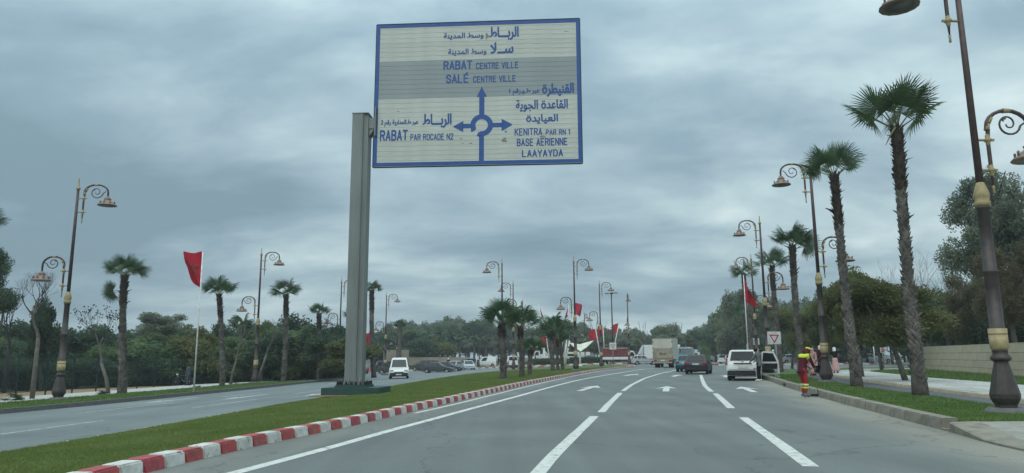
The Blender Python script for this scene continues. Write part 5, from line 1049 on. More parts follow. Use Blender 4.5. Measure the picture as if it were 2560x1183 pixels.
o = link('fence_post', MB().box((0, 0, 1.35), (.12, .12, 2.7)).mesh('end_post', M['fencelight']), FN, label='taller turquoise end post of the fence'); x = fx(77.2); o.location = (x, 77.2, gz(x, 77.2) + .1)
# ================================================================ FLAGS
def flag(label, base, hp, fw_, fh, ang, lean=0.0, style='fly', seed=1, pr=.035, leany=0.0, star=True, group=None):
    rr = random.Random(seed); t = thing('flag', label, 'flag', base, 0, group); tp_ = Vector((lean * hp, leany * hp, hp))
    part('pole', MB().tube([(0, 0, 0), tp_], [pr * 1.3, pr], 8), M['whitepole'], t); part('pole_cap', MB().lathe([(0, -.02), (pr * 1.5, 0.02), (0, .1)], 6, tp_), M['whitepole'], t)
    nx, nz_ = 22, 14; dr = Vector((math.cos(ang), math.sin(ang), 0)); nrm = Vector((-dr.y, dr.x, 0)); pd = tp_.normalized(); ph_ = rr.uniform(0, 6)
    def S(u, v, off=0.0):
        u = max(0.0, u)    # u along the fly, v down the hoist
        hoist = tp_ - pd * (v * fh + .05)
        if style == 'fly': p = hoist + dr * (u * fw_ * (.86)) + Vector((0, 0, -.28 * u * fw_ * u - .10 * u * fw_ * math.sin(v * 3))) + nrm * (.16 * fw_ * math.sin(u * 7 + v * 1.8 + ph_) * u ** .7)
        elif style == 'hang':  # folded fall: upper corner sags down along the pole, hem swings out
            p = hoist + dr * (fw_ * .50 * u * (.40 + .62 * v)) + Vector((0, 0, -.62 * fw_ * u * (1.0 - .55 * v))) + nrm * (.10 * fw_ * math.sin(u * 9 + v * 2 + ph_) * u ** .6)
        elif style == 'swept':   # full top edge, tail pulled in low towards the pole
            p = hoist + dr * (u * fw_ * (.95 - .86 * v ** 2.0)) + Vector((0, 0, .02 * u + .04 * math.sin(u * 6 + ph_) - .06 * math.sin(v * 3) * u)) + nrm * (.17 * fw_ * math.sin(u * 8 + v * 5 + ph_) * u ** .7) + Vector((0, 0, -.10 * u * math.sin(v * 9)))
        return p + nrm * off
    for nm, offs in (('cloth', (0,)),):
        vs = [S(i / nx, j / nz_) for j in range(nz_ + 1) for i in range(nx + 1)]; vs2 = [S(i / nx, j / nz_, .006) for j in range(nz_ + 1) for i in range(nx + 1)]
        n_ = len(vs); q = [(j * (nx + 1) + i, j * (nx + 1) + i + 1, (j + 1) * (nx + 1) + i + 1, (j + 1) * (nx + 1) + i) for j in range(nz_) for i in range(nx)]
        me = bpy.data.meshes.new('cloth'); me.from_pydata([tuple(v) for v in vs + vs2], [], q + [tuple(n_ + k_ for k_ in reversed(f)) for f in q]); me.materials.append(M['flag']); me.polygons.foreach_set('use_smooth', [True] * (2 * len(q))); me.update(); cl = link('cloth', me, t)
    if star:
        pts = [(0.5 + min(.42, .20 * fh / fw_) * math.sin(2 * math.pi * k_ / 5),   .5 - .20 * math.cos(2 * math.pi * k_ / 5)) for k_ in range(5)]; vs, fs = [], []
        for side in (-.012, .018):
            for k_ in range(5):
                a, b = Vector(pts[k_]), Vector(pts[(k_ + 2) % 5]); d = (b - a).normalized(); nn = Vector((-d.y, d.x)) * .011
                for s in range(8):
                    p, q2 = a.lerp(b, s / 8), a.lerp(b, (s + 1) / 8); o_ = len(vs); vs += [tuple(S(*c, side + .0007 * k_)) for c in (p - nn, p + nn, q2 + nn, q2 - nn)]; fs.append((o_, o_ + 1, o_ + 2, o_ + 3))
        me = bpy.data.meshes.new('star'); me.from_pydata(vs, [], fs); me.materials.append(M['flagstar']); me.update(); link('star', me, cl)
    return t
b = at(484, 981, .15); flag('red flag with faint green star on the tall white pole by the left verge', b, 7.5, 1.12, 1.85, math.pi, lean=.0, style='swept', seed=3)
b = gp(1871, 60, .15); flag('red flag hanging limp down its white pole, in front of the fourth right lamp', b, top_h(b, 690), 2.3, 2.1, 0.0, style='hang', seed=7)
b = gp(925, 88, .15); flag('small red flag just right of the sign post', b, top_h(b, 832), 1.1, 1.2, math.pi, style='fly', seed=2)
def pflag(label, px0, py0, px1, py1, Y, w_, h_, ang, style, seed, h=.2):
    b = gp(px0, Y, h); hp = top_h(b, py1); xt = atY(px1, Y).x; q = proj((b.x, Y, b.z + hp))[0]; ln_ = (px1 - q) / F * Y / hp; return flag(label, b, hp, w_, h_, ang, lean=ln_, style=style, seed=seed, pr=.07, star=False)
pflag('red flag on a leaning pole right of the sail canopy, largest of the low group', 1503, 912, 1489, 822, 130, 1.53, 2.01, math.pi, 'fly', 11)
pflag('red flag on a leaning pole left of the small give way sign', 1512, 912, 1507, 812, 131, 1.12, 2.01, math.pi, 'fly', 12)
pflag('red flag on the pole leaning right, above the small give way sign', 1528, 912, 1547, 808, 129, 1.42, 1.75, math.pi, 'fly', 13)
pflag('small drooping red flag low beside the leaning poles above the red truck', 1502, 912, 1503, 850, 132, 0.71, 1.27, math.pi, 'hang', 14)
pflag('high red flag right of the tallest middle lamp, against the sky', 1412, 912, 1438, 757, 133, 1.53, 2.15, 0.0, 'fly', 15)
pflag('red flag half hidden behind the tallest middle lamp', 1408, 912, 1422, 762, 134, 1.30, 2.15, math.pi, 'hang', 16)
pflag('red flag left of the far palm trio, against the sky', 1378, 912, 1346, 760, 135, 1.30, 2.42, .35, 'hang', 17)
pflag('low red flag left of the far palm trio, above the crane truck', 1374, 912, 1366, 841, 130, 1.42, 1.34, math.pi, 'fly', 18)
pflag('red flag seen between the trunks of the far palm trio', 1402, 912, 1408, 836, 131, 1.66, 1.61, math.pi, 'fly', 19)
pflag('narrow red flag in the park on the right, the left one of two', 2250, 908, 2232, 838, 93, 0.77, 1.01, math.pi, 'hang', 20)
pflag('narrow red flag in the park on the right, nearer to the tallest palm', 2266, 908, 2254, 832, 92, 0.59, 1.47, 0.0, 'hang', 21)
for i, (px0, py0, px1, py1, Y_) in enumerate(((1409, 918, 1417, 850, 100), (1412, 918, 1424, 852, 102))):
    b = gp(px0, Y_, .15); hp = top_h(b, py1); ln_ = (px1 - proj((b.x, Y_, b.z + hp))[0]) / F * Y_; t = thing('banner_pole', ['white leaning pole left of the tallest middle lamp', 'second white leaning pole touching the sail canopy, with a red band'][i], 'pole', b)
    part('shaft', MB().tube([(0, 0, 0), (ln_, 0, hp)], [.12, .09], 8), M['whitepole'], t)
    if i: part('band', MB().tube([(ln_ * .72, 0, hp * .72), (ln_ * .78, 0, hp * .78)], [.125, .125], 8), M['red_tape'], t)
# sail canopy
b = gp(1450, 100, .12); SC = thing('sail_canopy', 'cream white stretched sail canopy on a single white post beside the middle lamp', 'canopy', b)
k = 100 / F; part('post', MB().tube([(0, 0, 0), (0, 0, 2.35)], [.16, .12], 10), M['whitepole'], SC); part('foot', MB().lathe([(.35, 0), (.3, .1), (.16, .3)], 10), M['whitepole'], SC)
hz = lambda py: top_h(b, py)
def sail(u, v):   # u across -1..1, v depth 0..1
    xl, xr_ = (1426 - 1450) * k, (1484 - 1450) * k
    x = xl + (xr_ - xl) * (u + 1) / 2; zt = (float(np.interp(u, [-1, -.1, 1], [hz(857), hz(863), hz(852)]))) + .1 * (1 - u * u); w_ = (1 - abs(u) ** 1.6); zb = float(np.interp(u, [-1, -.6, -.17, .35, 1], [hz(859), hz(871), hz(879), hz(869), hz(853)]))
    z = zb + (zt - zb) * v ** .9; return (x, (v - .4) * 3.0 * max(.03, w_), z)
nu, nv = 24, 10; vs = [sail(-1 + 2 * i / nu, j / nv) for j in range(nv + 1) for i in range(nu + 1)]; q = [(j * (nu + 1) + i, j * (nu + 1) + i + 1, (j + 1) * (nu + 1) + i + 1, (j + 1) * (nu + 1) + i) for j in range(nv) for i in range(nu)]
me = bpy.data.meshes.new('sail'); n_ = len(vs); me.from_pydata(vs + [(x, y, z + .02) for x, y, z in vs], [], q + [tuple(n_ + k_ for k_ in f[::-1]) for f in q]); me.materials.append(M['sail']); me.polygons.foreach_set('use_smooth', [True] * (2 * len(q))); me.update(); link('sail', me, SC)
# ================================================================ SMALL SIGNS
def post_board(label, b, top, bot, wd, mface, name='traffic_sign', cat='road sign', rz=0.0, pr=.04, hp=None, postx=0.0, posts=1):
    t = thing(name, label, cat, b, rz); zc_ = (top + bot) / 2
    for i in range(posts): x = postx if posts == 1 else (-.35 + .7 * i) * wd; part('post', MB().tube([(x, .05, -.1), (x, .05, hp or top - .05)], [pr, pr], 8), M['steel'], t)
    part('board', MB().box((0, 0, zc_), (wd, .03, top - bot)), mface, t, .012, 2); return t, zc_
def tri(s, cz_, y, m, parent, name, inner=0.0):
    r_ = lambda q: [(-q * .866, cz_ + q * .5 + (0)), (q * .866, cz_ + q * .5), (0, cz_ - q)]
    o_, i_ = r_(s), r_(s * .62); vs = [(a, y, c) for a, c in o_ + i_]; me = bpy.data.meshes.new(name); me.from_pydata(vs, [], [(0, 1, 4, 3), (1, 2, 5, 4), (2, 0, 3, 5)]); me.materials.append(m); me.update(); return link(name, me, parent)
b = at(1949, 938, .15); b.x -= .0; t, zc_ = post_board('square white give way sign with red triangle on the right verge', b, top_h(b, 829), top_h(b, 861), .82, M['signwhite'], postx=.09); b2 = t; t.location.x -= .18; t.rotation_euler.z = -.05
tri(.36, zc_ + .02, -.02, M['signred'], t, 'red_triangle')
b = gp(1533, 95, .12); t, zc_ = post_board('small square give way sign in front of the red loaded truck', b, 3.0, 2.1, .9, M['signwhite']); tri(.38, zc_, -.02, M['signred'], t, 'red_triangle')
b = gp(2208, 58, .2); hh = top_h(b, 869); t, zc_ = post_board('small square sign with red disc on the lawn on the right', b, hh, top_h(b, 882), .42, M['signwhite']); part('red_disc', MB().prism([(.15 * math.cos(a), zc_ + .15 * math.sin(a)) for a in np.linspace(0, 6.283, 20)[:-1]], -.025, -.016), M['signred'], t); part('disc_bar', MB().box((0, -.028, zc_), (.2, .004, .05)), M['signwhite'], t)
b = gp(1886, 78, .15); t, zc_ = post_board('white direction board with small dark blue arrow field behind the white car', b, top_h(b, 846), top_h(b, 862), 1.28, M['signwhite'], posts=2)
part('arrow_field', MB().box((-.48, -.02, zc_), (.28, .006, .62)), M['signblue'], t); part('arrow', MB().prism([(-.58, zc_), (-.46, zc_ + .14), (-.46, zc_ + .05), (-.38, zc_ + .05), (-.38, zc_ - .05), (-.46, zc_ - .05), (-.46, zc_ - .14)], -.03, -.024), M['signwhite'], t)
part('text_line', MB().box((.12, -.02, zc_ + .12), (.5, .006, .07)), M['signblack'], t); part('text_line', MB().box((.15, -.02, zc_ - .16), (.34, .006, .06)), M['signblack'], t)
b = gp(1874, 74, .15); t, zc_ = post_board('small red and white chevron board under the direction board, by the flag pole', b, top_h(b, 860), top_h(b, 877), .5, M['signwhite'])
for k_ in range(2): part('stripe', MB().prism([(-.2 + k_ * .2, zc_ + .28), (-.06 + k_ * .2, zc_ + .28), (.14 + k_ * .1, zc_ - .05), (.14 + k_ * .1, zc_ - .25)], -.022 - .002 * k_, -.016), M['signred'], t)
b = gp(1739, 120, .12); t, zc_ = post_board('wide pale board with blue corner and dark band beyond the dark hatchback', b, top_h(b, 874), top_h(b, 891), 1.45, M['signwhite'], posts=2)
part('blue_field', MB().box((.55, -.02, zc_ + .35), (.3, .006, .4)), M['signblue'], t); part('dark_band', MB().box((-.12, -.02, zc_ - .2), (.9, .006, .3)), M['signblack'], t)
b = gp(916, 92, .15); t, zc_ = post_board('pale blue notice board just right of the sign post base', b, 2.9, .9, .7, M['tarpgrey'], name='notice_board', cat='sign')
for i, (px_, Y_) in enumerate(((930, 91), (1191, 121), (2186, 91), (2272, 92))):
    b = gp(px_, Y_, .15); t = thing('marker_post', ['white post with red band right of the sign post base', 'thin white post in front of the crossing silver cars', 'white post among the park trunks on the right', 'thin white post just left of the tallest palm trunk'][i], 'post', b); part('post', MB().tube([(0, 0, 0), (0, 0, (2.2, 2.3, 3.0, 5.0)[i])], [.08, .07], 8), M['whitepole'], t); part('cap', MB().lathe([(.09, 0), (.09, .08), (0, .1)], 8, (0, 0, (2.2, 2.3, 3.0, 5.0)[i])), M['whitepole'], t)
# ================================================================ VEHICLES
def wheel_mesh(r, wd, detail=True):
    ty = MB(); Mx = Matrix.Rotation(R(90), 4, 'X'); ty.lathe([(r * .62, -wd / 2), (r * .9, -wd / 2), (r, -wd * .32), (r, wd * .32), (r * .9, wd / 2), (r * .62, wd / 2), (r * .62, -wd / 2)], 20, M4=Mx, cap=False)
    rm = MB(); rm.lathe([(0, -wd * .40), (r * .2, -wd * .42), (r * .24, -wd * .3), (r * .58, -wd * .34), (r * .64, -wd * .46), (r * .64, wd * .46), (r * .58, wd * .34), (r * .24, wd * .3), (r * .2, wd * .42), (0, wd * .40)], 20, M4=Mx)
    return ty.mesh('tyre', M['tyre']), rm.mesh('rim', M['rim'])
WC = {}
def add_wheel(t, x, y, r, wd=.2):
    k_ = (r, wd)
    if k_ not in WC: WC[k_] = wheel_mesh(r, wd)
    o = link('wheel', WC[k_][0], t); o.location = (x, y, r); link('rim', WC[k_][1], o)
CARS = dict(
 hatch=dict(L=3.9, W=1.66, H=1.42, belt=(.90, .90), hood=(.68, .86), wsb=2.62, wst=1.95, rwt=.42, rwb=.10, trunk=.92, wr=.29, wx=(.72, 3.14)),
 sedan=dict(L=4.4, W=1.72, H=1.42, belt=(.90, .90), hood=(.66, .86), wsb=3.10, wst=2.40, rwt=1.15, rwb=.55, trunk=.96, wr=.30, wx=(.85, 3.55)),
 mpv=dict(L=4.5, W=1.75, H=1.66, belt=(1.02, .98), hood=(.80, .98), wsb=3.45, wst=2.62, rwt=.30, rwb=.06, trunk=1.02, wr=.32, wx=(.78, 3.62)),
 van=dict(L=4.05, W=1.68, H=1.84, belt=(1.05, 1.02), hood=(.78, .98), wsb=3.20, wst=2.50, rwt=.12, rwb=.02, trunk=1.05, wr=.31, wx=(.70, 3.32)),
 suv=dict(L=4.4, W=1.82, H=1.66, belt=(1.02, 1.0), hood=(.88, 1.0), wsb=3.2, wst=2.5, rwt=.45, rwb=.10, trunk=1.02, wr=.35, wx=(.82, 3.55)),
 estate=dict(L=4.1, W=1.68, H=1.75, belt=(1.0, .98), hood=(.74, .92), wsb=3.05, wst=2.35, rwt=.15, rwb=.03, trunk=1.0, wr=.30, wx=(.72, 3.35)))
def lerp3(a, b, c, d, u, v): return a.lerp(b, u).lerp(d.lerp(c, u), v)
def car(label, kind, pt, loc, rz, cat='car', name='parked_car', brake=False, open_door=False, group=None, rails=False, detail=1, panel=False, bump_black=False):
    c = CARS[kind]; L_, W_, H_ = c['L'], c['W'], c['H']; hw = W_ / 2; t = thing(name, label, cat, loc, rz, group); g0 = .20
    r = c['wr'] * 1.16
    def arch(x):
        return [(x + r * math.cos(a), c['wr'] + r * math.sin(a)) for a in np.linspace(math.pi + .0, 0, 9)]
    zb0, zb1 = c['belt']
    sil = [(.10, .26)] + [(x, max(z, .24)) for x, z in arch(c['wx'][0])][0:] + [(x, max(z, .24)) for x, z in arch(c['wx'][1])] + [(L_ - .12, .26), (L_ - .02, .38), (L_, .56), (L_ - .04, c['hood'][0] - .06), (L_ - .18, c['hood'][0]), (L_ - .55, c['hood'][0] + .07), (c['wsb'], c['hood'][1]), (c['rwb'] + .02, c['trunk']), (.03, c['trunk'] - .03), (-.01, .62), (0, .42)]
    # lower body: nested cross sections so the flanks curve in plan and in section
    lay = [(-hw + .10, .985), (-hw + .03, .995), (-hw, 1.0)]; mb = MB(); secs = []
    for (y, s) in [(-hw + .015, 0), (-hw, 1), (hw, 1), (hw - .015, 0)]: secs.append(y)
    n = len(sil)
    def inset(p, k_): # pulls the section towards its middle
        x, z = p; return (x + (L_ / 2 - x) * k_ * .9, z + (.6 - z) * k_ if z > .6 else z)
    ys_ = [(-hw + .14, 0.0), (-hw + .05, .012), (-hw, .05)]; rings = []
    for y, k_ in [(-hw, .045), (-hw + .04, .014), (-hw + .16, .0), (hw - .16, .0), (hw - .04, .014), (hw, .045)]: rings.append([(x, y, z) for x, z in (inset(p, k_) for p in sil)])
    vs = [v for rg_ in rings for v in rg_]; fs = [tuple(range(n - 1, -1, -1)), tuple(5 * n + i for i in range(n))] + [(j * n + i, j * n + (i + 1) % n, (j + 1) * n + (i + 1) % n, (j + 1) * n + i) for j in range(5) for i in range(n)]
    mb.add(vs, fs); body = part('body', mb, pt, t)
    bm = bmesh.new(); bm.from_mesh(body.data); bmesh.ops.triangulate(bm, faces=[f for f in bm.faces if len(f.verts) > 4]); 
    for f in bm.faces: f.smooth = abs(f.normal.y) < .9
    bm.to_mesh(body.data); bm.free()
    # dark arches and floor
    fl = MB().box((L_ / 2, 0, .30), (L_ - .5, W_ - .16, .16))
    for x in c['wx']: fl.box((x, 0, c['wr'] + .10), (r * 1.5, W_ - .10, r * 1.1))
    part('underbody', fl, M['black'], t)
    # cabin
    bw = hw - .05; rw_ = hw - .20; zr = H_
    B = {'fl': Vector((c['wsb'] + .02, -bw, c['hood'][1] - .01)), 'fr': Vector((c['wsb'] + .02, bw, c['hood'][1] - .01)), 'rl': Vector((c['rwb'], -bw, c['trunk'] - .02)), 'rr': Vector((c['rwb'], bw, c['trunk'] - .02))}
    T_ = {'fl': Vector((c['wst'], -rw_, zr - .06)), 'fr': Vector((c['wst'], rw_, zr - .06)), 'rl': Vector((c['rwt'], -rw_, zr - .05)), 'rr': Vector((c['rwt'], rw_, zr - .05))}
    cb = MB(); xm = (c['wst'] + c['rwt']) / 2; ks = ('fl', 'fr', 'rr', 'rl'); vs = [B[k_] for k_ in ks] + [T_[k_] for k_ in ks]
    top = [Vector((c['wst'] - .22, -rw_ + .10, zr - .012)), Vector((c['wst'] - .22, rw_ - .10, zr - .012)), Vector((c['rwt'] + .22, rw_ - .10, zr)), Vector((c['rwt'] + .22, -rw_ + .10, zr))]
    vs += top; cb.add(vs, [(0, 1, 5, 4), (1, 2, 6, 5), (2, 3, 7, 6), (3, 0, 4, 7), (4, 5, 9, 8), (5, 6, 10, 9), (6, 7, 11, 10), (7, 4, 8, 11), (8, 9, 10, 11), (3, 2, 1, 0)]); part('roof', cb, pt, t, .02, 2)
    def glass(nm, a, b, cc, d, u0, u1, v0, v1, off=.012):
        q = [lerp3(a, b, cc, d, u, v) for u, v in ((u0, v0), (u1, v0), (u1, v1), (u0, v1))]; nn = (q[1] - q[0]).cross(q[3] - q[0]).normalized(); ctr = sum(q, Vector()) / 4
        if nn.dot(ctr - Vector((xm, 0, 1.1))) < 0: nn = -nn
        m_ = MB(); m_.add([p + nn * off for p in q] + [p - nn * .01 for p in q], [(0, 1, 2, 3), (0, 4, 5, 1), (1, 5, 6, 2), (2, 6, 7, 3), (3, 7, 4, 0)]); return part(nm, m_, M['glass'], t)
    glass('windscreen', B['fl'], B['fr'], T_['fr'], T_['fl'], .07, .93, .05, .84 if kind == 'van' else .95)
    if not panel: glass('rear_window', B['rl'], B['rr'], T_['rr'], T_['rl'], .09, .91, .12 if kind in ('mpv', 'van', 'suv', 'estate') else .08, .93)
    else:
        glass('rear_window', B['rl'], B['rr'], T_['rr'], T_['rl'], .08, .47, .25, .90); glass('rear_window', B['rl'], B['rr'], T_['rr'], T_['rl'], .53, .92, .25, .90)
    for f_, r_ in (('fl', 'rl'), ('fr', 'rr')):
        for u0, u1 in ((.10, .42), (.46, .72), (.76, .95)) if not panel else ((.10, .40),): glass('side_window', B[f_], B[r_], T_[r_], T_[f_], u0, u1, .12, .90)
    for x in c['wx']:
        for s in (-1, 1): add_wheel(t, x, s * (hw - .10), c['wr'])
    rv = kind in ('mpv', 'van', 'suv', 'estate')
    for s in (-1, 1):
        if kind == 'mpv': part('tail_light', MB().prism([(-.035, .86), (.12, .86), (.16, 1.25), (.0, 1.18), (-.03, 1.0)], s * hw - s * .06, s * hw + s * .008), M['redlamp'], t, .015)
        elif rv: part('tail_light', MB().box((.02, s * (hw - .06), .92), (.10, .11, .42)), M['redlamp'], t, .01)
        else:
            o = part('tail_light', MB().box((.005, s * (hw - .19), .80), (.08, .30, .15)), M['redlamp'], t, .01)
        part('headlight', MB().box((L_ - .10, s * (hw - .22), c['hood'][0] - .07), (.20, .32, .16)), M['headlamp'], t, .03, 2)
        part('door_mirror', MB().box((c['wsb'] - .15, s * (hw + .09), c['hood'][1] + .10), (.12, .18, .14)), M['black'] if kind in ('van', 'mpv') else pt, t, .03)
        for x in ((c['wst'] + .15, c['wst'] - .85) if not panel else (c['wst'] + .1,)): part('door_handle', MB().box((x - .1, s * (hw + .004), .82), (.16, .02, .025)), M['black'], t)
        part('side_trim', MB().box((L_ / 2, s * (hw - .004), .50), (1.6, .02, .05)), M['black'], t)
    bb = M['black'] if bump_black or kind in ('van', 'mpv') else pt
    part('rear_bumper', MB().box((.0, 0, .42), (.12, W_ - .08, .26)), bb, t, .04, 2); part('front_bumper', MB().box((L_ - .02, 0, .40), (.12, W_ - .10, .28)), bb, t, .04, 2)
    part('grille', MB().box((L_ - .01, 0, .58), (.06, .8, .07)), M['black'], t); part('number_plate', MB().box((L_ + .045, 0, .40), (.01, .5, .11)), M['plate'], t)
    part('number_plate', MB().box((-.025 if rv else -.02, 0, .74 if not rv else .72), (.02, .50, .11)), M['plate'], t)
    sm_ = MB()
    for x in (c['wst'] + .55, c['wst'] - .45, c['rwt'] + .55):
        for s in (-1, 1): sm_.box((min(x, c['wsb'] - .35), s * (hw - .003), .62), (.012, .012, .55))
    if not panel: o = part('door_seam', sm_, M['black'], t); o['kind'] = 'stuff'
    if rails:
        for s in (-1, 1): part('roof_rail', MB().tube([(c['wst'] - .2, s * (rw_ - .02), zr), (c['wst'] - .4, s * (rw_ - .02), zr + .05), (c['rwt'] + .3, s * (rw_ - .02), zr + .06), (c['rwt'] + .1, s * (rw_ - .02), zr - .01)], .018, 6), M['black'], t)
    return t
def gl(px, Y, h=0.0): p = gp(px, Y, h); return (p.x, p.y, p.z + .004)
UP = math.pi / 2      # rz so that the front points away from the camera (+Y)
# white people carrier, seen from behind, right door open
YM = 39.3; p = gl(1853, YM); MP = car('white people carrier stopped at the right kerb with its right door wide open', 'mpv', M['car_white'], (p[0] + .06, p[1], p[2]), UP - .36, rails=True, name='people_carrier')
part('trim_bar', MB().box((-.03, 0, .93), (.05, .95, .06)), M['black'], MP, .01); part('badge', MB().lathe([(.0, -.006), (.055, -.006), (.055, .006), (0, .006)], 10, M4=Matrix.Translation((-.03, 0, 1.06)) @ Matrix.Rotation(R(90), 4, 'Y')), M['steel'], MP)
part('rear_wiper', MB().tube([(-.03, .0, 1.10), (.03, .35, 1.17)], .012, 5), M['black'], MP); part('fog_reflector', MB().box((-.03, -.62, .66), (.02, .12, .035)), M['redlamp'], MP)
part('tailgate_seam', MB().box((-.018, 0, .60), (.01, 1.42, .012)), M['black'], MP)
dr = MB(); dp_ = [(0, .32), (.10, .26), (.95, .28), (1.02, .40), (1.0, 1.0), (.78, 1.50), (.70, 1.56), (.12, 1.58), (0, 1.5), (0, 1.0)]
# open front door, hinged at its front edge
do = bpy.data.objects.new('door', None); C.objects.link(do)
bpy.data.objects.remove(do)
ddm = MB(); ddm.prism([(a * -1.0, b_) for a, b_ in dp_], -.05, .03)
door = part('door', ddm, M['car_white'], MP, .02, 2); door.location = (2.75, -.90, 0); door.rotation_euler = (0, 0, R(66))
ln_ = MB().prism([(-.04, .36), (-.92, .36), (-.95, .9), (-.02, .9)], .032, .055); part('door_lining', ln_, M['black'], door, .01)
wn = MB().prism([(-.06, 1.0), (-.90, 1.0), (-.72, 1.46), (-.14, 1.50)], -.056, .040); part('door_window', wn, M['glass'], door)
part('door_pocket', MB().box((-.5, .07, .55), (.7, .05, .14)), M['black'], door, .01); part('door_mirror', MB().box((-.12, -.14, 1.06), (.14, .16, .14)), M['black'], door, .03)
p = gl(1738, 53); car('dark navy hatchback seen from behind with its brake lamps on', 'hatch', M['car_navy'], p, UP - .36, bump_black=True, name='hatchback')
p = gl(1712, 60.5); car('teal hatchback half hidden behind the dark navy hatchback', 'hatch', M['car_teal'], p, UP - .36, name='hatchback', bump_black=True)
p = gl(976, 63); car('white delivery van coming towards us on the opposite road', 'van', M['car_white'], (p[0] + .2, p[1] + 4, p[2]), -UP + .14, 'van', 'delivery_van', panel=True)
p = gl(1055, 97); car('dark grey saloon crossing the opposite road, seen from the side', 'sedan', M['car_slate'], p, -.12, name='saloon_car')
p = gl(1083, 103); car('dark saloon right behind the dark grey saloon, only its nose in view', 'sedan', M['car_slate'], p, -.15, name='saloon_car')
p = gl(1096, 112); car('dark people carrier behind the two dark saloons', 'mpv', M['car_slate'], p, math.pi * .9, name='people_carrier')
p = gl(1146, 108); car('silver small car facing us right of the dark saloons', 'hatch', M['car_silver'], p, -UP - .35, name='small_car')
p = gl(1166, 114); car('pale silver car just behind the silver small car', 'sedan', M['car_pale'], p, -UP + .2, name='saloon_car')
p = gl(1191, 128); car('dark off road car behind the thin white post', 'suv', M['car_slate'], p, -UP - .9, name='off_road_car')
p = gl(1207, 140); car('pale blue grey car between the dark off road car and the white panel van', 'hatch', M['car_pale'], p, -UP - .5, name='small_car')
p = gl(1240, 130); car('white panel van with sloping nose left of the nearest median palm', 'van', M['car_white'], p, math.pi + .15, 'van', 'panel_van', panel=True)
p = gl(1283, 104); car('white van seen from behind between the nearest and second median palms', 'van', M['car_white'], p, UP + .35, 'van', 'panel_van', panel=True)
p = gl(826, 99); car('grey green estate car behind the lamp left of the sign post', 'estate', M['car_green'], p, .15, name='estate_car')
p = gl(941, 104); car('dark van parked behind the tall slim palm, left of the white van', 'van', M['car_slate'], p, .25, 'van', 'dark_van')
p = gl(1578, 108); car('silver hatchback crossing in front of the white box truck', 'hatch', M['car_silver'], p, .0, name='hatchback'); p = gl(1462, 140); car('dark grey car behind the hedge under the sail canopy', 'sedan', M['car_grey'], (p[0], p[1] + 6, p[2] + .1), .0, name='saloon_car')
p = gl(1803, 112); car('small white car beyond the kerb, left of the white people carrier', 'hatch', M['car_white'], p, .6, name='small_car')
p = gl(1946, 110); car('white saloon between the give way sign and the pale trunked tree', 'sedan', M['car_pale'], p, .0, name='saloon_car')
p = gl(2146, 108); car('white car partly hidden behind the trunk of the second tallest palm', 'hatch', M['car_pale'], p, .3, name='small_car')
p = gl(2164, 112); car('pale van behind the park trunks right of the second tallest palm', 'van', M['car_white'], p, .2, 'van', 'panel_van')
p = gl(2090, 112); car('dark car in the shade behind the woman with the pink skirt', 'sedan', M['car_black'], p, .1, name='saloon_car')
# box truck from behind
p = gl(1657, 82); BT = thing('box_truck', 'dirty cream box truck seen from behind in the middle of the road', 'truck', p, UP - .34)
part('cargo_box', MB().box((2.6, 0, 2.12), (5.2, 2.25, 2.35)), M['truckbox'], BT, .03)
part('door_leaf', MB().box((-.02, .56, 2.72), (.04, 1.08, 1.1)), M['truckbox'], BT, .01); part('door_leaf', MB().box((-.02, -.56, 2.72), (.04, 1.08, 1.1)), M['truckbox'], BT, .01)
part('tail_lift', MB().box((-.05, 0, 1.58), (.08, 2.2, 1.1)), M['truckdirt'], BT, .02)
for s in (-1, 1):
    part('grip_slot', MB().box((-.10, s * .2, 1.55), (.02, .26, .12)), M['black'], BT)
    for z_ in (1.2, 1.7, 2.2, 2.9): part('hinge', MB().box((-.06, s * 1.06, z_), (.06, .16, .07)), M['black'], BT)
    part('tail_light', MB().box((-.04, s * .85, .78), (.06, .34, .13)), M['redlamp'], BT); part('mudguard', MB().box((.9, s * .85, .98), (1.1, .45, .06)), M['black'], BT)
    for x in (1.1, 5.9): add_wheel(BT, x, s * .92, .42, .26)
    add_wheel(BT, 1.1, s * .62, .42, .24)
    part('mirror', MB().box((6.2, s * 1.25, 1.9), (.08, .12, .4)), M['black'], BT)
part('top_rail', MB().box((-.03, 0, 3.29), (.08, 2.27, .06)), M['truckdirt'], BT); part('bumper_bar', MB().box((-.05, 0, .58), (.10, 2.1, .16)), M['truckdirt'], BT, .01); part('chassis', MB().box((3, 0, .8), (6.0, .8, .25)), M['black'], BT); part('lamp_panel', MB().box((-.02, 0, .82), (.05, 2.1, .26)), M['truckdirt'], BT)
part('number_plate', MB().box((-.06, 0, .82), (.02, .5, .16)), M['plate'], BT)
part('cab', MB().prism([(5.4, .6), (5.4, 2.35), (6.3, 2.35), (6.75, 1.6), (6.85, .5), (6.2, .5)], -.98, .98), M['car_white'], BT, .05, 2)
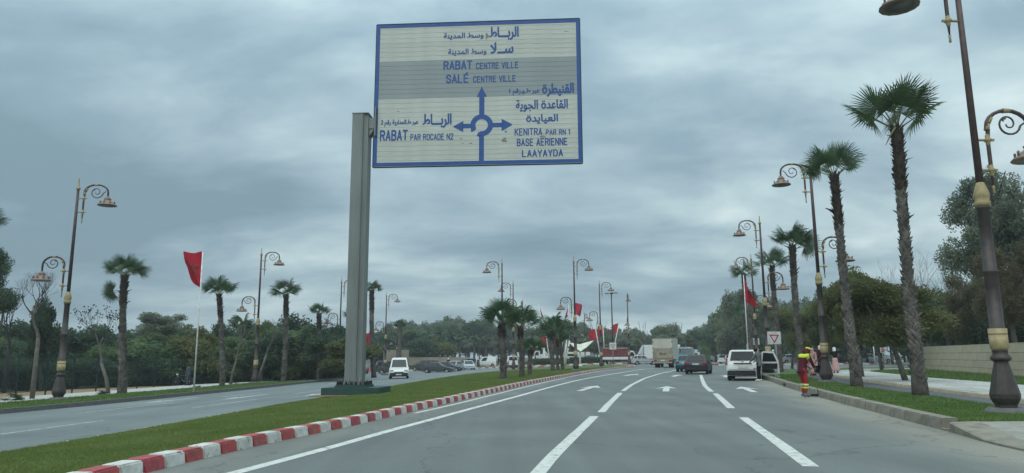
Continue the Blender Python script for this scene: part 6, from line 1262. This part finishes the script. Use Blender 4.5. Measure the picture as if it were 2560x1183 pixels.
# small truck loaded with red crates, side view facing right
def cab_truck(label, loc, rz, bed_w, pt, name='small_truck'):
    t = thing(name, label, 'truck', loc, rz)
    part('cab', MB().prism([(4.15, .55), (4.15, 2.05), (4.35, 2.12), (4.95, 2.10), (5.35, 1.35), (5.55, 1.05), (5.60, .45), (5.2, .42), (5.05, .70), (4.85, .80), (4.65, .70), (4.5, .42)], -.85, .85), pt, t, .04, 2)
    for s in (-1, 1):
        part('side_window', MB().prism([(4.42, 1.28), (4.42, 1.90), (4.88, 1.88), (5.18, 1.30)], s * .86 - .012, s * .86 + .012), M['glass'], t); part('door_handle', MB().box((4.5, s * .87, 1.15), (.12, .02, .03)), M['black'], t); part('door_seam', MB().box((4.38, s * .856, 1.2), (.015, .01, 1.3)), M['black'], t)
        part('door_mirror', MB().box((5.3, s * 1.0, 1.45), (.05, .14, .26)), M['black'], t)
        for x in (1.1, 4.85): add_wheel(t, x, s * .74, .33, .2)
        part('headlight', MB().box((5.56, s * .62, .85), (.08, .28, .18)), M['headlamp'], t, .02)
    part('windscreen', MB().prism([(4.99, 2.04), (5.345, 1.40), (5.365, 1.41), (5.01, 2.05)], -.72, .72), M['glass'], t); part('chassis', MB().box((2.4, 0, .55), (4.7, .6, .2)), M['black'], t); part('tank', MB().box((2.6, -.6, .55), (.7, .35, .35)), M['black'], t, .03)
    part('bed', MB().box((2.0, 0, .86), (4.1, 1.75, .14)), pt, t); part('drop_side', MB().box((2.0, -.87, 1.02), (4.1, .04, .30)), pt, t); part('drop_side', MB().box((2.0, .87, 1.02), (4.1, .04, .30)), pt, t); part('number_plate', MB().box((-.07, 0, .8), (.02, .5, .12)), M['plate'], t)
    return t
YT = 113; p = gl(1503, YT); p = (p[0], p[1], p[2] + .02); RT = cab_truck('small white truck loaded with red crates, crossing at the roundabout', p, .0, 1.7, M['car_white'])
cm = MB().box((0, 0, 0), (.42, .40, .28)).mesh('crate', M['brick'], .01)
lt = thing('crate_load', 'stack of dark red crates under a pinkish sheet on the small truck', 'crates', (p[0] + .05, p[1], p[2] + .94))
for i in range(9):
    for j in range(5):
        for k_ in (-.62, .62): o = link('crate', cm, lt); o.location = (.25 + i * .44, k_, .15 + j * .29)
part('sheet', MB().prism([(-.02, 1.46), (4.05, 1.46), (4.05, 1.52), (3.9, 1.66), (.15, 1.68), (-.02, 1.54)], -.86, .86), M['tarp'], lt, .02)
for x in (0.0, 4.08): part('corner_post', MB().box((x, -.84, .75), (.06, .06, 1.5)), M['black'], lt)
p = gl(1335, 150); CT = cab_truck('white crane truck with raised white boom behind the hedge and palms', (p[0] + 6.0, p[1], p[2] + .35), math.pi, 1.7, M['car_white']); CT.scale = (1.15, 1.15, 1.15)
part('boom', MB().tube([(2.6, 0, 1.0), (3.6, 0, 2.5), (6.2, 0, 3.1)], [.18, .16, .12], 6), M['whitepole'], CT); part('crane_column', MB().box((3.4, 0, 1.7), (.4, .5, 1.8)), M['whitepole'], CT, .03)
p = gl(1404, 148); BS = thing('minibus', 'long white bus like vehicle behind the sail post and hedge', 'bus', (p[0], p[1], p[2] + .25), 0)
part('body', MB().box((3.1, 0, 1.3), (5.4, 2.0, 1.5)), M['car_white'], BS, .1, 2); part('window_band', MB().box((1.9, -1.01, 1.45), (2.6, .03, .45)), M['glass'], BS); part('skirt_panel', MB().box((4.3, -1.02, 1.2), (2.6, .05, .5)), M['car_pale'], BS, .02)
for x in (1.2, 4.8):
    for s in (-1, 1): add_wheel(BS, x, s * .85, .4, .25)
# white box truck crossing behind
p = gl(1582, 117); WT = thing('box_truck', 'plain white box truck crossing behind the silver hatchback', 'truck', p, 0)
part('cargo_box', MB().box((4.6, 0, 1.95), (5.8, 2.1, 2.2)), M['car_white'], WT, .03); part('cab', MB().prism([(.05, .45), (.1, 1.1), (.6, 1.5), (1.55, 1.6), (1.55, .45)], -.92, .92), M['car_white'], WT, .05, 2); part('wind_deflector', MB().prism([(.9, 1.6), (1.62, 2.95), (1.62, 1.6)], -.85, .85), M['tarp'] if 0 else M['car_pale'], WT, .05); part('side_window', MB().prism([(.55, 1.15), (.75, 1.48), (1.35, 1.52), (1.35, 1.15)], -.94, -.92), M['glass'], WT)
for x in (.85, 5.8):
    for s in (-1, 1): add_wheel(WT, x, s * .85, .38, .22)
part('chassis', MB().box((3.8, 0, .7), (6.6, .8, .3)), M['black'], WT); part('headlight', MB().box((.06, -.65, .8), (.1, .25, .18)), M['headlamp'], WT)
p = gl(1713, 92); GT = thing('tarpaulin_lorry', 'lorry with grey ribbed load cover just beyond the teal hatchback', 'truck', p, UP - .32)
part('load_cover', MB().box((1.8, 0, 1.75), (3.4, 1.75, 1.35)), M['tarpgrey'], GT, .12, 2)
for i in range(5): part('cover_rib', MB().box((-.0 + 0, 0, 1.3 + i * .23), (.25, 1.6, .04)), M['car_pale'], GT)
part('bed', MB().box((1.8, 0, .95), (3.6, 1.8, .3)), M['car_slate'], GT, .02); part('cab', MB().box((4.3, 0, 1.3), (1.3, 1.7, 1.7)), M['car_white'], GT, .1, 2)
for x in (.9, 4.2):
    for s in (-1, 1): add_wheel(GT, x, s * .75, .35, .22)
for s in (-1, 1): part('tail_light', MB().box((-.02, s * .7, .8), (.06, .25, .12)), M['redlamp'], GT)
hz_b = MB().box((0, 422, 7.5), (880, 990, 21)); hm = bpy.data.materials.new('haze'); hm.use_nodes = True; hn = hm.node_tree; hn.nodes.remove(hn.nodes['Principled BSDF']); pv_ = hn.nodes.new('ShaderNodeVolumePrincipled'); pv_.inputs['Density'].default_value = 0.0006; pv_.inputs['Color'].default_value = (.82, .90, .95, 1); hn.links.new(pv_.outputs[0], hn.nodes['Material Output'].inputs['Volume'])
HZ = part('haze', hz_b, hm, None); HZ['kind'] = 'stuff'; HZ['label'] = 'thin grey haze over the avenue'
# ================================================================ PEOPLE
def skinmesh(name, verts, edges, radii, m, parent, root=0, sub=1):
    me = bpy.data.meshes.new(name + '_cage'); me.from_pydata([tuple(v) for v in verts], edges, []); ob = bpy.data.objects.new('tmp', me); C.objects.link(ob)
    md = ob.modifiers.new('s', 'SKIN'); md.use_smooth_shade = True
    for i, r_ in enumerate(radii): me.skin_vertices[0].data[i].radius = (r_, r_) if not hasattr(r_, '__len__') else r_
    me.skin_vertices[0].data[0].use_root = False; me.skin_vertices[0].data[root].use_root = True
    if sub: ob.modifiers.new('u', 'SUBSURF').levels = sub
    bpy.context.view_layer.update(); out = bpy.data.meshes.new_from_object(ob.evaluated_get(bpy.context.evaluated_depsgraph_get())); bpy.data.objects.remove(ob)
    out.materials.clear(); out.materials.append(m); out.name = name; return link(name, out, parent)
def person(label, loc, rz, J=None, h=1.7, body='cloth_black', legs='cloth_black', top='cloth_black', shoes='cloth_black', hair='cloth_black', sleeves=True, trousers=True, name='person', female=False):
    # local frame: facing +y, x to the right; joints of a 1.7 m figure, overridden by J
    t = thing(name, label, 'person', loc, rz); t.scale = (h / 1.7,) * 3
    D = dict(pel=(0, 0, .92), spine=(0, .0, 1.12), chest=(0, .0, 1.32), neck=(0, .01, 1.46), head=(0, .03, 1.58), crown=(0, .02, 1.67),
             shl=(-.18, 0, 1.40), ell=(-.24, -.02, 1.13), wrl=(-.25, .05, .89), shr=(.18, 0, 1.40), elr=(.24, -.02, 1.13), wrr=(.25, .05, .89),
             hil=(-.09, 0, .88), knl=(-.10, .02, .49), anl=(-.10, -.02, .09), tol=(-.11, .14, .04), hir=(.09, 0, .88), knr=(.10, .02, .49), anr=(.10, -.02, .09), tor=(.11, .14, .04))
    D.update(J or {}); ks = list(D); V = [Vector(D[k_]) for k_ in ks]; ix = {k_: i for i, k_ in enumerate(ks)}
    E_ = [('pel', 'spine'), ('spine', 'chest'), ('chest', 'neck'), ('neck', 'head'), ('head', 'crown'), ('chest', 'shl'), ('shl', 'ell'), ('ell', 'wrl'), ('chest', 'shr'), ('shr', 'elr'), ('elr', 'wrr'), ('pel', 'hil'), ('hil', 'knl'), ('knl', 'anl'), ('anl', 'tol'), ('pel', 'hir'), ('hir', 'knr'), ('knr', 'anr'), ('anr', 'tor')]
    rad = dict(pel=.088, spine=.075, chest=.085, neck=.048, head=.088, crown=.055, shl=.045, shr=.045, ell=.034, elr=.034, wrl=.028, wrr=.028, hil=.062, hir=.062, knl=.046, knr=.046, anl=.042, anr=.042, tol=.035, tor=.035)
    E2 = [(ix[a], ix[b]) for a, b in E_]; rd = [rad[k_] for k_ in ks]
    for w_, e_ in (('wrl', 'ell'), ('wrr', 'elr')):    # hands with four fingers and a thumb, slightly curled
        d = (Vector(D[w_]) - Vector(D[e_])).normalized(); s = Vector((0, 1, 0)) if abs(d.y) < .8 else Vector((1, 0, 0)); s = (s - d * s.dot(d)).normalized(); n_ = d.cross(s); pi_ = len(V); V.append(Vector(D[w_]) + d * .07); rd.append(.032); E2.append((ix[w_], pi_))
        for f_ in range(4): i0 = len(V); o_ = s * ((f_ - 1.5) * .02); V.append(V[pi_] + d * (.05 - .004 * abs(f_ - 1.5)) + o_); rd.append(.0095); E2.append((pi_, i0)); V.append(V[i0] + d * .03 + n_ * .02); rd.append(.008); E2.append((i0, i0 + 1))
        i0 = len(V); V.append(V[pi_] - d * .02 + s * .05 + n_ * .015); rd.append(.011); E2.append((pi_, i0)); V.append(V[i0] + d * .03 + s * .01); rd.append(.009); E2.append((i0, i0 + 1))
    skinmesh('body', V, E2, rd, M['skin'], t, root=0, sub=1)
    hd_ = Vector(D['head']); fd = Vector((0, 1, 0)); up_ = (Vector(D['crown']) - Vector(D['neck'])).normalized(); fd = (fd - up_ * fd.dot(up_)).normalized(); sd_ = fd.cross(up_)
    nose = MB().lathe([(.016, 0), (.012, .02), (0, .028)], 5, M4=None); 
    part('nose', MB().add([hd_ + fd * .085 + up_ * .03, hd_ + fd * .085 + sd_ * .014 - up_ * .012, hd_ + fd * .085 - sd_ * .014 - up_ * .012, hd_ + fd * .112 - up_ * .006], [(0, 1, 3), (0, 3, 2), (1, 2, 3)]), M['skin'], t)
    for s in (-1, 1):
        part('eye', MB().lathe([(0, -.008), (.011, 0), (0, .008)], 6, hd_ + fd * .082 + sd_ * (.032 * s) + up_ * .02), M['black'], t); part('ear', MB().box(hd_ + sd_ * (.088 * s), (.015, .03, .05)), M['skin'], t, .005)
    part('mouth', MB().box(hd_ + fd * .086 - up_ * .04, (.04, .008, .008)), M['cloth_maroon'], t)
    tk = ['pel', 'spine', 'chest'] + (['shl', 'ell', 'wrl', 'shr', 'elr', 'wrr'] if sleeves else ['shl', 'shr']); tv = {k_: Vector(D[k_]) for k_ in tk}; nb = tv['chest'].lerp(Vector(D['neck']), .55)
    tv['wrl'] = Vector(D['ell']).lerp(Vector(D['wrl']), .92); tv['wrr'] = Vector(D['elr']).lerp(Vector(D['wrr']), .92)
    tv['hem'] = tv['pel'] - Vector((0, 0, .07)); tl = ['pel', 'spine', 'chest', 'nb', 'shl', 'ell', 'wrl', 'shr', 'elr', 'wrr', 'hem']; tv['nb'] = nb; tv['ell'] = Vector(D['ell']); tv['elr'] = Vector(D['elr'])
    te = [(0, 1), (1, 2), (2, 3), (2, 4), (4, 5), (5, 6), (2, 7), (7, 8), (8, 9), (0, 10)]; tr_ = [.140, .128, .145, .075, .080, .058, .047, .080, .058, .047, .145]
    skinmesh('jacket', [tv[k_] for k_ in tl], te, tr_, M[top], t, root=0)
    if trousers:
        ll = ['pel', 'hil', 'knl', 'anl', 'hir', 'knr', 'anr']; lv = [Vector(D[k_]) for k_ in ll]; lv[3] = lv[2].lerp(lv[3], .93); lv[6] = lv[5].lerp(lv[6], .93); lv.append(lv[0] + Vector((0, 0, .09))); lv[0] = lv[0] - Vector((0, 0, .02))
        skinmesh('trousers', lv, [(0, 1), (1, 2), (2, 3), (0, 4), (4, 5), (5, 6), (0, 7)], [.115, .090, .07, .056, .090, .07, .056, .11], M[legs], t, root=0)
    for a, b in (('anl', 'tol'), ('anr', 'tor')):
        A, B_ = Vector(D[a]), Vector(D[b]); part('shoe', MB().tube([A + (A - B_) * .35 + Vector((0, 0, -.04)), A.lerp(B_, .3), B_ + (B_ - A) * .15], [.045, .055, .035], 8), M[shoes], t)
    t['_'] = 0; del t['_']; t2 = (hd_, up_, fd); return t, D, t2
def headwear(t, hf, m, kind='scarf'):
    hd_, up_, fd = hf; sd_ = fd.cross(up_); Mx = Matrix((sd_, fd, up_)).transposed().to_4x4()
    if kind == 'scarf': part('headscarf', MB().lathe([(.10, -.16), (.12, -.12), (.105, -.06), (.112, .0), (.108, .06), (.08, .11), (0, .13)], 12, hd_ - fd * .018, M4=Mx), m, t)
    elif kind == 'hair': part('hair', MB().lathe([(.09, -.05), (.105, 0), (.10, .06), (.07, .105), (0, .12)], 12, hd_ - fd * .025, M4=Mx), m, t)
    elif kind == 'helmet': part('helmet', MB().lathe([(.10, -.10), (.13, -.06), (.14, .02), (.12, .10), (.06, .15), (0, .16)], 12, hd_ - fd * .01, M4=Mx), m, t); part('visor', MB().box(hd_ + fd * .115 + up_ * .02, (.16, .05, .09)), M['glass'], t, .02)
# street sweeper bending forward, seen from behind right
b = at(2014, 993, 0); WJ = dict(pel=(0, -.07, .92), spine=(.0, -.01, 1.12), chest=(.0, .09, 1.30), neck=(0, .17, 1.42), head=(0, .25, 1.52), crown=(0, .28, 1.61), shl=(-.17, .09, 1.36), ell=(-.22, .16, 1.10), wrl=(-.10, .36, .98), shr=(.17, .09, 1.36), elr=(.23, .17, 1.10), wrr=(.12, .38, .96), hil=(-.09, -.06, .87), knl=(-.10, .06, .49), anl=(-.10, .02, .09), tol=(-.11, .18, .05), hir=(.09, -.06, .87), knr=(.09, -.02, .48), anr=(.09, -.10, .09), tor=(.10, .06, .05))
wk, D, hf = person('street sweeper in red trousers and lime yellow vest bending by the right kerb', (b.x, b.y, .0), R(-62), WJ, h=1.68, top='cloth_maroon', legs='cloth_red', shoes='cloth_grey')
skinmesh('vest', [(0, .03, 1.16), (0, .09, 1.29), (0, .13, 1.36), (-.16, .09, 1.355), (-.20, .13, 1.22), (.16, .09, 1.355), (.20, .13, 1.22)], [(0, 1), (1, 2), (1, 3), (3, 4), (1, 5), (5, 6)], [.156, .168, .10, .096, .078, .096, .078], M['cloth_lime'], wk, root=1)
for (kx, ky, ax, ay) in ((-.10, .06, -.10, .02), (.09, -.02, .09, -.10)):
    for f_ in (.18, .42): c = Vector((kx, ky, .48)).lerp(Vector((ax, ay, .09)), f_); part('reflective_band', MB().lathe([(.078 - f_ * .02, -.03), (.080 - f_ * .02, .03)], 12, c), M['reflect'] if f_ < .3 else M['cloth_lime'], wk)
hd_, up_, fd = hf; Mx = Matrix((fd.cross(up_), fd, up_)).transposed().to_4x4()
part('hood', MB().lathe([(.11, -.16), (.115, -.08), (.102, 0), (.10, .05)], 12, hd_ - fd * .015, M4=Mx), M['cloth_maroon'], wk)
part('cap', MB().lathe([(.107, .045), (.105, .08), (.085, .115), (0, .13)], 12, hd_, M4=Mx), M['cloth_lime'], wk); part('cap_peak', MB().box(hd_ + fd * .14 + up_ * .035, (.16, .12, .02)), M['cloth_orange'], wk, .005)
# broom and dustpan on the ground
bw_ = thing('broom', 'long handled black street broom held by the sweeper', 'broom', (b.x, b.y, 0), R(-62)); part('handle', MB().tube([(-.10, .36, 1.05), (.05, .62, .06)], .014, 8), M['wood'], bw_); part('broom_head', MB().box((.05, .64, .05), (.10, .60, .08), (0, 0, R(-28))), M['black'], bw_, .01)
bk_ = thing('bucket', 'black bucket hanging behind the sweeper, in front of the maroon coat', 'bucket', (at(2046, 945, .15) + Vector((0, 0, .0)))); bk_.location = gp(2041, 33, .15) + Vector((0, 0, .42)); part('pail', MB().lathe([(.12, 0), (.17, .30), (.18, .31), (.16, .31), (.11, .02)], 14), M['black'], bk_); part('bail', MB().tube([(-.17, 0, .3), (-.1, 0, .45), (.1, 0, .45), (.17, 0, .3)], .01, 5), M['steel'], bk_)
# man at the open door, leaning on the car
b = gp(1895, 38.3, 0.0); mn_, D, hf = person('man in grey top and striped dark trousers behind the white people carrier', b, R(28), dict(pel=(0, -.06, .93), chest=(0, .06, 1.34), neck=(0, .12, 1.47), head=(0, .17, 1.58), crown=(0, .18, 1.67), ell=(-.27, .12, 1.14), wrl=(-.22, .32, 1.02), elr=(.26, .16, 1.12), wrr=(.16, .36, 1.02), knr=(.12, .10, .49), anr=(.13, .02, .09)), h=1.74, top='cloth_grey', legs='cloth_black', shoes='cloth_white')
headwear(mn_, hf, M['cloth_black'], 'hair')
for s in (-1, 1): part('side_stripe', MB().tube([(s * .19, -.02, .86), (s * .175, .04, .5), (s * .155, 0, .14)], .013, 5), M['cloth_white'], mn_)
def woman(label, loc, rz, topm, skirtm, scarf, h=1.6, J=None, coat=False):
    t, D, hf = person(label, loc, rz, J, h=h, top=topm, trousers=False, female=True); headwear(t, hf, M[scarf]); rr = random.Random(int(loc[0] * 10)); sk = MB()
    sk.lathe([(.14, 1.0), (.165, .9), (.20, .6), (.24, .3), (.27, .13), (.25, .12)], 18); part('skirt', sk, M[skirtm], t); return t
b = at(2090, 933, .25); woman('woman in long pale pink skirt, black top and white headscarf on the right sidewalk', b, R(-40), 'cloth_black', 'cloth_pink', 'cloth_white', 1.56, dict(elr=(.34, .10, 1.30), wrr=(.22, .22, 1.52), ell=(-.30, .08, 1.22), wrl=(-.12, .26, 1.35)))
b = gp(2052, 43, .25); woman('woman in long dark maroon coat half hidden by the second right lamp', b, R(30), 'cloth_maroon', 'cloth_maroon', 'cloth_white', 1.66, dict(elr=(.30, .12, 1.25), wrr=(.2, .28, 1.40)))
b = gp(2031, 41, .2); woman('person in pale pink clothes directly behind the sweeper', b, R(120), 'cloth_pink', 'cloth_pink', 'cloth_pink', 1.55)
# rider on dark motorbike, left sidewalk
def two_wheeler(label, loc, rz, m, bike=False, name='motorbike'):
    t = thing(name, label, 'bicycle' if bike else 'motorbike', loc, rz); r_ = .32 if bike else .28
    for y in (-.58, .62): 
        w_ = part('wheel', MB().lathe([(r_ * .82, -.03), (r_, -.04), (r_, .04), (r_ * .82, .03)], 18, (0, y, r_), M4=Matrix.Rotation(R(90), 4, 'Y')), M['tyre'], t); part('hub', MB().tube([(-.06, y, r_), (.06, y, r_)], .04, 8), M['steel'], w_)
    if not bike:
        part('engine_body', MB().prism([(-.55, .45), (-.75, .72), (-.2, .74), (.1, .60), (.42, .95), (.52, .9), (.35, .35), (-.3, .30)], -.13, .13, 'x'), m, t, .04, 2); part('seat', MB().box((0, -.35, .80), (.24, .7, .10)), M['black'], t, .03, 2); part('top_box', MB().box((0, -.85, .95), (.4, .36, .34)), M['black'], t, .03, 2)
    else:
        part('frame', MB().tube([(0, -.58, .32), (0, -.1, .30), (0, .42, .75), (0, -.22, .80), (0, -.1, .30)], .02, 6), m, t); part('saddle', MB().box((0, -.25, .86), (.12, .24, .05)), M['black'], t, .02)
    part('fork', MB().tube([(0, .62, r_), (0, .44, 1.0)], .03, 6), M['steel'], t); part('handlebar', MB().tube([(-.3, .34, 1.02), (0, .44, 1.0), (.3, .34, 1.02)], .018, 6), M['black'], t); part('headlight', MB().lathe([(0, 0), (.08, .02), (.08, .1), (0, .12)], 8, (0, .5, .86), M4=Matrix.Rotation(R(-90), 4, 'X')), M['headlamp'], t)
    return t
SJ = dict(pel=(0, -.3, .86), spine=(0, -.25, 1.05), chest=(0, -.18, 1.26), neck=(0, -.12, 1.40), head=(0, -.08, 1.52), crown=(0, -.08, 1.61), shl=(-.18, -.18, 1.33), shr=(.18, -.18, 1.33), ell=(-.26, .05, 1.12), elr=(.26, .05, 1.12), wrl=(-.26, .30, 1.05), wrr=(.26, .30, 1.05), hil=(-.10, -.28, .84), hir=(.10, -.28, .84), knl=(-.17, .12, .78), knr=(.17, .12, .78), anl=(-.15, .05, .36), anr=(.15, .05, .36), tol=(-.15, .2, .33), tor=(.15, .2, .33))
b = gp(738, 69, .17); two_wheeler('dark motorbike between the broad crowned palm and the beige wall', b, R(-80), M['car_black']); rd_, D, hf = person('rider in dark clothes with round white helmet', b, R(-80), SJ, top='cloth_grey', legs='cloth_black'); headwear(rd_, hf, M['cloth_white'], 'helmet')
b = gp(846, 76, .17); two_wheeler('small moped right of the small crowned palm', b, R(170), M['car_black'], name='moped'); rd_, D, hf = person('moped rider in dark clothes with a yellow vest right of the small crowned palm', b, R(170), SJ, top='cloth_yellow', legs='cloth_black'); headwear(rd_, hf, M['cloth_grey'], 'helmet')
b = gp(462, 58, .17); bc = two_wheeler('old bicycle by the fence, left of the left flag pole', b, R(80), M['car_grey'], True, 'bicycle'); b = gp(474, 58, .17); cy, D, hf = person('person in shade-darkened blue clothes standing with the bicycle left of the flag pole', b, R(80), None, top='cloth_shaded_blue', legs='cloth_shaded_blue'); headwear(cy, hf, M['cloth_black'], 'hair')
b = gp(927, 94, .17); two_wheeler('parked red moped behind the white post with red band', b, R(60), M['signred'], name='moped')
b = gp(1338, 128, .3); pp, D, hf = person('person in black beside the crane truck cab', b, R(90), None, top='cloth_black', legs='cloth_black'); headwear(pp, hf, M['cloth_black'], 'hair')
b = gp(1121, 119, .15); pp, D, hf = person('person in dark clothes between the dark saloons and the silver small car', b, R(180), None, top='cloth_black', legs='cloth_black'); headwear(pp, hf, M['cloth_white'], 'helmet')
b = gp(1934, 60, .2); pp, D, hf = person('person in dark clothes just left of the give way sign post', b, R(0), None, top='cloth_black', legs='cloth_black', h=1.6); headwear(pp, hf, M['cloth_white'], 'hair')
# plastic bag on the verge and drain hole in the kerb
b = at(1943, 944, .15); thing('plastic_bag', 'crumpled pale blue and white plastic bag lying at the foot of the give way sign', 'litter', b, data=crown_mesh('plastic_bag', 77, 160, M['signwhite'], .10, 5, flatz=1.1, spread=.3, low=-.1, br=(.4, .6))).scale = (.28, .2, .3)
dk = MB().box((0, 0, .10), (.05, .42, .10)); b = at(1965, 967, 0); dh = part('kerb_drain', dk, M['black'], None); dh['kind'] = 'structure'; dh.location = (RKf(b.y) - .012, b.y, 0); dh.rotation_euler = (0, 0, -.2)
for o in list(bpy.data.objects):
    if o.name.startswith('tmp'): bpy.data.objects.remove(o)
